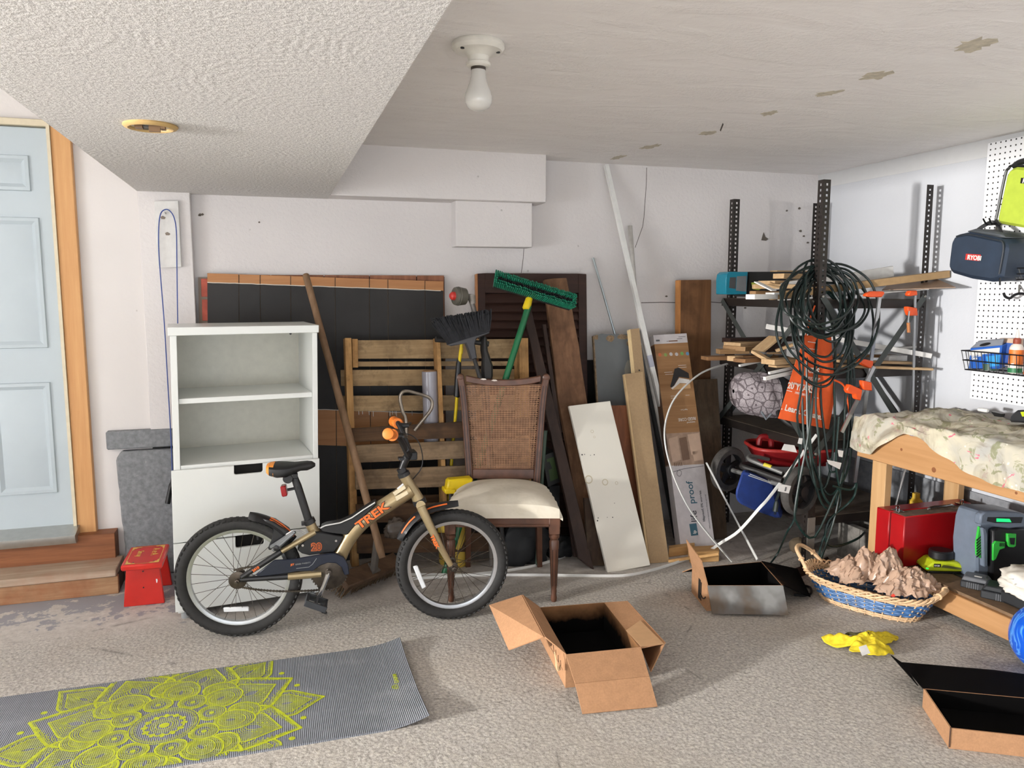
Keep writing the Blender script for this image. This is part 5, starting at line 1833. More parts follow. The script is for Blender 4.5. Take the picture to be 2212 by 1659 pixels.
cut(bar(1664, 640, 3.30, 2046, 592, 3.125, .036, .045), m_tan, 'long tan board lying across the whole top shelf of the rack', G1, 'long_board', 'board')
cut(bar(1668, 619, 3.37, 1845, 594, 3.32, .030, .11), m_p5, 'white faced board on top of the long tan board, top shelf', G1, 'white_board', 'board')
cut(bar(1835, 601, 3.30, 1928, 586, 3.27, .055, .02), m_p5, 'white board end standing on edge right of the cords, top shelf', G1, 'white_board', 'board')
cut(bar(1684, 648, 3.30, 2000, 625, 3.16, .006, .05), m_p5, 'thin white strip under the long tan board, top shelf', G1, 'white_strip', 'strip')
cut(blk(1646, 641, 3.22, .20, .05, .024, 22), m_p5, 'short white block sticking out at the left of the top shelf', G1)
cut(blk(1700, 612, 3.40, .34, .10, .024, 18), m_p1, 'pale pine offcut under the topmost block, top shelf left', G1)
cut(blk(1718, 597, 3.40, .26, .07, .026, 14), m_p1, 'topmost pale pine block of the top shelf pile', G1)
cut(blk(1722, 588, 3.80, .34, .06, .016, 4), m_p1, 'orange-tinted pine slat against the back of the top shelf', G1)
cut(blk(1676, 619, 3.30, .22, .06, .022, -24), m_p1, 'pale pine offcut pointing left out of the top shelf pile', G1)
cut(bar(1634, 609, 3.3, 1672, 628, 3.2, .006, .04), m_p5, 'thin pale strip tilted downwards in the top shelf pile', G1, 'white_strip', 'strip')
cut(blk(1660, 632, 3.4, .2, .05, .016, 4), m_p2, 'small notched tan offcut low on the left of the top shelf', G1)
cut(blk(1672, 634, 3.24, .07, .05, .010, 20), m_p5, 'small white scrap beside the end of the long tan board', G1)
one('brown_hardboard_sheet', MB().prism([SX(1905, 628, 3.0), SX(2064, 622, 3.18), SX(2022, 604, 3.27), SX(1930, 606, 3.24)], (0, 0, .005)), plain('brown_hardboard', (128, 104, 84), .6), 'thin brown hardboard sheet jutting out at the right of the top shelf', 'sheet')
# teal and black case
t = thing('tool_case', 'black tool case with a teal end standing at the left of the top shelf', 'case', BY(1660, 641, 3.80))
Yk = 3.74
ob('case_body', MB().prism([BY(x, y, Yk) for x, y in ((1619, 587), (1745, 587), (1746, 641), (1617, 641))], (0, .15, 0)), plain('black_case', (30, 29, 29), .6), t, .003)
m_teal2 = plain('teal_plastic', (18, 122, 146), .4)
ob('teal_end', MB().prism([BY(x, y, Yk - .02) for x, y in ((1576, 587), (1616, 587), (1613, 636), (1568, 636), (1568, 605), (1570, 592))], (0, .10, 0)), m_teal2, t, .003)
m_winp = plain('grey_window', (112, 116, 120), .4)
ob('window', MB().prism([BY(x, y, Yk - .0215) for x, y in ((1577, 599), (1590, 599), (1589, 624), (1575, 622))], (0, .002, 0)), plain('dark_window', (74, 74, 76), .4), t)
ob('window', MB().prism([BY(x, y, Yk - .0215) for x, y in ((1592, 597), (1613, 596), (1612, 630), (1590, 628))], (0, .002, 0)), m_winp, t)
ob('green_block', MB().prism([BY(x, y, Yk - .02) for x, y in ((1626, 610), (1645, 612), (1647, 622), (1640, 627), (1630, 625))], (0, .019, 0)), plain('olive_green_scrap', (150, 160, 62), .6), t, .002)
# second shelf pile, from the bottom of the left stack up
cut(blk(1598, 772, 3.60, .42, .08, .020, -4), m_p4, 'lowest brown board with a pointed end, left of the second shelf', G2)
cut(blk(1588, 774, 3.46, .07, .05, .026, 20), m_p1, 'small pale block at the very front left of the second shelf', G2)
cut(blk(1583, 759, 3.66, .17, .06, .026, -12), m_p2, 'short tan block on the pointed brown board, second shelf', G2)
cut(blk(1618, 750, 3.70, .30, .14, .026, 24), m_p2, 'broad tan offcut in the middle of the left stack, second shelf', G2)
cut(blk(1628, 741, 3.72, .36, .12, .020, 16), m_p1, 'pale offcut just under the dark board, second shelf', G2)
cut(blk(1658, 733, 3.78, .56, .08, .026, 2), m_p3, 'long dark walnut board on top of the left stack, second shelf', G2)
cut(blk(1626, 777, 3.40, .20, .08, .020, 14), m_p4, 'brown slanted offcut in front of the left stack, second shelf', G2)
cut(MB().prism([BY(x, y, 3.42) for x, y in ((1648, 758), (1652, 761), (1691, 729), (1686, 727))], (0, .10, 0)), m_p1, 'pale edged board tilted up steeply on the second shelf', G2)
cut(MB().prism([BY(x, y, 3.43) for x, y in ((1654, 761), (1694, 758), (1702, 729), (1692, 729))], (0, .07, 0)), m_p3, 'dark board tilted up behind the pale edged one, second shelf', G2)
cut(bar(1627, 759, 3.40, 1662, 779, 3.28, .016, .03), m_p1, 'pale stick slanting down towards the front of the second shelf', G2)
cut(blk(1690, 780, 3.28, .20, .09, .026, 10), m_p1, 'thick pale pine block at the front edge of the second shelf', G2)
cut(blk(1697, 790, 3.27, .17, .06, .010, 6), m_p1, 'thin pale slip under the thick pine block, second shelf', G2)
cut(bar(1676, 758, 3.40, 1714, 744, 3.36, .014, .04), m_p1, 'pale splinter pointing up to the right, second shelf', G2)
cut(blk(1672, 763, 3.4, .07, .03, .008, 0), m_p1, 'tiny pale slip in front of the tilted dark board', G2)
cut(bar(1597, 790, 3.42, 1652, 778, 3.45, .012, .014), m_p5, 'thin white moulding under the left stack of the second shelf', G2, 'white_strip', 'strip')
cut(bar(1661, 806, 3.16, 1722, 793, 3.22, .013, .013), m_p5, 'upper of the two white sticks poking out beside the orange apron', G2, 'white_stick', 'stick')
cut(bar(1651, 818, 3.14, 1724, 802, 3.2, .017, .017), m_p5, 'lower of the two white sticks poking out beside the orange apron', G2, 'white_stick', 'stick')
cut(bar(1655, 705, 3.46, 2012, 769, 3.13, .026, .012), m_p5, 'long white slat sloping down across the middle of the rack', G2, 'white_offcut', 'offcut')
cut(bar(1805, 790, 3.20, 2008, 797, 3.13, .012, .06), m_p1, 'long pale slat along the front of the second shelf right', G2)
cut(bar(1810, 780, 3.28, 1968, 784, 3.22, .014, .05), m_p1, 'pale slat behind the front slat on the second shelf right', G2)
cut(bar(1836, 764, 3.35, 2002, 746, 3.30, .012, .03), m_p5, 'white slat rising to the right on the second shelf', G2, 'white_offcut', 'offcut')
cut(blk(1930, 774, 3.30, .14, .06, .03, 8), m_p5, 'stubby white block between the slats on the second shelf right', G2)
cut(bar(1815, 768, 3.44, 1990, 770, 3.4, .014, .06), m_p4, 'brown slat at the back of the second shelf right', G2)
cut(blk(1712, 762, 3.24, .03, .10, .04, -20), plain('grey_tape_wrap', (150, 150, 150), .5), 'grey wrapped offcut end left of the orange apron', G2)

# ---- patterned bag
t2 = NT('grey_flower_print_fabric')
co = t2.co()
v1 = t2.vor(co, 23, rnd=.55)
v2 = t2.vor(co, 95, rnd=.5)
v3 = t2.vor(t2.co((1, 1, 1), (.5, .6, .8)), 17, 'DISTANCE_TO_EDGE', rnd=.15)
ve = t2.vor(co, 23, 'DISTANCE_TO_EDGE', rnd=.55)
c = t2.ramp(v2, [(.18, (126, 116, 120)), (.40, (182, 174, 176)), (.62, (150, 140, 144))])
c = t2.mix(t2.ramp(v1, [(.10, (1, 1, 1, 1)), (.16, (0, 0, 0, 1))]), c, (92, 82, 86))
c = t2.mix(t2.ramp(ve, [(.04, (.8, .8, .8, 1)), (.09, (0, 0, 0, 1))]), c, (78, 68, 72))
t2.col(c).set(.7, 0, .3)
t = thing('patterned_bag', 'grey flower patterned duffel bag with a black strap on the rack', 'bag', BY(1640, 905, 3.55))
bc0 = BY(1650, 853, 3.52)


def bagfn(u, v):
    th = 2 * PI * u
    a = v * 2 - 1
    e = max(0, 1 - abs(a) ** 3.2) ** .5
    n_ = noise.noise(V((a * 3, math.cos(th) * 2, math.sin(th) * 2)))
    r = .118 * (.35 + .65 * e) * (1 + .14 * n_)
    if abs(a) > .98:
        r *= .25
    p = bc0 + RT * (a * .165) + V((0, math.cos(th) * r * .9, math.sin(th) * r)) + V((0, 0, -.02 * a))
    p.z = max(p.z, .668)
    return p


ob('bag_body', MB().grid(bagfn, 30, 22), t2.m, t, smooth=60)
bs = MB()


def strapfn(u, v):
    th = 2 * PI * u
    r = .1225
    p = bc0 + RT * (.045 + (v - .5) * .032) + V((0, math.cos(th) * r * .95, math.sin(th) * r + .002))
    p.z = max(p.z, .667)
    return p


ob('strap', MB().grid(strapfn, 30, 2), plain('black_webbing', (30, 32, 36), .6), t)
hk = BY(1655, 897, 3.36)
ob('buckle', MB().tube([hk + V((-.03, 0, .02)), hk + V((0, 0, -.02)), hk + V((.03, 0, .005))], .006, 6), plain('grey_buckle', (120, 126, 132), .4), t)
one('coiled_hose', MB().torus(BY(1712, 900, 3.40) + V((0, 0, -.01)), (.2, -.5, .8), .085, .012, 30, 8).torus(BY(1716, 890, 3.42) + V((0, 0, .012)), (.1, -.5, .85), .080, .012, 30, 8), m_trim, 'black coiled hose on the third shelf beside the patterned bag', 'hose')

# ---- orange apron
m_apr = plain('orange_cotton', (226, 92, 36), .75, var=.03)
m_apw = plain('white_apron_print', (236, 226, 214), .7)
Ya = 3.145
Lp = smoothpath([BY(x, y, Ya + .0) for x, y in ((1738, 724), (1728, 758), (1720, 778), (1704, 830), (1681, 904))], 6)
Rp = smoothpath([BY(x, y, Ya + .0) for x, y in ((1797, 728), (1799, 762), (1802, 790), (1806, 850), (1793, 928))], 6)
t = thing('orange_apron', 'orange printed apron hanging behind the green cords on the rack', 'apron', BY(1745, 915, Ya))


def apfn(u, v):
    i = min(len(Lp) - 1, round(u * (len(Lp) - 1)))
    p = Lp[i].lerp(Rp[i], v)
    return p + V((0, .004 * math.sin(v * 12 + u * 2) - .004 + .10 * max(0, v - .86) ** 1.2, 0))


ob('cloth', MB().sheet(apfn, len(Lp) - 1, 24, .0025), m_apr, t)
ob('neck_strap', MB().tube(smoothpath([BY(x, y, 3.14) for x, y in ((1740, 728), (1745, 708), (1750, 688), (1760, 660))], 4), .004, 5), m_apr, t)
ob('tie_strap', MB().tube(smoothpath([BY(x, y, 3.14) for x, y in ((1800, 820), (1822, 832), (1830, 860), (1836, 905), (1840, 930))], 5), .005, 5), m_apr, t)


def aword(txt, x0, y0, x1, y1, size, bold=.0006, sx=1.0):
    a, b = BY(x0, y0, Ya - .010), BY(x1, y1, Ya - .010)
    words('lettering', txt, size, a, b - a, V((0, 0, 1)), m_apw, t, .0006, bold, sx)


aword('KIDS', 1741, 804, 1785, 809, .036, .001)
aword('WORKSHOP', 1734, 817, 1790, 825, .018, .0004)
aword('Building memories for', 1709, 829, 1790, 842, .014, .0002)
aword('20 YEARS', 1700, 838, 1786, 855, .042, .001, .9)
aword('1997 - 2017', 1716, 850, 1760, 860, .015, .0003)
aword('. Learn. Create.', 1687, 884, 1790, 911, .041, .001, .95)
aw = MB()
for a, b in (((1699, 843), (1711, 846)), ((1753, 857), (1768, 860)), ((1737, 819), (1765, 823)), ((1745, 738), (1765, 741)), ((1742, 752), (1766, 756))):
    aw.ribbon([BY(*a, Ya - .0108), BY(*b, Ya - .0108)], .003, (0, -1, 0))
o = ob('print_lines', aw, m_apw, t)
o['kind'] = 'stuff'

# ---- clamps
m_bar = plain('clamp_bar_steel', (170, 172, 174), .3, .85)
m_jaw = plain('orange_clamp_jaw', (226, 84, 30), .45)


def clamp(label, a, b, Y, jaws, w_=.013):
    p, q = BY(*a, Y), BY(*b, Y)
    t = thing('bar_clamp', label, 'clamp', q, 'bar clamps on the front of the rack')
    ob('bar', MB().tube([p, q], w_, 4, flat=.45, up=(1, 0, 0)), m_bar, t)
    for j in jaws:
        ob('jaw', MB().prism([BY(x, y, Y - .016) for x, y in j], (0, .03, 0)), m_jaw, t, .004)
    return t


clamp('left bar clamp with an orange top jaw gripping the top shelf beam', (1901, 636), (1846, 1042), 3.12, [((1871, 640), (1874, 634), (1886, 629), (1910, 629), (1912, 634), (1906, 642), (1884, 642)), ((1858, 776), (1864, 775), (1888, 780), (1886, 797), (1876, 794), (1860, 786))])
c_ = clamp('right bar clamp hanging straight down with two orange jaws', (1977, 634), (1971, 905), 3.12, [((1963, 636), (1968, 628), (1982, 627), (1983, 638), (1966, 640)), ((1961, 662), (1982, 665), (1984, 682), (1966, 682), (1962, 672))], .009)
ob('clamp_screw', MB().tube([BY(1964, 672, 3.09), BY(1962, 690, 3.09), BY(1961, 697, 3.09)], [.004, .004, .007], 8), m_bar, c_)
ob('clamp_handle', MB().tube([BY(1962, 697, 3.09), BY(1963, 718, 3.09)], .008, 8), plain('wooden_clamp_handle', (176, 112, 64), .5), c_)
clamp('slanting bar clamp with a wide orange jaw just left of the workbench', (1888, 792), (1818, 934), 3.06, [((1830, 842), (1836, 830), (1864, 842), (1860, 866), (1850, 862), (1848, 852), (1834, 850)), ((1864, 822), (1884, 826), (1885, 845), (1866, 842))])

# ---- green extension cords
m_cord = plain('dark_green_cord', (14, 28, 26), .4)
m_cord2 = plain('teal_green_cord', (20, 42, 38), .4)
m_tag = plain('white_cord_tag', (214, 212, 208), .5)


def coil(label, cx, cy, rx, ry, n, seed, mm, tail=(), head=(), r=.0060):
    q = random.Random(seed)
    pts = [BY(x, y, Y) for x, y, Y in head]
    k = 14
    ph = [q.uniform(0, 6.28) for _ in range(6)]
    for i in range(n * k):
        a = 2 * PI * i / k + PI * .75
        s_ = i / k
        X = cx + 13 * math.sin(s_ * 1.7 + ph[0]) + (rx * (1 + .40 * math.sin(s_ * 2.3 + ph[1]))) * math.cos(a) + q.uniform(-4, 4)
        Yp = cy + 12 * math.sin(s_ * 1.3 + ph[2]) - (ry * (1 + .20 * math.sin(s_ * 2.9 + ph[3]))) * math.sin(a) + q.uniform(-4, 4)
        pts.append(BY(X, Yp, 3.135 + .085 * math.sin(a) + .012 * math.sin(s_ * 3.1 + ph[4])))
    pts += [BY(x, y, Y) for x, y, Y in tail]
    t = thing('extension_cord', label, 'cord', BY(cx, cy + ry, 3.1), 'green extension cords on the rack post')
    ob('cord', MB().tube(smoothpath(pts, 4), r, 6), mm, t)
    return t


ca = coil('tightest dark green cord coil wound round the rack post', 1782, 655, 62, 66, 9, 3, m_cord)
cb = coil('wide dark green cord loops hanging over the tight coil', 1778, 688, 76, 112, 6, 8, m_cord, tail=((1735, 800, 3.05), (1722, 900, 3.04), (1732, 965, 3.03), (1716, 1000, 3.03), (1690, 1050, 3.03), (1676, 1082, 3.02)))
cc_ = coil('longest teal green cord loops trailing down to the floor', 1788, 840, 40, 232, 5, 21, m_cord2, tail=((1752, 900, 3.03), (1720, 1080, 3.02), (1722, 1130, 3.02), (1760, 1160, 3.02), (1810, 1060, 3.03), (1800, 1130, 3.03), (1770, 1215, 3.0), (1762, 1240, 2.98)))
one('extension_cord', MB().tube(smoothpath([BY(x, y, Y) for x, y, Y in ((1812, 900, 3.06), (1806, 1000, 3.05), (1816, 1080, 3.05), (1800, 1120, 3.04), (1778, 1165, 3.03), (1770, 1210, 3.02))] + [FL(1790, 1235, .006)], 5), .0052, 6), m_cord2, 'teal green cord end hanging straight down beside the workbench leg', 'cord', 'green extension cords on the rack post')
one('extension_cord', MB().tube(smoothpath([BY(x, y, Y) for x, y, Y in ((1728, 940, 3.06), (1724, 1060, 3.06), (1716, 1120, 3.08), (1700, 1150, 3.1))] + [FL(1680, 1195, .05), FL(1660, 1222, .008)], 5), .0045, 6), m_cord2, 'thin green cord running down to the floor behind the far carton', 'cord', 'green extension cords on the rack post')
one('extension_cord', MB().tube(smoothpath([BY(x, y, Y) for x, y, Y in ((1800, 1050, 3.05), (1838, 1058, 3.03), (1850, 1045, 3.02), (1846, 1070, 3.0), (1830, 1090, 3.03), (1790, 1125, 3.03), (1784, 1170, 3.03), (1808, 1180, 3.04), (1850, 1165, 3.06), (1868, 1150, 3.1))], 6), .0058, 6), m_cord2, 'green cord with a knot hanging left of the workbench leg', 'cord', 'green extension cords on the rack post')
for par, q4 in ((cb, ((1694, 959), (1716, 962), (1722, 978), (1688, 972))), (cb, ((1726, 946), (1734, 947), (1732, 960), (1723, 958))), (cb, ((1684, 1045), (1709, 1050), (1704, 1066), (1680, 1061))), (cc_, ((1810, 972), (1822, 974), (1820, 988), (1812, 986))), (cc_, ((1786, 993), (1818, 1000), (1814, 1014), (1790, 1002)))):
    ob('paper_tag', MB().prism([BY(x, y, 3.02) for x, y in q4], (0, .0008, 0)), m_tag, par)
ob('tag_print', MB().ribbon([BY(1698, 1052, 3.0188), BY(1696, 1061, 3.0188)], .008, (0, -1, 0)), m_gryp, cb)
a = BY(1677, 1082, 3.02)
ob('plug', MB().tube([a, a - V((0, 0, .012)), a - V((.004, 0, .05))], [.006, .011, .013], 8).tube([a - V((.008, 0, .05)), a - V((.008, 0, .066))], .0022, 4).tube([a - V((.0, 0, .05)), a - V((.0, 0, .066))], .0022, 4), m_cord, cb)

# ---- hand cart with blue bag on the lowest shelf
m_cwheel = plain('grey_black_wheel_rubber', (66, 63, 60), .8, var=.2, sc=30)
m_chub = plain('black_wheel_hub', (26, 26, 27), .6)
m_blue = plain('blue_canvas', (26, 52, 118), .7, var=.12, sc=12, bump=.2)
m_gtube = plain('grey_tube', (120, 120, 118), .4, .3)
w1, w2 = BY(1728, 1060, 3.10), BY(1573, 1013, 3.55)
axl = (w1 - w2).normalized()
t = thing('hand_cart', 'folded hand cart with big dark wheels and a blue canvas bag', 'cart', (w1 + w2) / 2 - V((0, 0, .12)))
for c in (w1, w2):
    wh = ob('wheel', MB().lathe([(.086, -.022), (.113, -.024), (.122, -.014), (.124, 0), (.122, .014), (.113, .024), (.086, .022)], c, axl, 40, cap=False), m_cwheel, t)
    ob('rim', MB().lathe([(.094, -.018), (.090, -.02), (.083, -.016), (.083, .016), (.090, .02), (.094, .018)], c, axl, 40, cap=False).lathe([(.028, -.03), (.028, .03)], c, axl, 20), m_chub, wh)
    u_ = axl.orthogonal().normalized()
    for k in range(5):
        d = Matrix.Rotation(2 * PI * k / 5 + .3, 3, axl) @ u_
        ob('spoke', MB().prism([c + d * .02 + d.cross(axl) * .018 - axl * .006, c + d * .087 + d.cross(axl) * .010 - axl * .006, c + d * .087 - d.cross(axl) * .010 - axl * .006, c + d * .02 - d.cross(axl) * .018 - axl * .006], axl * .012), m_chub, wh)
ob('axle', MB().tube([w1, w2], .012, 10), m_gtube, t)
ob('tube_handle', MB().tube(smoothpath([BY(1690, 1022, 3.2), BY(1640, 1002, 3.3), BY(1618, 992, 3.36), BY(1622, 985, 3.4), BY(1660, 992, 3.42)], 5), .010, 10), m_gtube, t)
ob('yellow_label', MB().tube([BY(1650, 1004, 3.28), BY(1666, 1010, 3.25)], .0125, 10), plain('yellow_label', (204, 186, 40), .5), t)
ob('foam_tube', MB().tube(smoothpath([BY(1690, 1038, 3.18), BY(1640, 1020, 3.3), BY(1604, 1008, 3.38), BY(1612, 1003, 3.42), BY(1640, 1008, 3.42), BY(1690, 1024, 3.3)], 5), .015, 10), m_trim, t)
bgp = [(1603, 1018), (1640, 1030), (1672, 1042), (1676, 1075), (1686, 1108), (1692, 1118), (1680, 1121), (1668, 1117), (1628, 1103), (1596, 1088), (1588, 1074), (1590, 1058)]
ob('canvas_bag', MB().prism([BY(x, y, 3.27) for x, y in bgp], V((.17, .22, -.03))), m_blue, t, .012)
ob('white_piping', MB().tube([BY(1617, 1027, 3.262), BY(1668, 1045, 3.262), BY(1666, 1042, 3.262), BY(1620, 1024, 3.262)], .002, 5), m_pvc, t)
# ---- red sled
sc_, sx_, sy_ = BY(1706, 962, 3.50), V((RT.x, RT.y, 0)).normalized(), V((-RT.y, RT.x, 0)).normalized()
m_sled = plain('red_plastic_tray', (124, 22, 26), .35)


def sled(u, v):
    th, r = 2 * PI * u, v
    rr = r ** .8
    e = (abs(math.cos(th)) ** 4 + abs(math.sin(th)) ** 4) ** -.25
    return sc_ + sx_ * (math.cos(th) * e * .22 * (.5 + .5 * rr) if r > 0 else 0) + sy_ * (math.sin(th) * e * .16 * (.5 + .5 * rr) if r > 0 else 0) + V((0, 0, -.10 * (1 - r ** 2.4)))


t = thing('red_sled', 'red plastic sled tray under the third shelf of the rack', 'sled', sc_ - V((0, 0, .1)))
ob('tray', MB().grid(sled, 48, 8), m_sled, t)
ob('rim', MB().tube([sled(i / 48, 1) for i in range(48)], .010, 8, closed=True), plain('red_rim', (168, 48, 44), .4), t)
ob('red_handle', MB().tube(smoothpath([sc_ - sx_ * .17 + V((0, 0, .0)), sc_ - sx_ * .16 + V((0, 0, .045)), sc_ - sx_ * .11 + V((0, 0, .04)), sc_ - sx_ * .10 + V((0, 0, -.01))], 4), .016, 8), m_sled, t)
ob('runner', MB().tube([sc_ - sx_ * .2 - V((0, 0, .105)), sc_ + sx_ * .2 - V((0, 0, .105))], .012, 6), m_sled, t)
# ---- low shelf clutter
for i, (a, b) in enumerate((((1790, 1118), (1962, 1112)), ((1800, 1106), (1960, 1090)), ((1850, 1078), (1962, 1070)))):
    one('metal_pipe', MB().tube([BY(*a, 3.35 + .05 * i), BY(*b, 3.35 + .05 * i)], .014, 8), m_gtube if i != 1 else m_pale_steel, ('lowest grey pipe lying along the bottom of the rack', 'mottled galvanised pipe above the lowest pipe', 'highest grey pipe behind the workbench leg')[i], 'pipe', 'pipes on the lowest rack shelf')
cb0 = FL(1838, 1180)
q = MB().bx(2.86, 3.16, 3.10, 3.145, 0, .19).bx(2.86, 3.16, 3.255, 3.30, 0, .19)
t = thing('concrete_block', 'grey concrete block on the floor under the rack', 'block', (3.0, 3.2, 0))
mc_ = plain('grey_concrete_block', (120, 116, 110), .9, var=.15, sc=40, bump=.4)
ob('shell', MB().bx(2.86, 3.16, 3.10, 3.14, 0, .19), mc_, t, .003)
ob('shell', MB().bx(2.86, 3.16, 3.26, 3.30, 0, .19), mc_, t, .003)
for x in (2.86, 2.99, 3.12):
    ob('web', MB().bx(x, x + .04, 3.141, 3.259, 0, .19), mc_, t)
one('round_stone_weight', crumple(BY(1727, 1150, 3.4) - V((0, 0, BY(1727, 1150, 3.4).z)), (.05, .05, .045), 12, .1), plain('brownish_stone', (96, 82, 64), .9), 'small brownish round lump on the floor under the hand cart', 'stone')
one('threaded_rod', MB().tube([BY(1956, 1008, 3.06), BY(1934, 1098, 3.04), BY(1912, 1190, 3.03)], .006, 8), m_bar, 'thin bright steel rod leaning behind the workbench leg', 'rod')
one('threaded_rod', MB().tube([BY(1922, 1004, 3.05), BY(1920, 1042, 3.06), BY(1916, 1100, 3.08), FL(1911, 1222)], .005, 8), m_bar, 'second steel rod standing just right of the workbench leg', 'rod')
one('yellow_cap_bottle', MB().lathe([(.03, 0), (.032, .01), (.032, .08), (.018, .095), (.018, .12), (.001, .12)], BY(1977, 1102, 3.05) - V((0, 0, .03)), n=20), plain('yellow_cap', (214, 176, 60), .5), 'small bottle with a yellow cap behind the red toolbox', 'bottle')
one('dark_floor_plank', MB().prism([FL(x, y) for x, y in ((1652, 1258), (1668, 1270), (1795, 1222), (1788, 1210))], (0, 0, .02)), wood('dark_floor_plank', (70, 46, 34), (48, 31, 24), 'x', .6, .6), 'dark brown plank lying on the floor in front of the rack post', 'plank', bevel=.002)
one('black_cable', MB().tube(smoothpath([FL(x, y, .008) for x, y in ((1690, 1255), (1720, 1262), (1748, 1268), (1752, 1280), (1740, 1286), (1715, 1285))], 5), .006, 6), m_blk, 'black cable looped on the floor between the far carton and the basket', 'cable')
# ================================================================ CARTONS ON THE FLOOR
def cardboard(name, c, lo, hi):
    t = NT(name)
    co = t.co()
    n = t.noise(co, 30, 4, .6)
    fl = t.noise(co, 160, 2)
    l = lin(c)
    cc = t.ramp(t.math('ADD', t.math('MULTIPLY', n, .5), t.math('MULTIPLY', fl, .5)), [(.35, tuple(x * .86 for x in l[:3]) + (1,)), (.65, tuple(min(1, x * 1.08) for x in l[:3]) + (1,))])
    t.col(cc).set(.8, 0, .2)
    return t.m


m_card = cardboard('brown_cardboard', (172, 130, 96), 0, 0)


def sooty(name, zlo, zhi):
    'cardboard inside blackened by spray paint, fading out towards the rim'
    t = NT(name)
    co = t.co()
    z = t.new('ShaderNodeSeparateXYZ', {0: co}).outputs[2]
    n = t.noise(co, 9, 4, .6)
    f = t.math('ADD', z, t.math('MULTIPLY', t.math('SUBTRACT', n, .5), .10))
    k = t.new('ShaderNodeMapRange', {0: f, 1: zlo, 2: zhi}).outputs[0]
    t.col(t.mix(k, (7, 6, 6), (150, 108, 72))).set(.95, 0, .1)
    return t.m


def panel(nm, pts, mats, par, th=.0045, inward=None):
    'a cardboard face: outer skin and inner skin of different colour'
    pts = [V(p) for p in pts]
    n = (pts[1] - pts[0]).cross(pts[-1] - pts[0]).normalized()
    if inward is not None and n.dot(V(inward) - pts[0]) < 0:
        n = -n
    mb = MB()
    k = len(pts)
    mb.add(pts + [p + n * th for p in pts], [tuple(range(k))] + [(i, (i + 1) % k, (i + 1) % k + k, i + k) for i in range(k)])
    mb.m = 1
    b = len(mb.v) - k
    mb.f.append(tuple(b + i for i in range(k)))
    mb.mi.append(1)
    return ob(nm, mb, mats, par, smooth=0)


def carton(name, label, rim, zr, soot, base_in=.0):
    c = sum(rim, V()) / 4
    t = thing(name, label, 'carton', (c.x, c.y, 0))
    bot = [V((p.x, p.y, .004)) for p in rim]
    inn = V((c.x, c.y, zr / 2))
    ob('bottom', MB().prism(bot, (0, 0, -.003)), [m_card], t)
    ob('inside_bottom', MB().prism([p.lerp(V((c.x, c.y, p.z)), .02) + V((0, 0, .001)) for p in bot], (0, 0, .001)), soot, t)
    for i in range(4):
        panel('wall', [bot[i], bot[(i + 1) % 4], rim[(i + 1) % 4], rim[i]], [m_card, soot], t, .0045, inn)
    return t, bot


# the large open carton
zr = .125
rim = [FL(x, y, zr) for x, y in ((1222, 1415), (1384, 1399), (1307, 1301), (1164, 1312))]
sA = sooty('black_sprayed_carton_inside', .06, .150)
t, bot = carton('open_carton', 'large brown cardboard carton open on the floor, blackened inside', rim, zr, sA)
cen = sum(rim, V()) / 4
cr0, cr1 = FL(1176, 1377, zr + .055), FL(1128, 1286, zr + .055)
panel('flap', [rim[0], rim[3], cr1, cr0], [m_card, m_card], t, .004, cen + V((0, 0, 1)))
panel('flap', [cr0, cr1, FL(1058, 1308, .13), FL(1100, 1405, .07)], [m_card, m_card], t, .004, cen + V((0, 0, 1)))
ln = FL(1404, 1460, .05)
panel('flap', [rim[0], rim[1], FL(1402, 1462, .072), FL(1242, 1478, .072)], [m_card, m_card], t, .004, cen + V((0, 0, 2)))
panel('flap', [FL(1242, 1478, .072), FL(1402, 1462, .072), FL(1420, 1527, .004), FL(1258, 1543, .004)], [m_card, m_card], t, .004, cen + V((0, 0, 2)))
o0, o1 = FL(1438, 1388, .135), FL(1356, 1298, .135)
panel('flap', [rim[1], rim[2], o1, o0], [m_card, m_card], t, .004, cen + V((0, 0, -2)))
panel('flap', [o0, o1, FL(1340, 1350, .02) + V((.06, .02, 0)), FL(1407, 1452, .03)], [m_card, m_card], t, .004, cen)
panel('flap', [rim[2], rim[3], rim[3] + V((-.02, .06, -.055)), rim[2] + V((.02, .06, -.055))], [m_card, m_card], t, .004, cen)
m_tape2 = plain('clear_tape_strip', (200, 158, 116), .35)
ob('tape_strip', MB().prism([FL(x, y, zr + .011) for x, y in ((1352, 1362), (1383, 1340), (1434, 1391), (1385, 1397))], (0, 0, .0008)), m_tape2, t)
ob('torn_edge', MB().tube(smoothpath([rim[0] + V((-.03, .03, .002)), rim[0] + V((-.035, .0, -.02)), rim[0] + V((-.028, -.002, -.05)), rim[0] + V((-.02, .0, -.035))], 3), [.003] * 4 + [.006] * 4 + [.003] * 2, 5), plain('torn_paper', (206, 170, 130), .9), t)
m_ink = plain('brown_ink', (70, 46, 32), .7)
wlx = (bot[0] - bot[3]).normalized()
wo = wlx.cross(V((0, 0, 1)))
for k in range(5):
    o_ = bot[3].lerp(bot[0], .50 + .085 * k) + wo * .0006 + V((0, 0, .080 - .003 * k))
    ob('printed_stroke', MB().tube([o_, o_ + wlx * .006 - V((0, 0, .016)), o_ + wlx * (.010 if k % 2 else .002) - V((0, 0, .024))], .0016, 4), m_ink, t)
ob('printed_line', MB().ribbon([bot[3].lerp(bot[0], q_) + wo * .0008 + V((0, 0, .046)) for q_ in (.48, .7, .92)], .002, wo), m_ink, t)

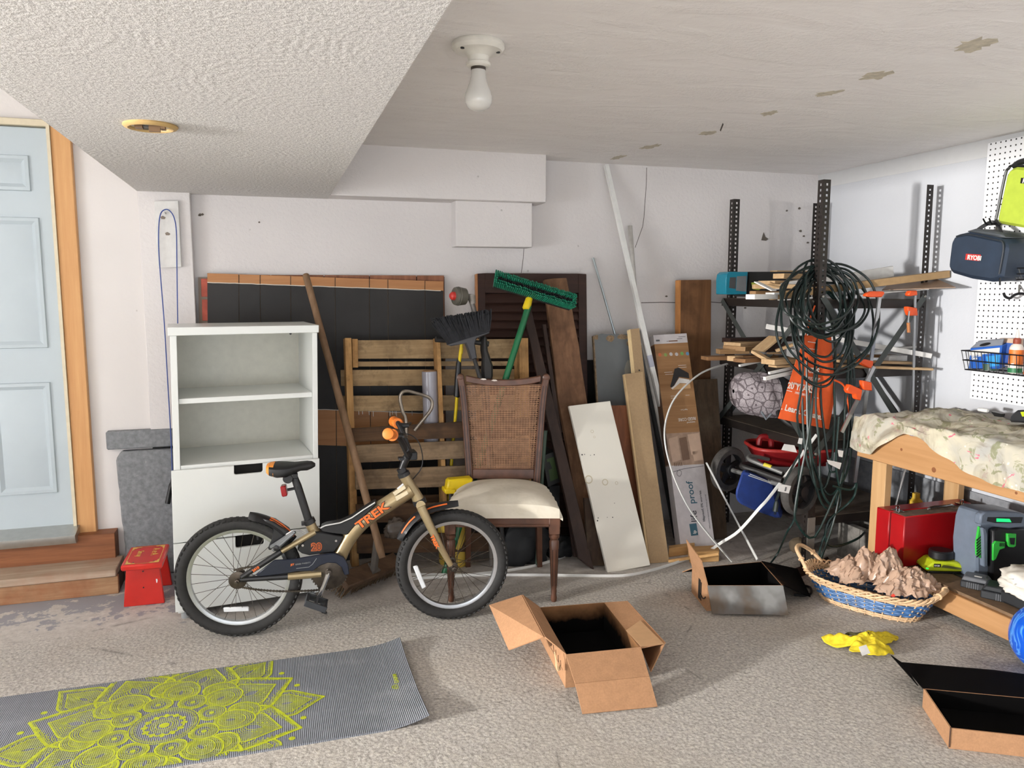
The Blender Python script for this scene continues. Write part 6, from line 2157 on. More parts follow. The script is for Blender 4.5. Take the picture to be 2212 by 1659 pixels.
# the far carton with black sprayed flaps
zr = .118
rim = [FL(x, y, zr) for x, y in ((1528, 1265), (1691, 1265), (1645, 1213), (1495, 1227))]
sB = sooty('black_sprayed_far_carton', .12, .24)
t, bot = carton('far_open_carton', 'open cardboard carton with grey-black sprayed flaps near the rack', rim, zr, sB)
cen = sum(rim, V()) / 4
tg = NT('grey_black_sprayed_flap')
co = tg.co()
nz = tg.noise(co, 7, 3, .5)
tg.col(tg.ramp(nz, [(.38, (92, 80, 68)), (.5, (104, 102, 100)), (.62, (132, 132, 130))])).set(.6, 0, .3)
panel('flap', [rim[0], rim[3], FL(1482, 1166, .25), FL(1514, 1211, .235)], [m_card, m_card], t, .004, cen)
panel('flap', [rim[0], rim[1], FL(1703, 1329, .012), FL(1538, 1326, .012)], [tg.m, tg.m], t, .004, cen + V((0, 0, 2)))
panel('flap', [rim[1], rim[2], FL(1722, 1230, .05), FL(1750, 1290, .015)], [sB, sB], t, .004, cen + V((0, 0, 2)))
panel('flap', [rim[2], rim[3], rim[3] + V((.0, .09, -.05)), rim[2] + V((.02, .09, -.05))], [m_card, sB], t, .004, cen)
wlx = (bot[0] - bot[3]).normalized()
wn = wlx.cross(V((0, 0, 1)))
m_bink = plain('black_ink', (18, 16, 15), .6)
o_ = bot[3].lerp(bot[0], .46) + wn * .0006
for a_, b_, z_ in ((0, .030, .105), (.034, .044, .098)):
    ob('printed_bar', MB().prism([o_ + wlx * a_ + V((0, 0, .012)), o_ + wlx * b_ + V((0, 0, .012)), o_ + wlx * b_ + V((0, 0, z_)), o_ + wlx * a_ + V((0, 0, z_))], wn * .0006), m_bink, t)
ob('printed_swash', MB().tube(smoothpath([bot[3].lerp(bot[0], q_) + wn * .001 + V((0, 0, z_)) for q_, z_ in ((.62, .045), (.75, .034), (.88, .045), (.92, .055))], 4), .003, 4), m_bink, t)

# the near carton at the right edge
zr = .068
rim = [FL(2053, 1573, zr), FL(2330, 1603, zr), FL(2310, 1516, zr), FL(1995, 1487, zr)]
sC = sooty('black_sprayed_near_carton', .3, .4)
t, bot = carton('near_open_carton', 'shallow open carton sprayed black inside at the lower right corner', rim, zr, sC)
cen = sum(rim, V()) / 4
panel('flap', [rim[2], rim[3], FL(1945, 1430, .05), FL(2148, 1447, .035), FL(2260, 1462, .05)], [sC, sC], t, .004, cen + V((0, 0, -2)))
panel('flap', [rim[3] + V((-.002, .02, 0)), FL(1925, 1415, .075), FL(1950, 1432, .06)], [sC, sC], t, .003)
for a, b in ((0, 1),):
    p = bot[0] + V((-.0015, -.0015, 0))
    ob('corner_seam', MB().tube([p + V((0, 0, .003)), p + V((0, 0, zr))], .002, 5), m_ink, t)

# ================================================================ WICKER BASKET
m_wik = plain('natural_wicker', (212, 178, 138), .6, var=.1, sc=40)
m_wbl = plain('blue_wicker', (56, 98, 146), .45, var=.22, sc=30)
b0, b1 = FL(1788, 1292), FL(1985, 1345)
bc = (b0 + b1) / 2 + V((.02, .035, 0))
bx_ = (b1 - b0).normalized()
by_ = V((-bx_.y, bx_.x, 0))
t = thing('wicker_basket', 'oval wicker basket with a blue woven band at the foot of the workbench', 'basket', bc)


def el(a, z, off=0.0):
    g = .205 + .075 * (z / .115) + off
    h = .105 + .045 * (z / .115) + off
    e = (abs(math.cos(a)) ** 2.6 + abs(math.sin(a)) ** 2.6) ** (-1 / 2.6)
    lift = .018 * abs(math.cos(a)) ** 4 * (z / .115)
    return bc + bx_ * math.cos(a) * g * e + by_ * math.sin(a) * h * e + V((0, 0, z + lift))


NS = 40
rows = [(.006 + .0052 * i, m_wik, .0030) for i in range(4)] + [(.033 + .0095 * i, m_wbl, .0054) for i in range(6)] + [(.090 + .0055 * i, m_wik, .0030) for i in range(3)]
for i, (z, mm, r) in enumerate(rows):
    pts = [el(2 * PI * k / (NS * 2), z, .0035 * (1 if (k // 2 + i) % 2 else -1) * (1 if k % 2 else .3)) for k in range(NS * 2)]
    ob('weave_row', MB().tube(pts, r, 5, closed=True, flat=.7, up=(0, 0, 1)), mm, t)
for k in range(NS):
    a = 2 * PI * (k + .5) / NS
    ob('stake', MB().tube([el(a, z) for z in (.0, .03, .06, .09, .112)], .0032, 5), m_wik, t)
for ph in (0, 1, 2):
    pts = [el(2 * PI * k / 120, .112 + .010 * math.sin(k * .9 + ph * 2.1), .008 * math.cos(k * .9 + ph * 2.1) + .004) for k in range(120)]
    ob('braided_rim', MB().tube(pts, .0048, 5, closed=True), m_wik, t)
for sg, a0 in ((1, PI), (1, 0)):
    pts = [el(a0 - .55, .115), el(a0 - .4, .15), el(a0 - .2, .172, .012), el(a0, .178, .016), el(a0 + .2, .172, .012), el(a0 + .4, .15), el(a0 + .55, .115)] if a0 else [el(-.5, .112), el(-.3, .124, .006), el(0, .128, .01), el(.3, .124, .006), el(.5, .112)]
    hp = smoothpath(pts, 5)
    ob('handle', MB().tube(hp, .009, 8), m_wik, t)
    for k in (-1, 1):
        e = pts[1] if k < 0 else pts[-2]
        ob('handle_wrap', MB().torus(e, (pts[2] - pts[1]) if k < 0 else (pts[-2] - pts[-3]), .011, .004, 14, 6), m_wik, t)
fl_pts = [el(2 * PI * k / 40, .004, -.004) for k in range(40)]
ob('base', MB().prism(fl_pts, (0, 0, .006)), m_wik, t)
m_pbag = plain('tan_plastic_film', (226, 192, 166), .25, var=.05, sc=14, **{'Transmission Weight': .45})


def bagheap(c, rx, ry, h, seed):
    'a thin crumpled film: a mound of sharp folds over an uneven outline'
    c = V(c)

    def fn(u, v):
        th = 2 * PI * u
        k = 1 + .20 * math.sin(2 * th + seed) + .14 * math.sin(5 * th + seed * 2) + .07 * math.sin(11 * th)
        p = bx_ * (math.cos(th) * rx * k * v) + by_ * (math.sin(th) * ry * k * v)
        q = V((p.x, p.y, seed * .37))
        r1 = 1 - 2 * abs(noise.noise(q * 13))
        r2 = 1 - 2 * abs(noise.noise(q * 29 + V((3, 1, 7))))
        r3 = 1 - 2 * abs(noise.noise(q * 60 + V((9, 4, 2))))
        z = h * (1 - v ** 2.2) * (.55 + .45 * r1) + (.020 * r1 + .022 * r2 + .011 * r3) * (1 - .4 * v)
        return c + p + V((0, 0, max(z, -.03))) + by_ * .016 * r2 + bx_ * .014 * r3
    return MB().sheet(fn, 120, 44, .0012)


one('plastic_bag', bagheap(bc - bx_ * .10 + by_ * .01 + V((0, 0, .105)), .12, .105, .06, 4), m_pbag, 'crumpled tan plastic shopping bag at the far end of the basket', 'plastic bag', 'plastic bags in the basket', smooth=80)
one('plastic_bag', bagheap(bc + bx_ * .01 + by_ * .04 + V((0, 0, .115)), .12, .095, .135, 7), m_pbag, 'tallest crumpled tan plastic bag in the middle of the basket', 'plastic bag', 'plastic bags in the basket', smooth=80)
pb = one('plastic_bag', bagheap(bc + bx_ * .135 - by_ * .005 + V((0, 0, .105)), .125, .11, .075, 12), m_pbag, 'tan plastic bag with red print at the near end of the basket', 'plastic bag', 'plastic bags in the basket', smooth=80)
m_rpr = plain('red_bag_print', (206, 60, 44), .5)
for x, y, q in ((1914, 1291, 8), (1929, 1287, 6), (1938, 1300, 7), (1949, 1308, 5), (1924, 1304, 5), (1856, 1300, 8), (1868, 1306, 5)):
    hit = pb.data and pb.ray_cast(EYE - pb.location, ray(x, y).normalized())
    if hit[0]:
        n_ = hit[2]
        c_ = hit[1] + pb.location + n_ * .0012
        u_ = n_.orthogonal().normalized()
        k_ = n_.cross(u_)
        ob('red_print', MB().prism([c_ + (u_ * math.cos(a_) + k_ * math.sin(a_)) * q * .0015 * R.uniform(.6, 1.1) for a_ in [i_ * .9 for i_ in range(7)]], n_ * .0005), m_rpr, pb)

# ---- yellow cloth
cy0 = FL(1868, 1398)
m_ycl = plain('yellow_microfibre', (222, 198, 40), .85, var=.08, sc=60, bump=.2)


def ycloth(u, v):
    th = 2 * PI * u
    rr = (.100 * (1 + .30 * math.sin(3 * th + .6) + .16 * math.sin(5 * th + 2) + .10 * math.sin(9 * th))) * v
    x, y = rr * math.cos(th) * 1.25, rr * math.sin(th) * .85
    f_ = (.5 - abs(noise.noise(V((x * 17, y * 17, 3.3))))) * .050 + (.5 - abs(noise.noise(V((x * 34, y * 34, 7.1))))) * .022
    return cy0 + V((x, y, .006 + max(0, f_) * (1.25 - .75 * v) + .016 * (1 - v * v)))


mb = MB().sheet(ycloth, 90, 24, .003)
t = thing('yellow_cloth', 'crumpled yellow cloth with a white tag on the floor below the basket', 'cloth', cy0)
ob('cloth', mb, m_ycl, t, smooth=170)
q4 = [FL(1855, 1398, .062), FL(1871, 1393, .066), FL(1880, 1411, .046), FL(1862, 1417, .042)]
ob('white_tag', MB().prism(q4, (0, 0, .001)), m_tag, t)
ob('dark_trim', MB().tube(smoothpath([FL(x, y, z) for x, y, z in ((1832, 1390, .01), (1826, 1375, .03), (1835, 1368, .04), (1848, 1370, .05), (1872, 1368, .05), (1882, 1374, .03))], 4), .006, 6), plain('black_yellow_trim', (60, 56, 24), .8), t)

# ================================================================ WORKBENCH
m_bw = wood('fresh_lumber', (186, 142, 98), (164, 120, 76), 'y', .5, .55)
m_bwz = wood('fresh_lumber_post', (198, 160, 116), (178, 138, 92), 'z', .5, .55)
BX, BT = 2.72, .795
Yf, Yn = 3.035, 1.2
bench = thing('workbench', 'home-made lumber workbench with a low shelf along the right wall', 'workbench', (3.0, 2.2, 0))
ob('apron', MB().bx(BX, BX + .038, Yn, Yf, .608, BT - .018), m_bw, bench, .003)
ob('apron', MB().bx(3.255, 3.293, Yn, Yf, .608, BT - .018), m_bw, bench, .003)
ob('end_rail', MB().bx(BX + .039, 3.254, Yf - .038, Yf, .608, BT - .018), m_bw, bench, .003)
ob('bench_top', MB().bx(BX - .01, 3.297, Yn, Yf + .01, BT - .018, BT), plain('bench_top_ply', (190, 150, 104), .7), bench, .002)
for y0, y1 in ((2.885, 2.973), (1.3, 1.388)):
    ob('leg', MB().bx(BX + .039, BX + .079, y0, y1, 0, .70), m_bwz, bench, .003)
    ob('leg', MB().bx(3.21, 3.25, y0 + .0, y1 + .0, 0, .70), m_bwz, bench, .003)
ob('shelf_rail', MB().bx(BX, BX + .038, Yn, 2.88, .045, .135), m_bw, bench, .003)
ob('shelf_rail', MB().bx(3.255, 3.293, Yn, 2.9, .045, .135), m_bw, bench, .003)
ob('shelf', MB().bx(BX + .02, 3.29, Yn, 2.88, .1355, .148), plain('dusty_shelf_ply', (116, 92, 68), .85, var=.1), bench)
m_knot = plain('wood_knot', (130, 80, 44), .7)
for x, y, r in ((1947, 971, .007), (2017, 1015, .012), (2195, 1065, .006)):
    p = SX(x, y, BX - .0004)
    ob('knot', MB().lathe([(r, 0), (r * .6, .0006)], p + V((.0004, 0, 0)), (-1, 0, 0), 12), m_knot, bench)
SZ = .148
# ---- floral cloth
t2 = NT('stained_floral_cloth')
co = t2.co()
n1 = t2.noise(co, 4.5, 4, .6, .6)
n2 = t2.noise(co, 11, 4, .65, 1.2)
n3 = t2.noise(t2.co((1, 1, 1), (1, 2, .5)), 9, 3, .6, 1.5)
n4 = t2.noise(t2.co((1, 1, 1), (2, .3, 1.2)), 15, 3, .6, .8)
vz = t2.vor(co, 44)
c = t2.ramp(n1, [(.3, (168, 166, 160)), (.6, (196, 188, 166))])
c = t2.mix(t2.ramp(n2, [(.55, (0, 0, 0, 1)), (.60, (.85,) * 3 + (1,)), (.66, (.85,) * 3 + (1,)), (.70, (0, 0, 0, 1))]), c, (134, 136, 104))
c = t2.mix(t2.ramp(n3, [(.62, (0, 0, 0, 1)), (.66, (.8,) * 3 + (1,))]), c, (176, 160, 150))
c = t2.mix(t2.ramp(n4, [(.655, (0, 0, 0, 1)), (.69, (.9,) * 3 + (1,))]), c, (206, 96, 120))
c = t2.mix(t2.math('MULTIPLY', t2.ramp(vz, [(.12, (1, 1, 1, 1)), (.22, (0, 0, 0, 1))]), t2.ramp(n3, [(.36, (1, 1, 1, 1)), (.44, (0, 0, 0, 1))])), c, (240, 234, 216))
c = t2.mix(t2.ramp(t2.noise(t2.co((1, 1, 1), (.3, 1, 2)), 4, 4, .6, 2), [(.46, (0, 0, 0, 1)), (.68, (.8,) * 3 + (1,))]), c, (104, 90, 68))
t2.col(c).set(.85, 0, .2)
edge = [SX(x, y, BX - .015) for x, y in ((1846, 968), (1864, 980), (1882, 984), (1905, 966), (1935, 946), (1962, 938), (1985, 946), (2015, 969), (2045, 991), (2080, 1015), (2130, 1042), (2212, 1066), (2330, 1090))]
ey_ = [(p.y, BT - p.z) for p in edge]
ey_[0] = (3.045, ey_[0][1])


def drop(y):
    if y >= ey_[0][0]:
        return ey_[0][1]
    for (a, da), (b, db) in zip(ey_, ey_[1:]):
        if b <= y <= a:
            return da + (db - da) * (a - y) / (a - b)
    return .2


def clothfn(u, v):
    y = 3.055 - u * 1.75
    hp = noise.noise(V((y * 5, v * 3, 2))) * .022 + (.5 - abs(noise.noise(V((y * 8 + v * 3, v * 6, 5))))) * .040 + (.5 - abs(noise.noise(V((y * 19, v * 11 - y * 5, 8))))) * .016
    if v < .62:
        q = v / .62
        x = 3.27 - q * (3.27 - BX + .006)
        rg = .045 * math.exp(-((y - 2.62 - .2 * q) / .16) ** 2) * math.exp(-((q - .55) / .3) ** 2)
        rg += .05 * math.exp(-((y - 2.2) / .2) ** 2) * math.exp(-((q - .4) / .3) ** 2)
        z = BT + .006 + max(0, hp) + rg * (1 + noise.noise(V((y * 9, q * 7, 1))))
        if u < .03:
            z -= (.03 - u) / .03 * .10 * (.6 + .4 * q)
        return V((x, y, z))
    q = (v - .62) / .38
    d = drop(y)
    bul = .012 + .010 * math.sin(y * 40) * q + .012 * max(0, hp) * 20 * q
    z = BT + .004 + max(0, hp) * (1 - q) - d * q
    yy_ = y
    if u < .04:
        bul -= (.04 - u) / .04 * .0
    return V((BX - .006 - bul * math.sin(q * PI * .5), yy_, z))


cl_ = one('floral_cloth', MB().sheet(clothfn, 110, 60, .003), t2.m, 'rumpled stained floral cloth draped over the workbench top', 'cloth', smooth=70)
one('blue_sheet_corner', MB().prism([SX(x, y, BX - .0105) for x, y in ((1964, 938), (1980, 938), (1984, 944), (1966, 941))], (.006, 0, 0)), plain('blue_plastic_sheet', (30, 80, 160), .5), 'small blue plastic corner peeking from under the floral cloth', 'sheet')
# ---- red toolbox
m_trd = plain('red_enamel', (158, 16, 22), .3, var=.05, sc=6)
x0, x1, y0, y1, z0, z1 = 2.815, 3.21, 2.72, 2.835, SZ + .002, .385
ta = BY(1955, 1117, y0)
x0, z1 = ta.x, ta.z
tb_ = thing('red_toolbox', 'long red metal toolbox on the low shelf of the workbench', 'toolbox', ((x0 + x1) / 2, (y0 + y1) / 2, z0))
ys = y0 + .085
ob('box_body', MB().bx(x0, x1, y0, ys, z0, z1), m_trd, tb_, .004)
ob('lid', MB().bx(x0 - .003, x1 + .003, ys + .003, y1 + .055, z0, z1 + .002), m_trd, tb_, .004)
ob('lid_seam', MB().bx(x0 + .004, x1 - .004, ys, ys + .003, z0, z1 - .004), m_blk, tb_)
ob('dusty_top', MB().bx(x0 + .008, x1 - .008, y0 + .006, ys - .004, z1, z1 + .0008), plain('dust', (120, 100, 84), .9, var=.2), tb_)
for fx in (.07, .86):
    x = x0 + (x1 - x0) * fx
    lt_ = ob('latch', MB().bx(x - .018, x + .018, ys - .03, ys + .02, z1 + .001, z1 + .008), m_chr, tb_, .002)
    ob('latch_loop', MB().tube(smoothpath([V((x - .008, ys - .005, z1 + .008)), V((x - .008, ys - .005, z1 + .024)), V((x + .008, ys - .005, z1 + .024)), V((x + .008, ys - .005, z1 + .008))], 4), .003, 6), m_chr, lt_)
xm = (x0 + x1) / 2 + .02
ob('handle', MB().tube(smoothpath([V((xm - .075, ys - .03, z1 + .003)), V((xm - .06, ys - .035, z1 + .015)), V((xm, ys - .04, z1 + .017)), V((xm + .06, ys - .035, z1 + .015)), V((xm + .075, ys - .03, z1 + .003))], 5), .006, 8), m_chr, tb_)
# ---- charger unit
m_cg = plain('slate_grey_plastic', (104, 114, 128), .4)
m_cgn = plain('bright_green_plastic', (52, 176, 62), .4)
cg_ = BY(2165, 1190, 2.50)
cx0, Yc = cg_.x, 2.46


def cp(x, y, d=0.0):
    return BY(x, y, Yc + d)


zb_ = cp(2160, 1262).z
ch_ = thing('power_charger', 'grey and bright green battery charger with a lit green display', 'charger', V((cx0, Yc + .07, SZ)))
ob('housing', MB().prism([cp(x, y, .03) for x, y in ((2116, 1130), (2124, 1108), (2140, 1104), (2200, 1106), (2222, 1112), (2238, 1130), (2242, 1258), (2112, 1262), (2110, 1180))], (0, .13, 0)), m_cg, ch_, .008)
rim_o = [(2117, 1134), (2120, 1112), (2130, 1105), (2170, 1104), (2205, 1107), (2222, 1114), (2226, 1130), (2208, 1140), (2180, 1142), (2150, 1138), (2140, 1134)]
ob('display_frame', MB().prism([cp(x, y, 0) for x, y in rim_o], (0, .034, 0)), m_cg, ch_, .006)
ob('display_recess', MB().prism([cp(x, y, -.001) for x, y in ((2134, 1117), (2210, 1117), (2206, 1130), (2150, 1130), (2132, 1126))], (0, .002, 0)), m_blk, ch_)
tl = NT('lit_green_display')
tl.col((20, 200, 110)).set(.3)
tl.b.inputs['Emission Color'].default_value = lin((20, 230, 120))
tl.b.inputs['Emission Strength'].default_value = .9
ob('lit_display', MB().prism([cp(x, y, -.002) for x, y in ((2153, 1120), (2181, 1121), (2185, 1128), (2153, 1127))], (0, .001, 0)), tl.m, ch_)
ob('centre_block', MB().prism([cp(x, y, .0) for x, y in ((2146, 1146), (2158, 1141), (2222, 1143), (2240, 1160), (2240, 1258), (2144, 1258))], (0, .03, 0)), m_blk, ch_, .006)
ob('green_frame', MB().prism([cp(x, y, -.010) for x, y in ((2177, 1153), (2196, 1153), (2195, 1180), (2190, 1183), (2181, 1182), (2178, 1178))], (0, .012, 0)), m_cgn, ch_, .002)
ob('green_frame_centre', MB().prism([cp(x, y, -.0112) for x, y in ((2181, 1162), (2193, 1162), (2191, 1177), (2183, 1176))], (0, .002, 0)), m_blk, ch_)
ob('green_side_block', MB().prism([cp(x, y, -.008) for x, y in ((2146, 1176), (2152, 1169), (2172, 1171), (2171, 1184), (2160, 1188), (2152, 1208), (2146, 1212))], (0, .010, 0)), m_cgn, ch_, .002)
for k in range(3):
    ob('vent_slot', MB().prism([cp(x, y, -.009) for x, y in ((2160 + k * 4, 1173), (2162 + k * 4, 1173), (2161.5 + k * 4, 1181), (2159.5 + k * 4, 1180))], (0, .002, 0)), m_blk, ch_)
ob('side_grille', MB().prism([cp(x, y, .022) for x, y in ((2116, 1138), (2120, 1160), (2119, 1206), (2111, 1200), (2110, 1176))], (0, .010, 0)), m_cgn, ch_)
for k in range(7):
    ob('grille_slot', MB().prism([cp(x, y, .0212) for x, y in ((2110, 1166 + k * 6), (2119, 1158 + k * 6), (2119, 1161 + k * 6), (2110, 1169 + k * 6))], (0, .002, 0)), m_blk, ch_)
ob('front_rib', MB().prism([cp(x, y, .010) for x, y in ((2122, 1140), (2130, 1142), (2134, 1156), (2134, 1225), (2126, 1225), (2124, 1160))], (0, .03, 0)), m_cg, ch_, .004)
ob('base', MB().bx(cp(2112, 1250).x, cp(2240, 1250).x, Yc + .004, Yc + .165, SZ + .001, zb_ + .02), m_blk, ch_, .003)
# ---- yellow-green sander / charger
m_lim = plain('yellow_green_plastic', (182, 196, 34), .4)
sc0 = V((2.86, 2.53, SZ + .001))
sp0 = SX(2030, 1236, 2.87)
sc0 = V((2.87, sp0.y, SZ + .001))
dx_ = V((.92, -.38, 0)).normalized()
dy_ = V((-dx_.y, dx_.x, 0))
sn = thing('battery_charger', 'yellow-green battery charger with a black battery on the low shelf', 'charger', sc0)


def sb(mb, cx, cy, z0_, lx, ly, lz):
    return mb.box(sc0 + dx_ * cx + dy_ * cy + V((0, 0, z0_ + lz / 2)), (lx, ly, lz), Matrix((dx_, dy_, V((0, 0, 1)))).transposed())


ob('foot', sb(MB(), .0, 0, 0, .15, .10, .010), m_blk, sn, .003)
pr = [(-.085, .010), (.085, .010), (.088, .030), (.055, .055), (-.05, .055), (-.088, .022)]
ob('body', MB().prism([sc0 + dx_ * a - dy_ * .052 + V((0, 0, z)) for a, z in pr], dy_ * .104), m_lim, sn, .008)
ob('nose', sb(MB(), .12, .02, .020, .075, .055, .030), m_lim, sn, .006)
ob('battery', MB().prism([sc0 + dx_ * (.0 + .055 * math.cos(a) * (1.0 if abs(math.cos(a)) < .8 else .95)) + dy_ * .046 * math.sin(a) + V((0, 0, .056)) for a in [2 * PI * i / 16 for i in range(16)]], (0, 0, .040)), m_blk, sn, .006)
ob('grey_band', MB().prism([sc0 + dx_ * a - dy_ * .0535 + V((0, 0, z)) for a, z in ((-.02, .030), (.08, .020), (.084, .028), (-.01, .042))], dy_ * .001), plain('dark_olive_band', (96, 100, 50), .5), sn)
ob('label_plate', MB().prism([sc0 + dx_ * a - dy_ * .0535 + V((0, 0, z)) for a, z in ((-.052, .030), (-.022, .030), (-.022, .046), (-.052, .046))], dy_ * .001), m_blk, sn)
words('lettering', 'RYOBI', .010, sc0 - dx_ * .050 - dy_ * .0542 + V((0, 0, .034)), dx_, V((0, 0, 1)), m_tag, sn, .0008, .0002, .8)
tl2 = NT('green_status_light')
tl2.col((30, 220, 80))
tl2.b.inputs['Emission Color'].default_value = lin((40, 255, 90))
tl2.b.inputs['Emission Strength'].default_value = 1.0
ob('status_light', sb(MB(), -.078, -.048, .020, .010, .010, .005), tl2.m, sn)
rg0 = SX(2085, 1205, 2.98)
one('grey_work_glove', crumple(V((3.0, rg0.y + .02, SZ + .001)), (.06, .045, .045), 15, .6, 34, 22), plain('dusty_brown_glove', (128, 112, 94), .9, var=.2), 'crumpled dusty glove between the charger and the green display unit', 'glove', smooth=170)
# ---- black tool batteries
m_bt = plain('black_battery_plastic', (38, 40, 43), .45)
m_btg = plain('grey_battery_plastic', (96, 98, 102), .4)
for i, (px, py, xx, L, wd, hh, lb) in enumerate(((2090, 1262, 2.80, .11, .085, .050, 'black battery charger nearest the toolbox on the low shelf'), (2150, 1292, 2.80, .16, .10, .055, 'longer black battery charger at the front edge of the low shelf'))):
    p = SX(px, py, xx)
    c0 = V((xx + .05, p.y, SZ + .001))
    t = thing('tool_battery', lb, 'battery', c0, 'black batteries on the low shelf')
    ox = V((.55, -.83, 0)).normalized()
    oy = V((-ox.y, ox.x, 0))
    M = Matrix((ox, oy, V((0, 0, 1)))).transposed()
    ob('lower_case', MB().box(c0 + V((0, 0, hh * .3)), (L, wd, hh * .6), M), m_bt, t, .004)
    ob('upper_case', MB().prism([c0 + M @ V(q) for q in ((-L * .48, -wd * .46, hh * .62), (L * .48, -wd * .46, hh * .62), (L * .34, -wd * .46, hh), (-L * .40, -wd * .46, hh))], M @ V((0, wd * .92, 0))), m_btg if i == 0 else m_bt, t, .004)
    ob('release_tab', MB().box(c0 + M @ V((L * .44, -wd * .30, hh * .45)), (.026, .03, hh * .85), M), m_btg, t, .004)
    for k in range(6):
        ob('grip_rib', MB().box(c0 + M @ V((L * .1 - k * .008, -wd * .5, hh * .3)), (.003, .003, hh * .5), M), m_btg, t)
    ob('paper_label', MB().box(c0 + M @ V((L * .05, -wd * .1, hh + .0005)), (.028, .012, .001), M), m_tag, t)
# ---- rolled white cloth and blue ball
rc0 = BY(2180, 1224, 2.22)
rc0.x = max(rc0.x, 2.86)
mb = crumple(V((rc0.x + .035, 2.20, .205)), (.13, .12, .055), 22, .35, 44, 28, 1.6)
tz2 = NT('white_cloth_with_brush_marks')
co = tz2.co()
nn2 = tz2.noise(tz2.co((1, 1, 3)), 9, 4, .6, 1.6)
tz2.col(tz2.ramp(nn2, [(.56, (222, 216, 204)), (.63, (222, 216, 204)), (.66, (70, 64, 62)), (.70, (216, 210, 198))])).set(.85, 0, .2)
t = thing('white_patterned_cloth', 'folded white cloth with dark brush marks at the right edge, low shelf', 'cloth', (rc0.x + .03, 2.2, SZ))
ob('cloth', mb, tz2.m, t, smooth=170)
ob('folded_layer', MB().box((rc0.x + .03, 2.2, SZ + .03), (.18, .18, .056)), m_bt, t, .01)
tb = NT('blue_marbled_plastic')
co = tb.co()
w1_ = tb.noise(co, 9, 3, .5, 2.5)
ring_ = tb.ramp(w1_, [(.44, (0, 0, 0, 1)), (.5, (.75,) * 3 + (1,)), (.56, (0, 0, 0, 1))])
tb.col(tb.mix(ring_, (14, 84, 196), (96, 170, 240))).set(.15, 0, .6)
bp_ = FL(2262, 1453)
t = thing('blue_ball', 'shiny blue marbled ball cut off by the right edge of the picture', 'ball', bp_)
ob('ball', MB().ball(bp_ + V((0, 0, .132)), .132, 40, 26), tb.m, t, smooth=60)
ob('clear_seam', MB().torus(bp_ + V((0, 0, .132)), ray(2200, 1358).cross(V((0, 0, 1))), .1325, .0022, 60, 6), plain('clear_seam', (206, 200, 196), .2), t)
# ---- things on the bench top
bt0 = SX(2124, 886, 3.12)
one('white_plastic_clip', MB().box(V((3.12, bt0.y, bt0.z)), (.02, .05, .016)), m_pvc, 'small white plastic piece on the floral cloth', 'clip', bevel=.004)
p = SX(2205, 900, 3.05)
t = thing('black_power_tool', 'black and yellow-green tool on the bench top at the right edge', 'tool', V((3.06, p.y, BT + .01)))
ob('tool_body', MB().prism([SX(x, y, 3.04) for x, y in ((2178, 912), (2182, 896), (2196, 886), (2240, 884), (2250, 915))], (.07, 0, 0)), m_bt, t, .008)
ob('green_trim', MB().prism([SX(x, y, 3.0385) for x, y in ((2204, 890), (2240, 887), (2240, 896), (2208, 900))], (.004, 0, 0)), m_lim, t)
p = SX(2152, 898, 3.1)
one('black_wedge', MB().prism([SX(x, y, 3.1) for x, y in ((2140, 889), (2164, 894), (2162, 901), (2148, 899))], (.02, 0, 0)), m_blk, 'flat black scrap on the cloth left of the black tool', 'scrap')

# ================================================================ PEGBOARD
tp = NT('white_pegboard')
co = tp.co()
sx3 = tp.new('ShaderNodeSeparateXYZ', {0: co})
P_ = .0262


def cell(s_):
    return tp.math('SUBTRACT', tp.math('FRACT', tp.math('DIVIDE', s_, P_)), .5)


a, b = cell(sx3.outputs[1]), cell(sx3.outputs[2])
dist = tp.math('SQRT', tp.math('ADD', tp.math('MULTIPLY', a, a), tp.math('MULTIPLY', b, b)))
hole = tp.ramp(dist, [(.125, (0, 0, 0, 1)), (.16, (1, 1, 1, 1))])
tp.col(tp.mix(hole, (16, 15, 15), (232, 232, 234))).set(.4, 0, .4)
tp.bump(hole, .6, .01)
py0 = SX(2135, 310, XR - .02).y
pz0, pz1 = SX(2083, 858, XR - .02).z, SX(2135, 310, XR - .02).z
peg = thing('pegboard', 'white pegboard with black holes fixed on the right wall', 'pegboard', (XR - .02, 2.4, pz0))
ob('board', MB().bx(XR - .022, XR - .016, 1.4, py0, pz0, pz1), tp.m, peg)
for z in (pz0 + .05, (pz0 + pz1) / 2, pz1 - .05):
    ob('batten', MB().bx(XR - .0155, XR - .0125, 1.4, py0 - .05, z - .02, z + .02), m_pvg, peg)
PX = XR - .022


def seg_label(nm, pts, mm, par):
    return ob(nm, MB().prism(pts, (-.0008, 0, 0)), mm, par)


# blue bag
m_nvb = plain('navy_bag_fabric', (34, 48, 66), .6, var=.08, sc=10, bump=.1)
m_nvt = plain('dark_bag_trim', (38, 44, 52), .6)
Xb = 3.09
outl = [(2047, 560), (2052, 520), (2062, 508), (2090, 501), (2150, 513), (2172, 518), (2174, 540), (2164, 596), (2158, 606), (2140, 609), (2095, 602), (2055, 590), (2045, 580)]
t = thing('blue_tool_bag', 'navy blue zipped tool bag hanging from the pegboard hook', 'bag', SX(2110, 608, 3.2))
ob('bag_body', MB().prism([SX(x, y, Xb) for x, y in outl], V((PX - Xb - .012, .012, .006))), m_nvb, t, .018)
ob('zip_line', MB().tube(smoothpath([SX(x, y, Xb - .002) for x, y in ((2066, 511), (2090, 506), (2150, 518), (2165, 523), (2167, 542), (2158, 592))], 4), .004, 6), m_nvt, t)
ob('grey_top', MB().prism([SX(x, y, Xb + .02) for x, y in ((2085, 500), (2105, 494), (2160, 502), (2172, 514), (2150, 512))], V((.15, .01, 0))), plain('grey_bag_top', (74, 78, 82), .6), t, .008)
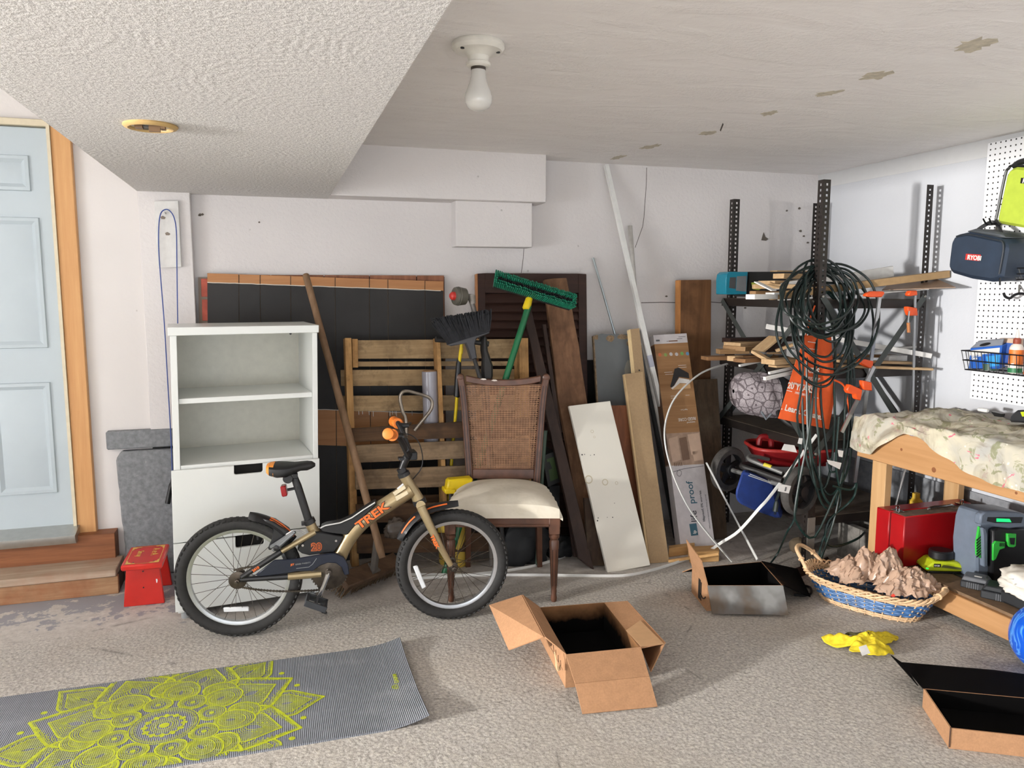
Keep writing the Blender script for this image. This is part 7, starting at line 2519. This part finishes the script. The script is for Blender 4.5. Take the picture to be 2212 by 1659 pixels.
ob('strap', MB().tube(smoothpath([SX(2108, 500, Xb + .06), SX(2125, 488, Xb + .08), SX(2142, 480, Xb + .10), SX(2156, 486, Xb + .10), SX(2164, 504, Xb + .06)], 4), .010, 6, flat=.4), m_blk, t)
lab = [SX(x, y, Xb - .0022) for x, y in ((2087, 548), (2119, 550), (2116, 564), (2085, 561))]
ob('red_label', MB().prism(lab, (-.001, 0, 0)), plain('red_label', (196, 48, 42), .5), t)
words('lettering', 'RYOBI', .0285, SX(2089, 560, Xb - .0034), SX(2117, 562.5, Xb) - SX(2089, 560, Xb), V((0, 0, 1)), m_tag, t, .0004, .0012, .93)
ob('zip_pull', MB().tube([SX(2160, 600, Xb - .004), SX(2160, 616, Xb - .004)], .004, 6), m_blk, t)
# green bag
Xg = 3.13
t = thing('green_tool_bag', 'lime green bag with black piping hanging high on the pegboard', 'bag', SX(2190, 490, 3.2))
go = [(2154, 482), (2153, 470), (2172, 380), (2180, 365), (2196, 360), (2300, 372), (2310, 510), (2210, 492)]
ob('bag_body', MB().prism([SX(x, y, Xg) for x, y in go], V((PX - Xg - .012, .0, .0))), plain('lime_bag_fabric', (172, 190, 60), .65, var=.03), t, .012)
ob('piping', MB().tube(smoothpath([SX(x, y, Xg - .002) for x, y in ((2160, 486), (2152, 476), (2154, 462), (2171, 380), (2179, 364), (2196, 358), (2300, 368))], 5), .006, 6), m_blk, t)
ob('top_handle', MB().tube(smoothpath([SX(x, y, Xg + .04) for x, y in ((2190, 360), (2206, 350), (2240, 345), (2280, 352))], 5), .014, 8), m_blk, t)
ob('black_label', MB().prism([SX(x, y, Xg - .001) for x, y in ((2206, 384), (2260, 388), (2258, 400), (2204, 396))], (-.001, 0, 0)), m_blk, t)
words('lettering', 'RYOBI', .026, SX(2208, 395, Xg - .0024), SX(2250, 398, Xg) - SX(2208, 395, Xg), V((0, 0, 1)), m_tag, t, .0003, .001)
# hooks
t = thing('double_hook', 'black double peg hook holding the blue bag strap', 'hook', SX(2150, 486, PX - .02))
for (ax_, ay_, bx2, by2) in ((2124, 473, 2154, 484), (2137, 472, 2160, 483)):
    a = SX(ax_, ay_, PX - .16)
    b = SX(bx2, by2, PX)
    ob('prong', MB().tube(smoothpath([a, a + (b - a) * .25 + V((0, 0, -.018)), a + (b - a) * .6 + V((0, 0, -.012)), b], 4), .004, 6), m_blk, t)
ob('hook_plate', MB().box(SX(2158, 486, PX - .004), (.006, .03, .05)), m_pale_steel, t)
t = thing('curved_hook', 'black curved peg hook below the blue bag', 'hook', SX(2200, 640, PX - .02))
ob('prong', MB().tube(smoothpath([SX(x, y, PX - .06) for x, y in ((2168, 633), (2172, 641), (2182, 644), (2192, 637), (2204, 634), (2216, 636), (2230, 640))], 5), .006, 8), m_blk, t)
ob('hook_plate', MB().tube([SX(2201, 634, PX - .05), SX(2202, 616, PX - .004)], .004, 6), m_pale_steel, t)


def wire_basket(label, z0_, z1_, ya, yb_, dep, nw):
    t = thing('wire_basket', label, 'basket', (PX - dep / 2, (ya + yb_) / 2, z0_), 'wire baskets on the pegboard')
    xo = PX - dep
    for z, ins in ((z1_, 0), ((z0_ + z1_) / 2, .006), (z0_, .014)):
        ob('hoop', MB().tube([V((PX - .004, ya - ins, z)), V((xo + ins, ya - ins, z)), V((xo + ins, yb_ + ins, z)), V((PX - .004, yb_ + ins, z))], .0032, 6, closed=True), m_blk, t)
    for i in range(nw + 1):
        y = ya + (yb_ - ya) * i / nw
        y2 = (ya - .014) + (yb_ - ya + .028) * i / nw
        ob('wire', MB().tube([V((xo, y, z1_)), V((xo + .014, y2, z0_)), V((PX - .005, y2, z0_))], .0021, 5), m_blk, t)
    for k in range(3):
        f_ = (k + .5) / 3
        ob('wire', MB().tube([V((xo + dep * f_, ya, z1_)), V((xo + .014 + (dep - .014) * f_, ya - .014, z0_))], .0021, 5), m_blk, t)
    return xo


a = SX(2077, 757, 3.14)
b = SX(2088, 799, 3.14)
wire_basket('lower black wire basket with blue box and glue on the pegboard', b.z, a.z, a.y, 2.36, PX - 3.14, 14)
zf = b.z + .006
a2 = SX(2180, 580, 3.18)
wire_basket('small upper black wire basket at the right edge beside the blue bag', SX(2190, 604, 3.18).z, a2.z, 2.66, 2.42, PX - 3.18, 8)
# contents of the lower basket
t = thing('glove_box', 'blue and white carton of disposable gloves tilted in the lower wire basket', 'box', (3.22, 2.75, zf))
q_ = [SX(x, y, 3.165) for x, y in ((2092, 796), (2096, 752), (2165, 746), (2158, 797))]
bxo = ob('box_body', MB().prism(q_, V((.10, .01, .02))), plain('wipes_blue', (40, 92, 176), .4), t, .002)
ob('white_panel', MB().prism([SX(x, y, 3.1642) for x, y in ((2096, 757), (2160, 751), (2159, 762), (2095, 768))], (-.0006, 0, 0)), m_tag, t)
ob('cyan_panel', MB().prism([SX(x, y, 3.1640) for x, y in ((2130, 770), (2160, 766), (2158, 790), (2134, 793))], (-.0006, 0, 0)), plain('wipes_cyan', (60, 150, 210), .4), t)
words('lettering', 'Nitrile Exam', .019, SX(2098, 771, 3.1636), SX(2140, 768, 3.16) - SX(2098, 771, 3.16), V((0, 0, 1)), m_tag, t, .0006, .0006, .62)
words('lettering', 'Gloves', .018, SX(2099, 777, 3.1636), SX(2140, 774, 3.16) - SX(2099, 777, 3.16), V((0, 0, 1)), m_tag, t, .0006, .0006, .62)
ob('open_top', MB().prism([SX(x, y, 3.17) + V((0, 0, .0005)) for x, y in ((2097, 752), (2112, 738), (2168, 733), (2164, 747))], V((.006, 0, .004))), plain('grey_carton_top', (120, 124, 132), .5), t)
ob('black_opening', MB().prism([SX(2128 + 12 * math.cos(a_), 744 + 3 * math.sin(a_) - 2.5 * math.cos(a_), 3.168) for a_ in [i_ * PI / 8 for i_ in range(16)]], V((-.0005, 0, .0005))), m_blk, t)
t = thing('cardboard_packet', 'brown and blue packet leaning behind the blue carton, wire basket', 'box', (3.24, 2.66, zf))
ob('packet', MB().prism([SX(x, y, 3.20) for x, y in ((2135, 750), (2160, 730), (2200, 732), (2198, 790), (2140, 790))], V((.03, 0, 0))), plain('packet_tan', (196, 170, 148), .6), t, .002)
ob('blue_side', MB().prism([SX(x, y, 3.1995) for x, y in ((2150, 752), (2172, 740), (2190, 742), (2188, 788), (2150, 789))], V((-.001, 0, 0))), plain('packet_blue', (56, 88, 158), .5), t)
gb = SX(2189, 797, 3.165)
gb = V((3.175, gb.y, zf))
t = thing('glue_bottle', 'orange labelled glue bottle with a clear nozzle in the wire basket', 'bottle', gb)
hb = SX(2189, 742, 3.175).z - zf
ob('bottle', MB().lathe([(.026, 0), (.028, .004), (.028, hb * .86), (.022, hb * .95), (.014, hb)], gb, n=24), plain('cloudy_bottle', (220, 210, 200), .4), t)
ob('orange_label', MB().lathe([(.0286, hb * .30), (.0286, hb * .80)], gb, n=24, cap=False), plain('orange_glue_label', (224, 120, 48), .5), t)
ob('green_base', MB().lathe([(.0286, .003), (.0286, hb * .18)], gb, n=24, cap=False), plain('green_glue_base', (40, 116, 70), .5), t)
ob('barcode', MB().prism([gb + V((-.0292 * math.cos(a_), -.0292 * math.sin(a_), z_)) for a_, z_ in ((.1, hb * .22), (.5, hb * .22), (.5, hb * .34), (.1, hb * .34))], V((-.0004, -.0002, 0))), m_tag, t)
ob('cap', MB().lathe([(.015, hb), (.016, hb + .002), (.016, hb + .02), (.011, hb + .026)], gb, n=18), plain('red_brown_cap', (140, 62, 42), .5), t)
ob('nozzle', MB().lathe([(.008, hb + .026), (.007, hb + .045), (.004, hb + .058), (.003, hb + .066)], gb, n=14), plain('clear_nozzle', (214, 206, 198), .3), t)
g2 = gb + V((.0, -.075, 0))
t = thing('brown_bottle', 'second bottle with an orange-brown label cut off at the right edge', 'bottle', g2)
ob('bottle', MB().lathe([(.026, 0), (.028, .004), (.028, hb * .7), (.016, hb * .9), (.016, hb)], g2, n=20), plain('brown_glue', (176, 96, 48), .4), t)
ob('cap', MB().lathe([(.017, hb), (.017, hb + .02), (.001, hb + .021)], g2, n=16), m_blk, t)
one('green_tape_roll', MB().lathe([(.018, 0), (.032, 0), (.032, .03), (.018, .03), (.018, 0)], V((3.19, SX(2140, 795, 3.19).y, zf)), n=24, cap=False), plain('dark_green_tape', (58, 84, 72), .5), 'small dark green tape roll at the front of the wire basket', 'tape')
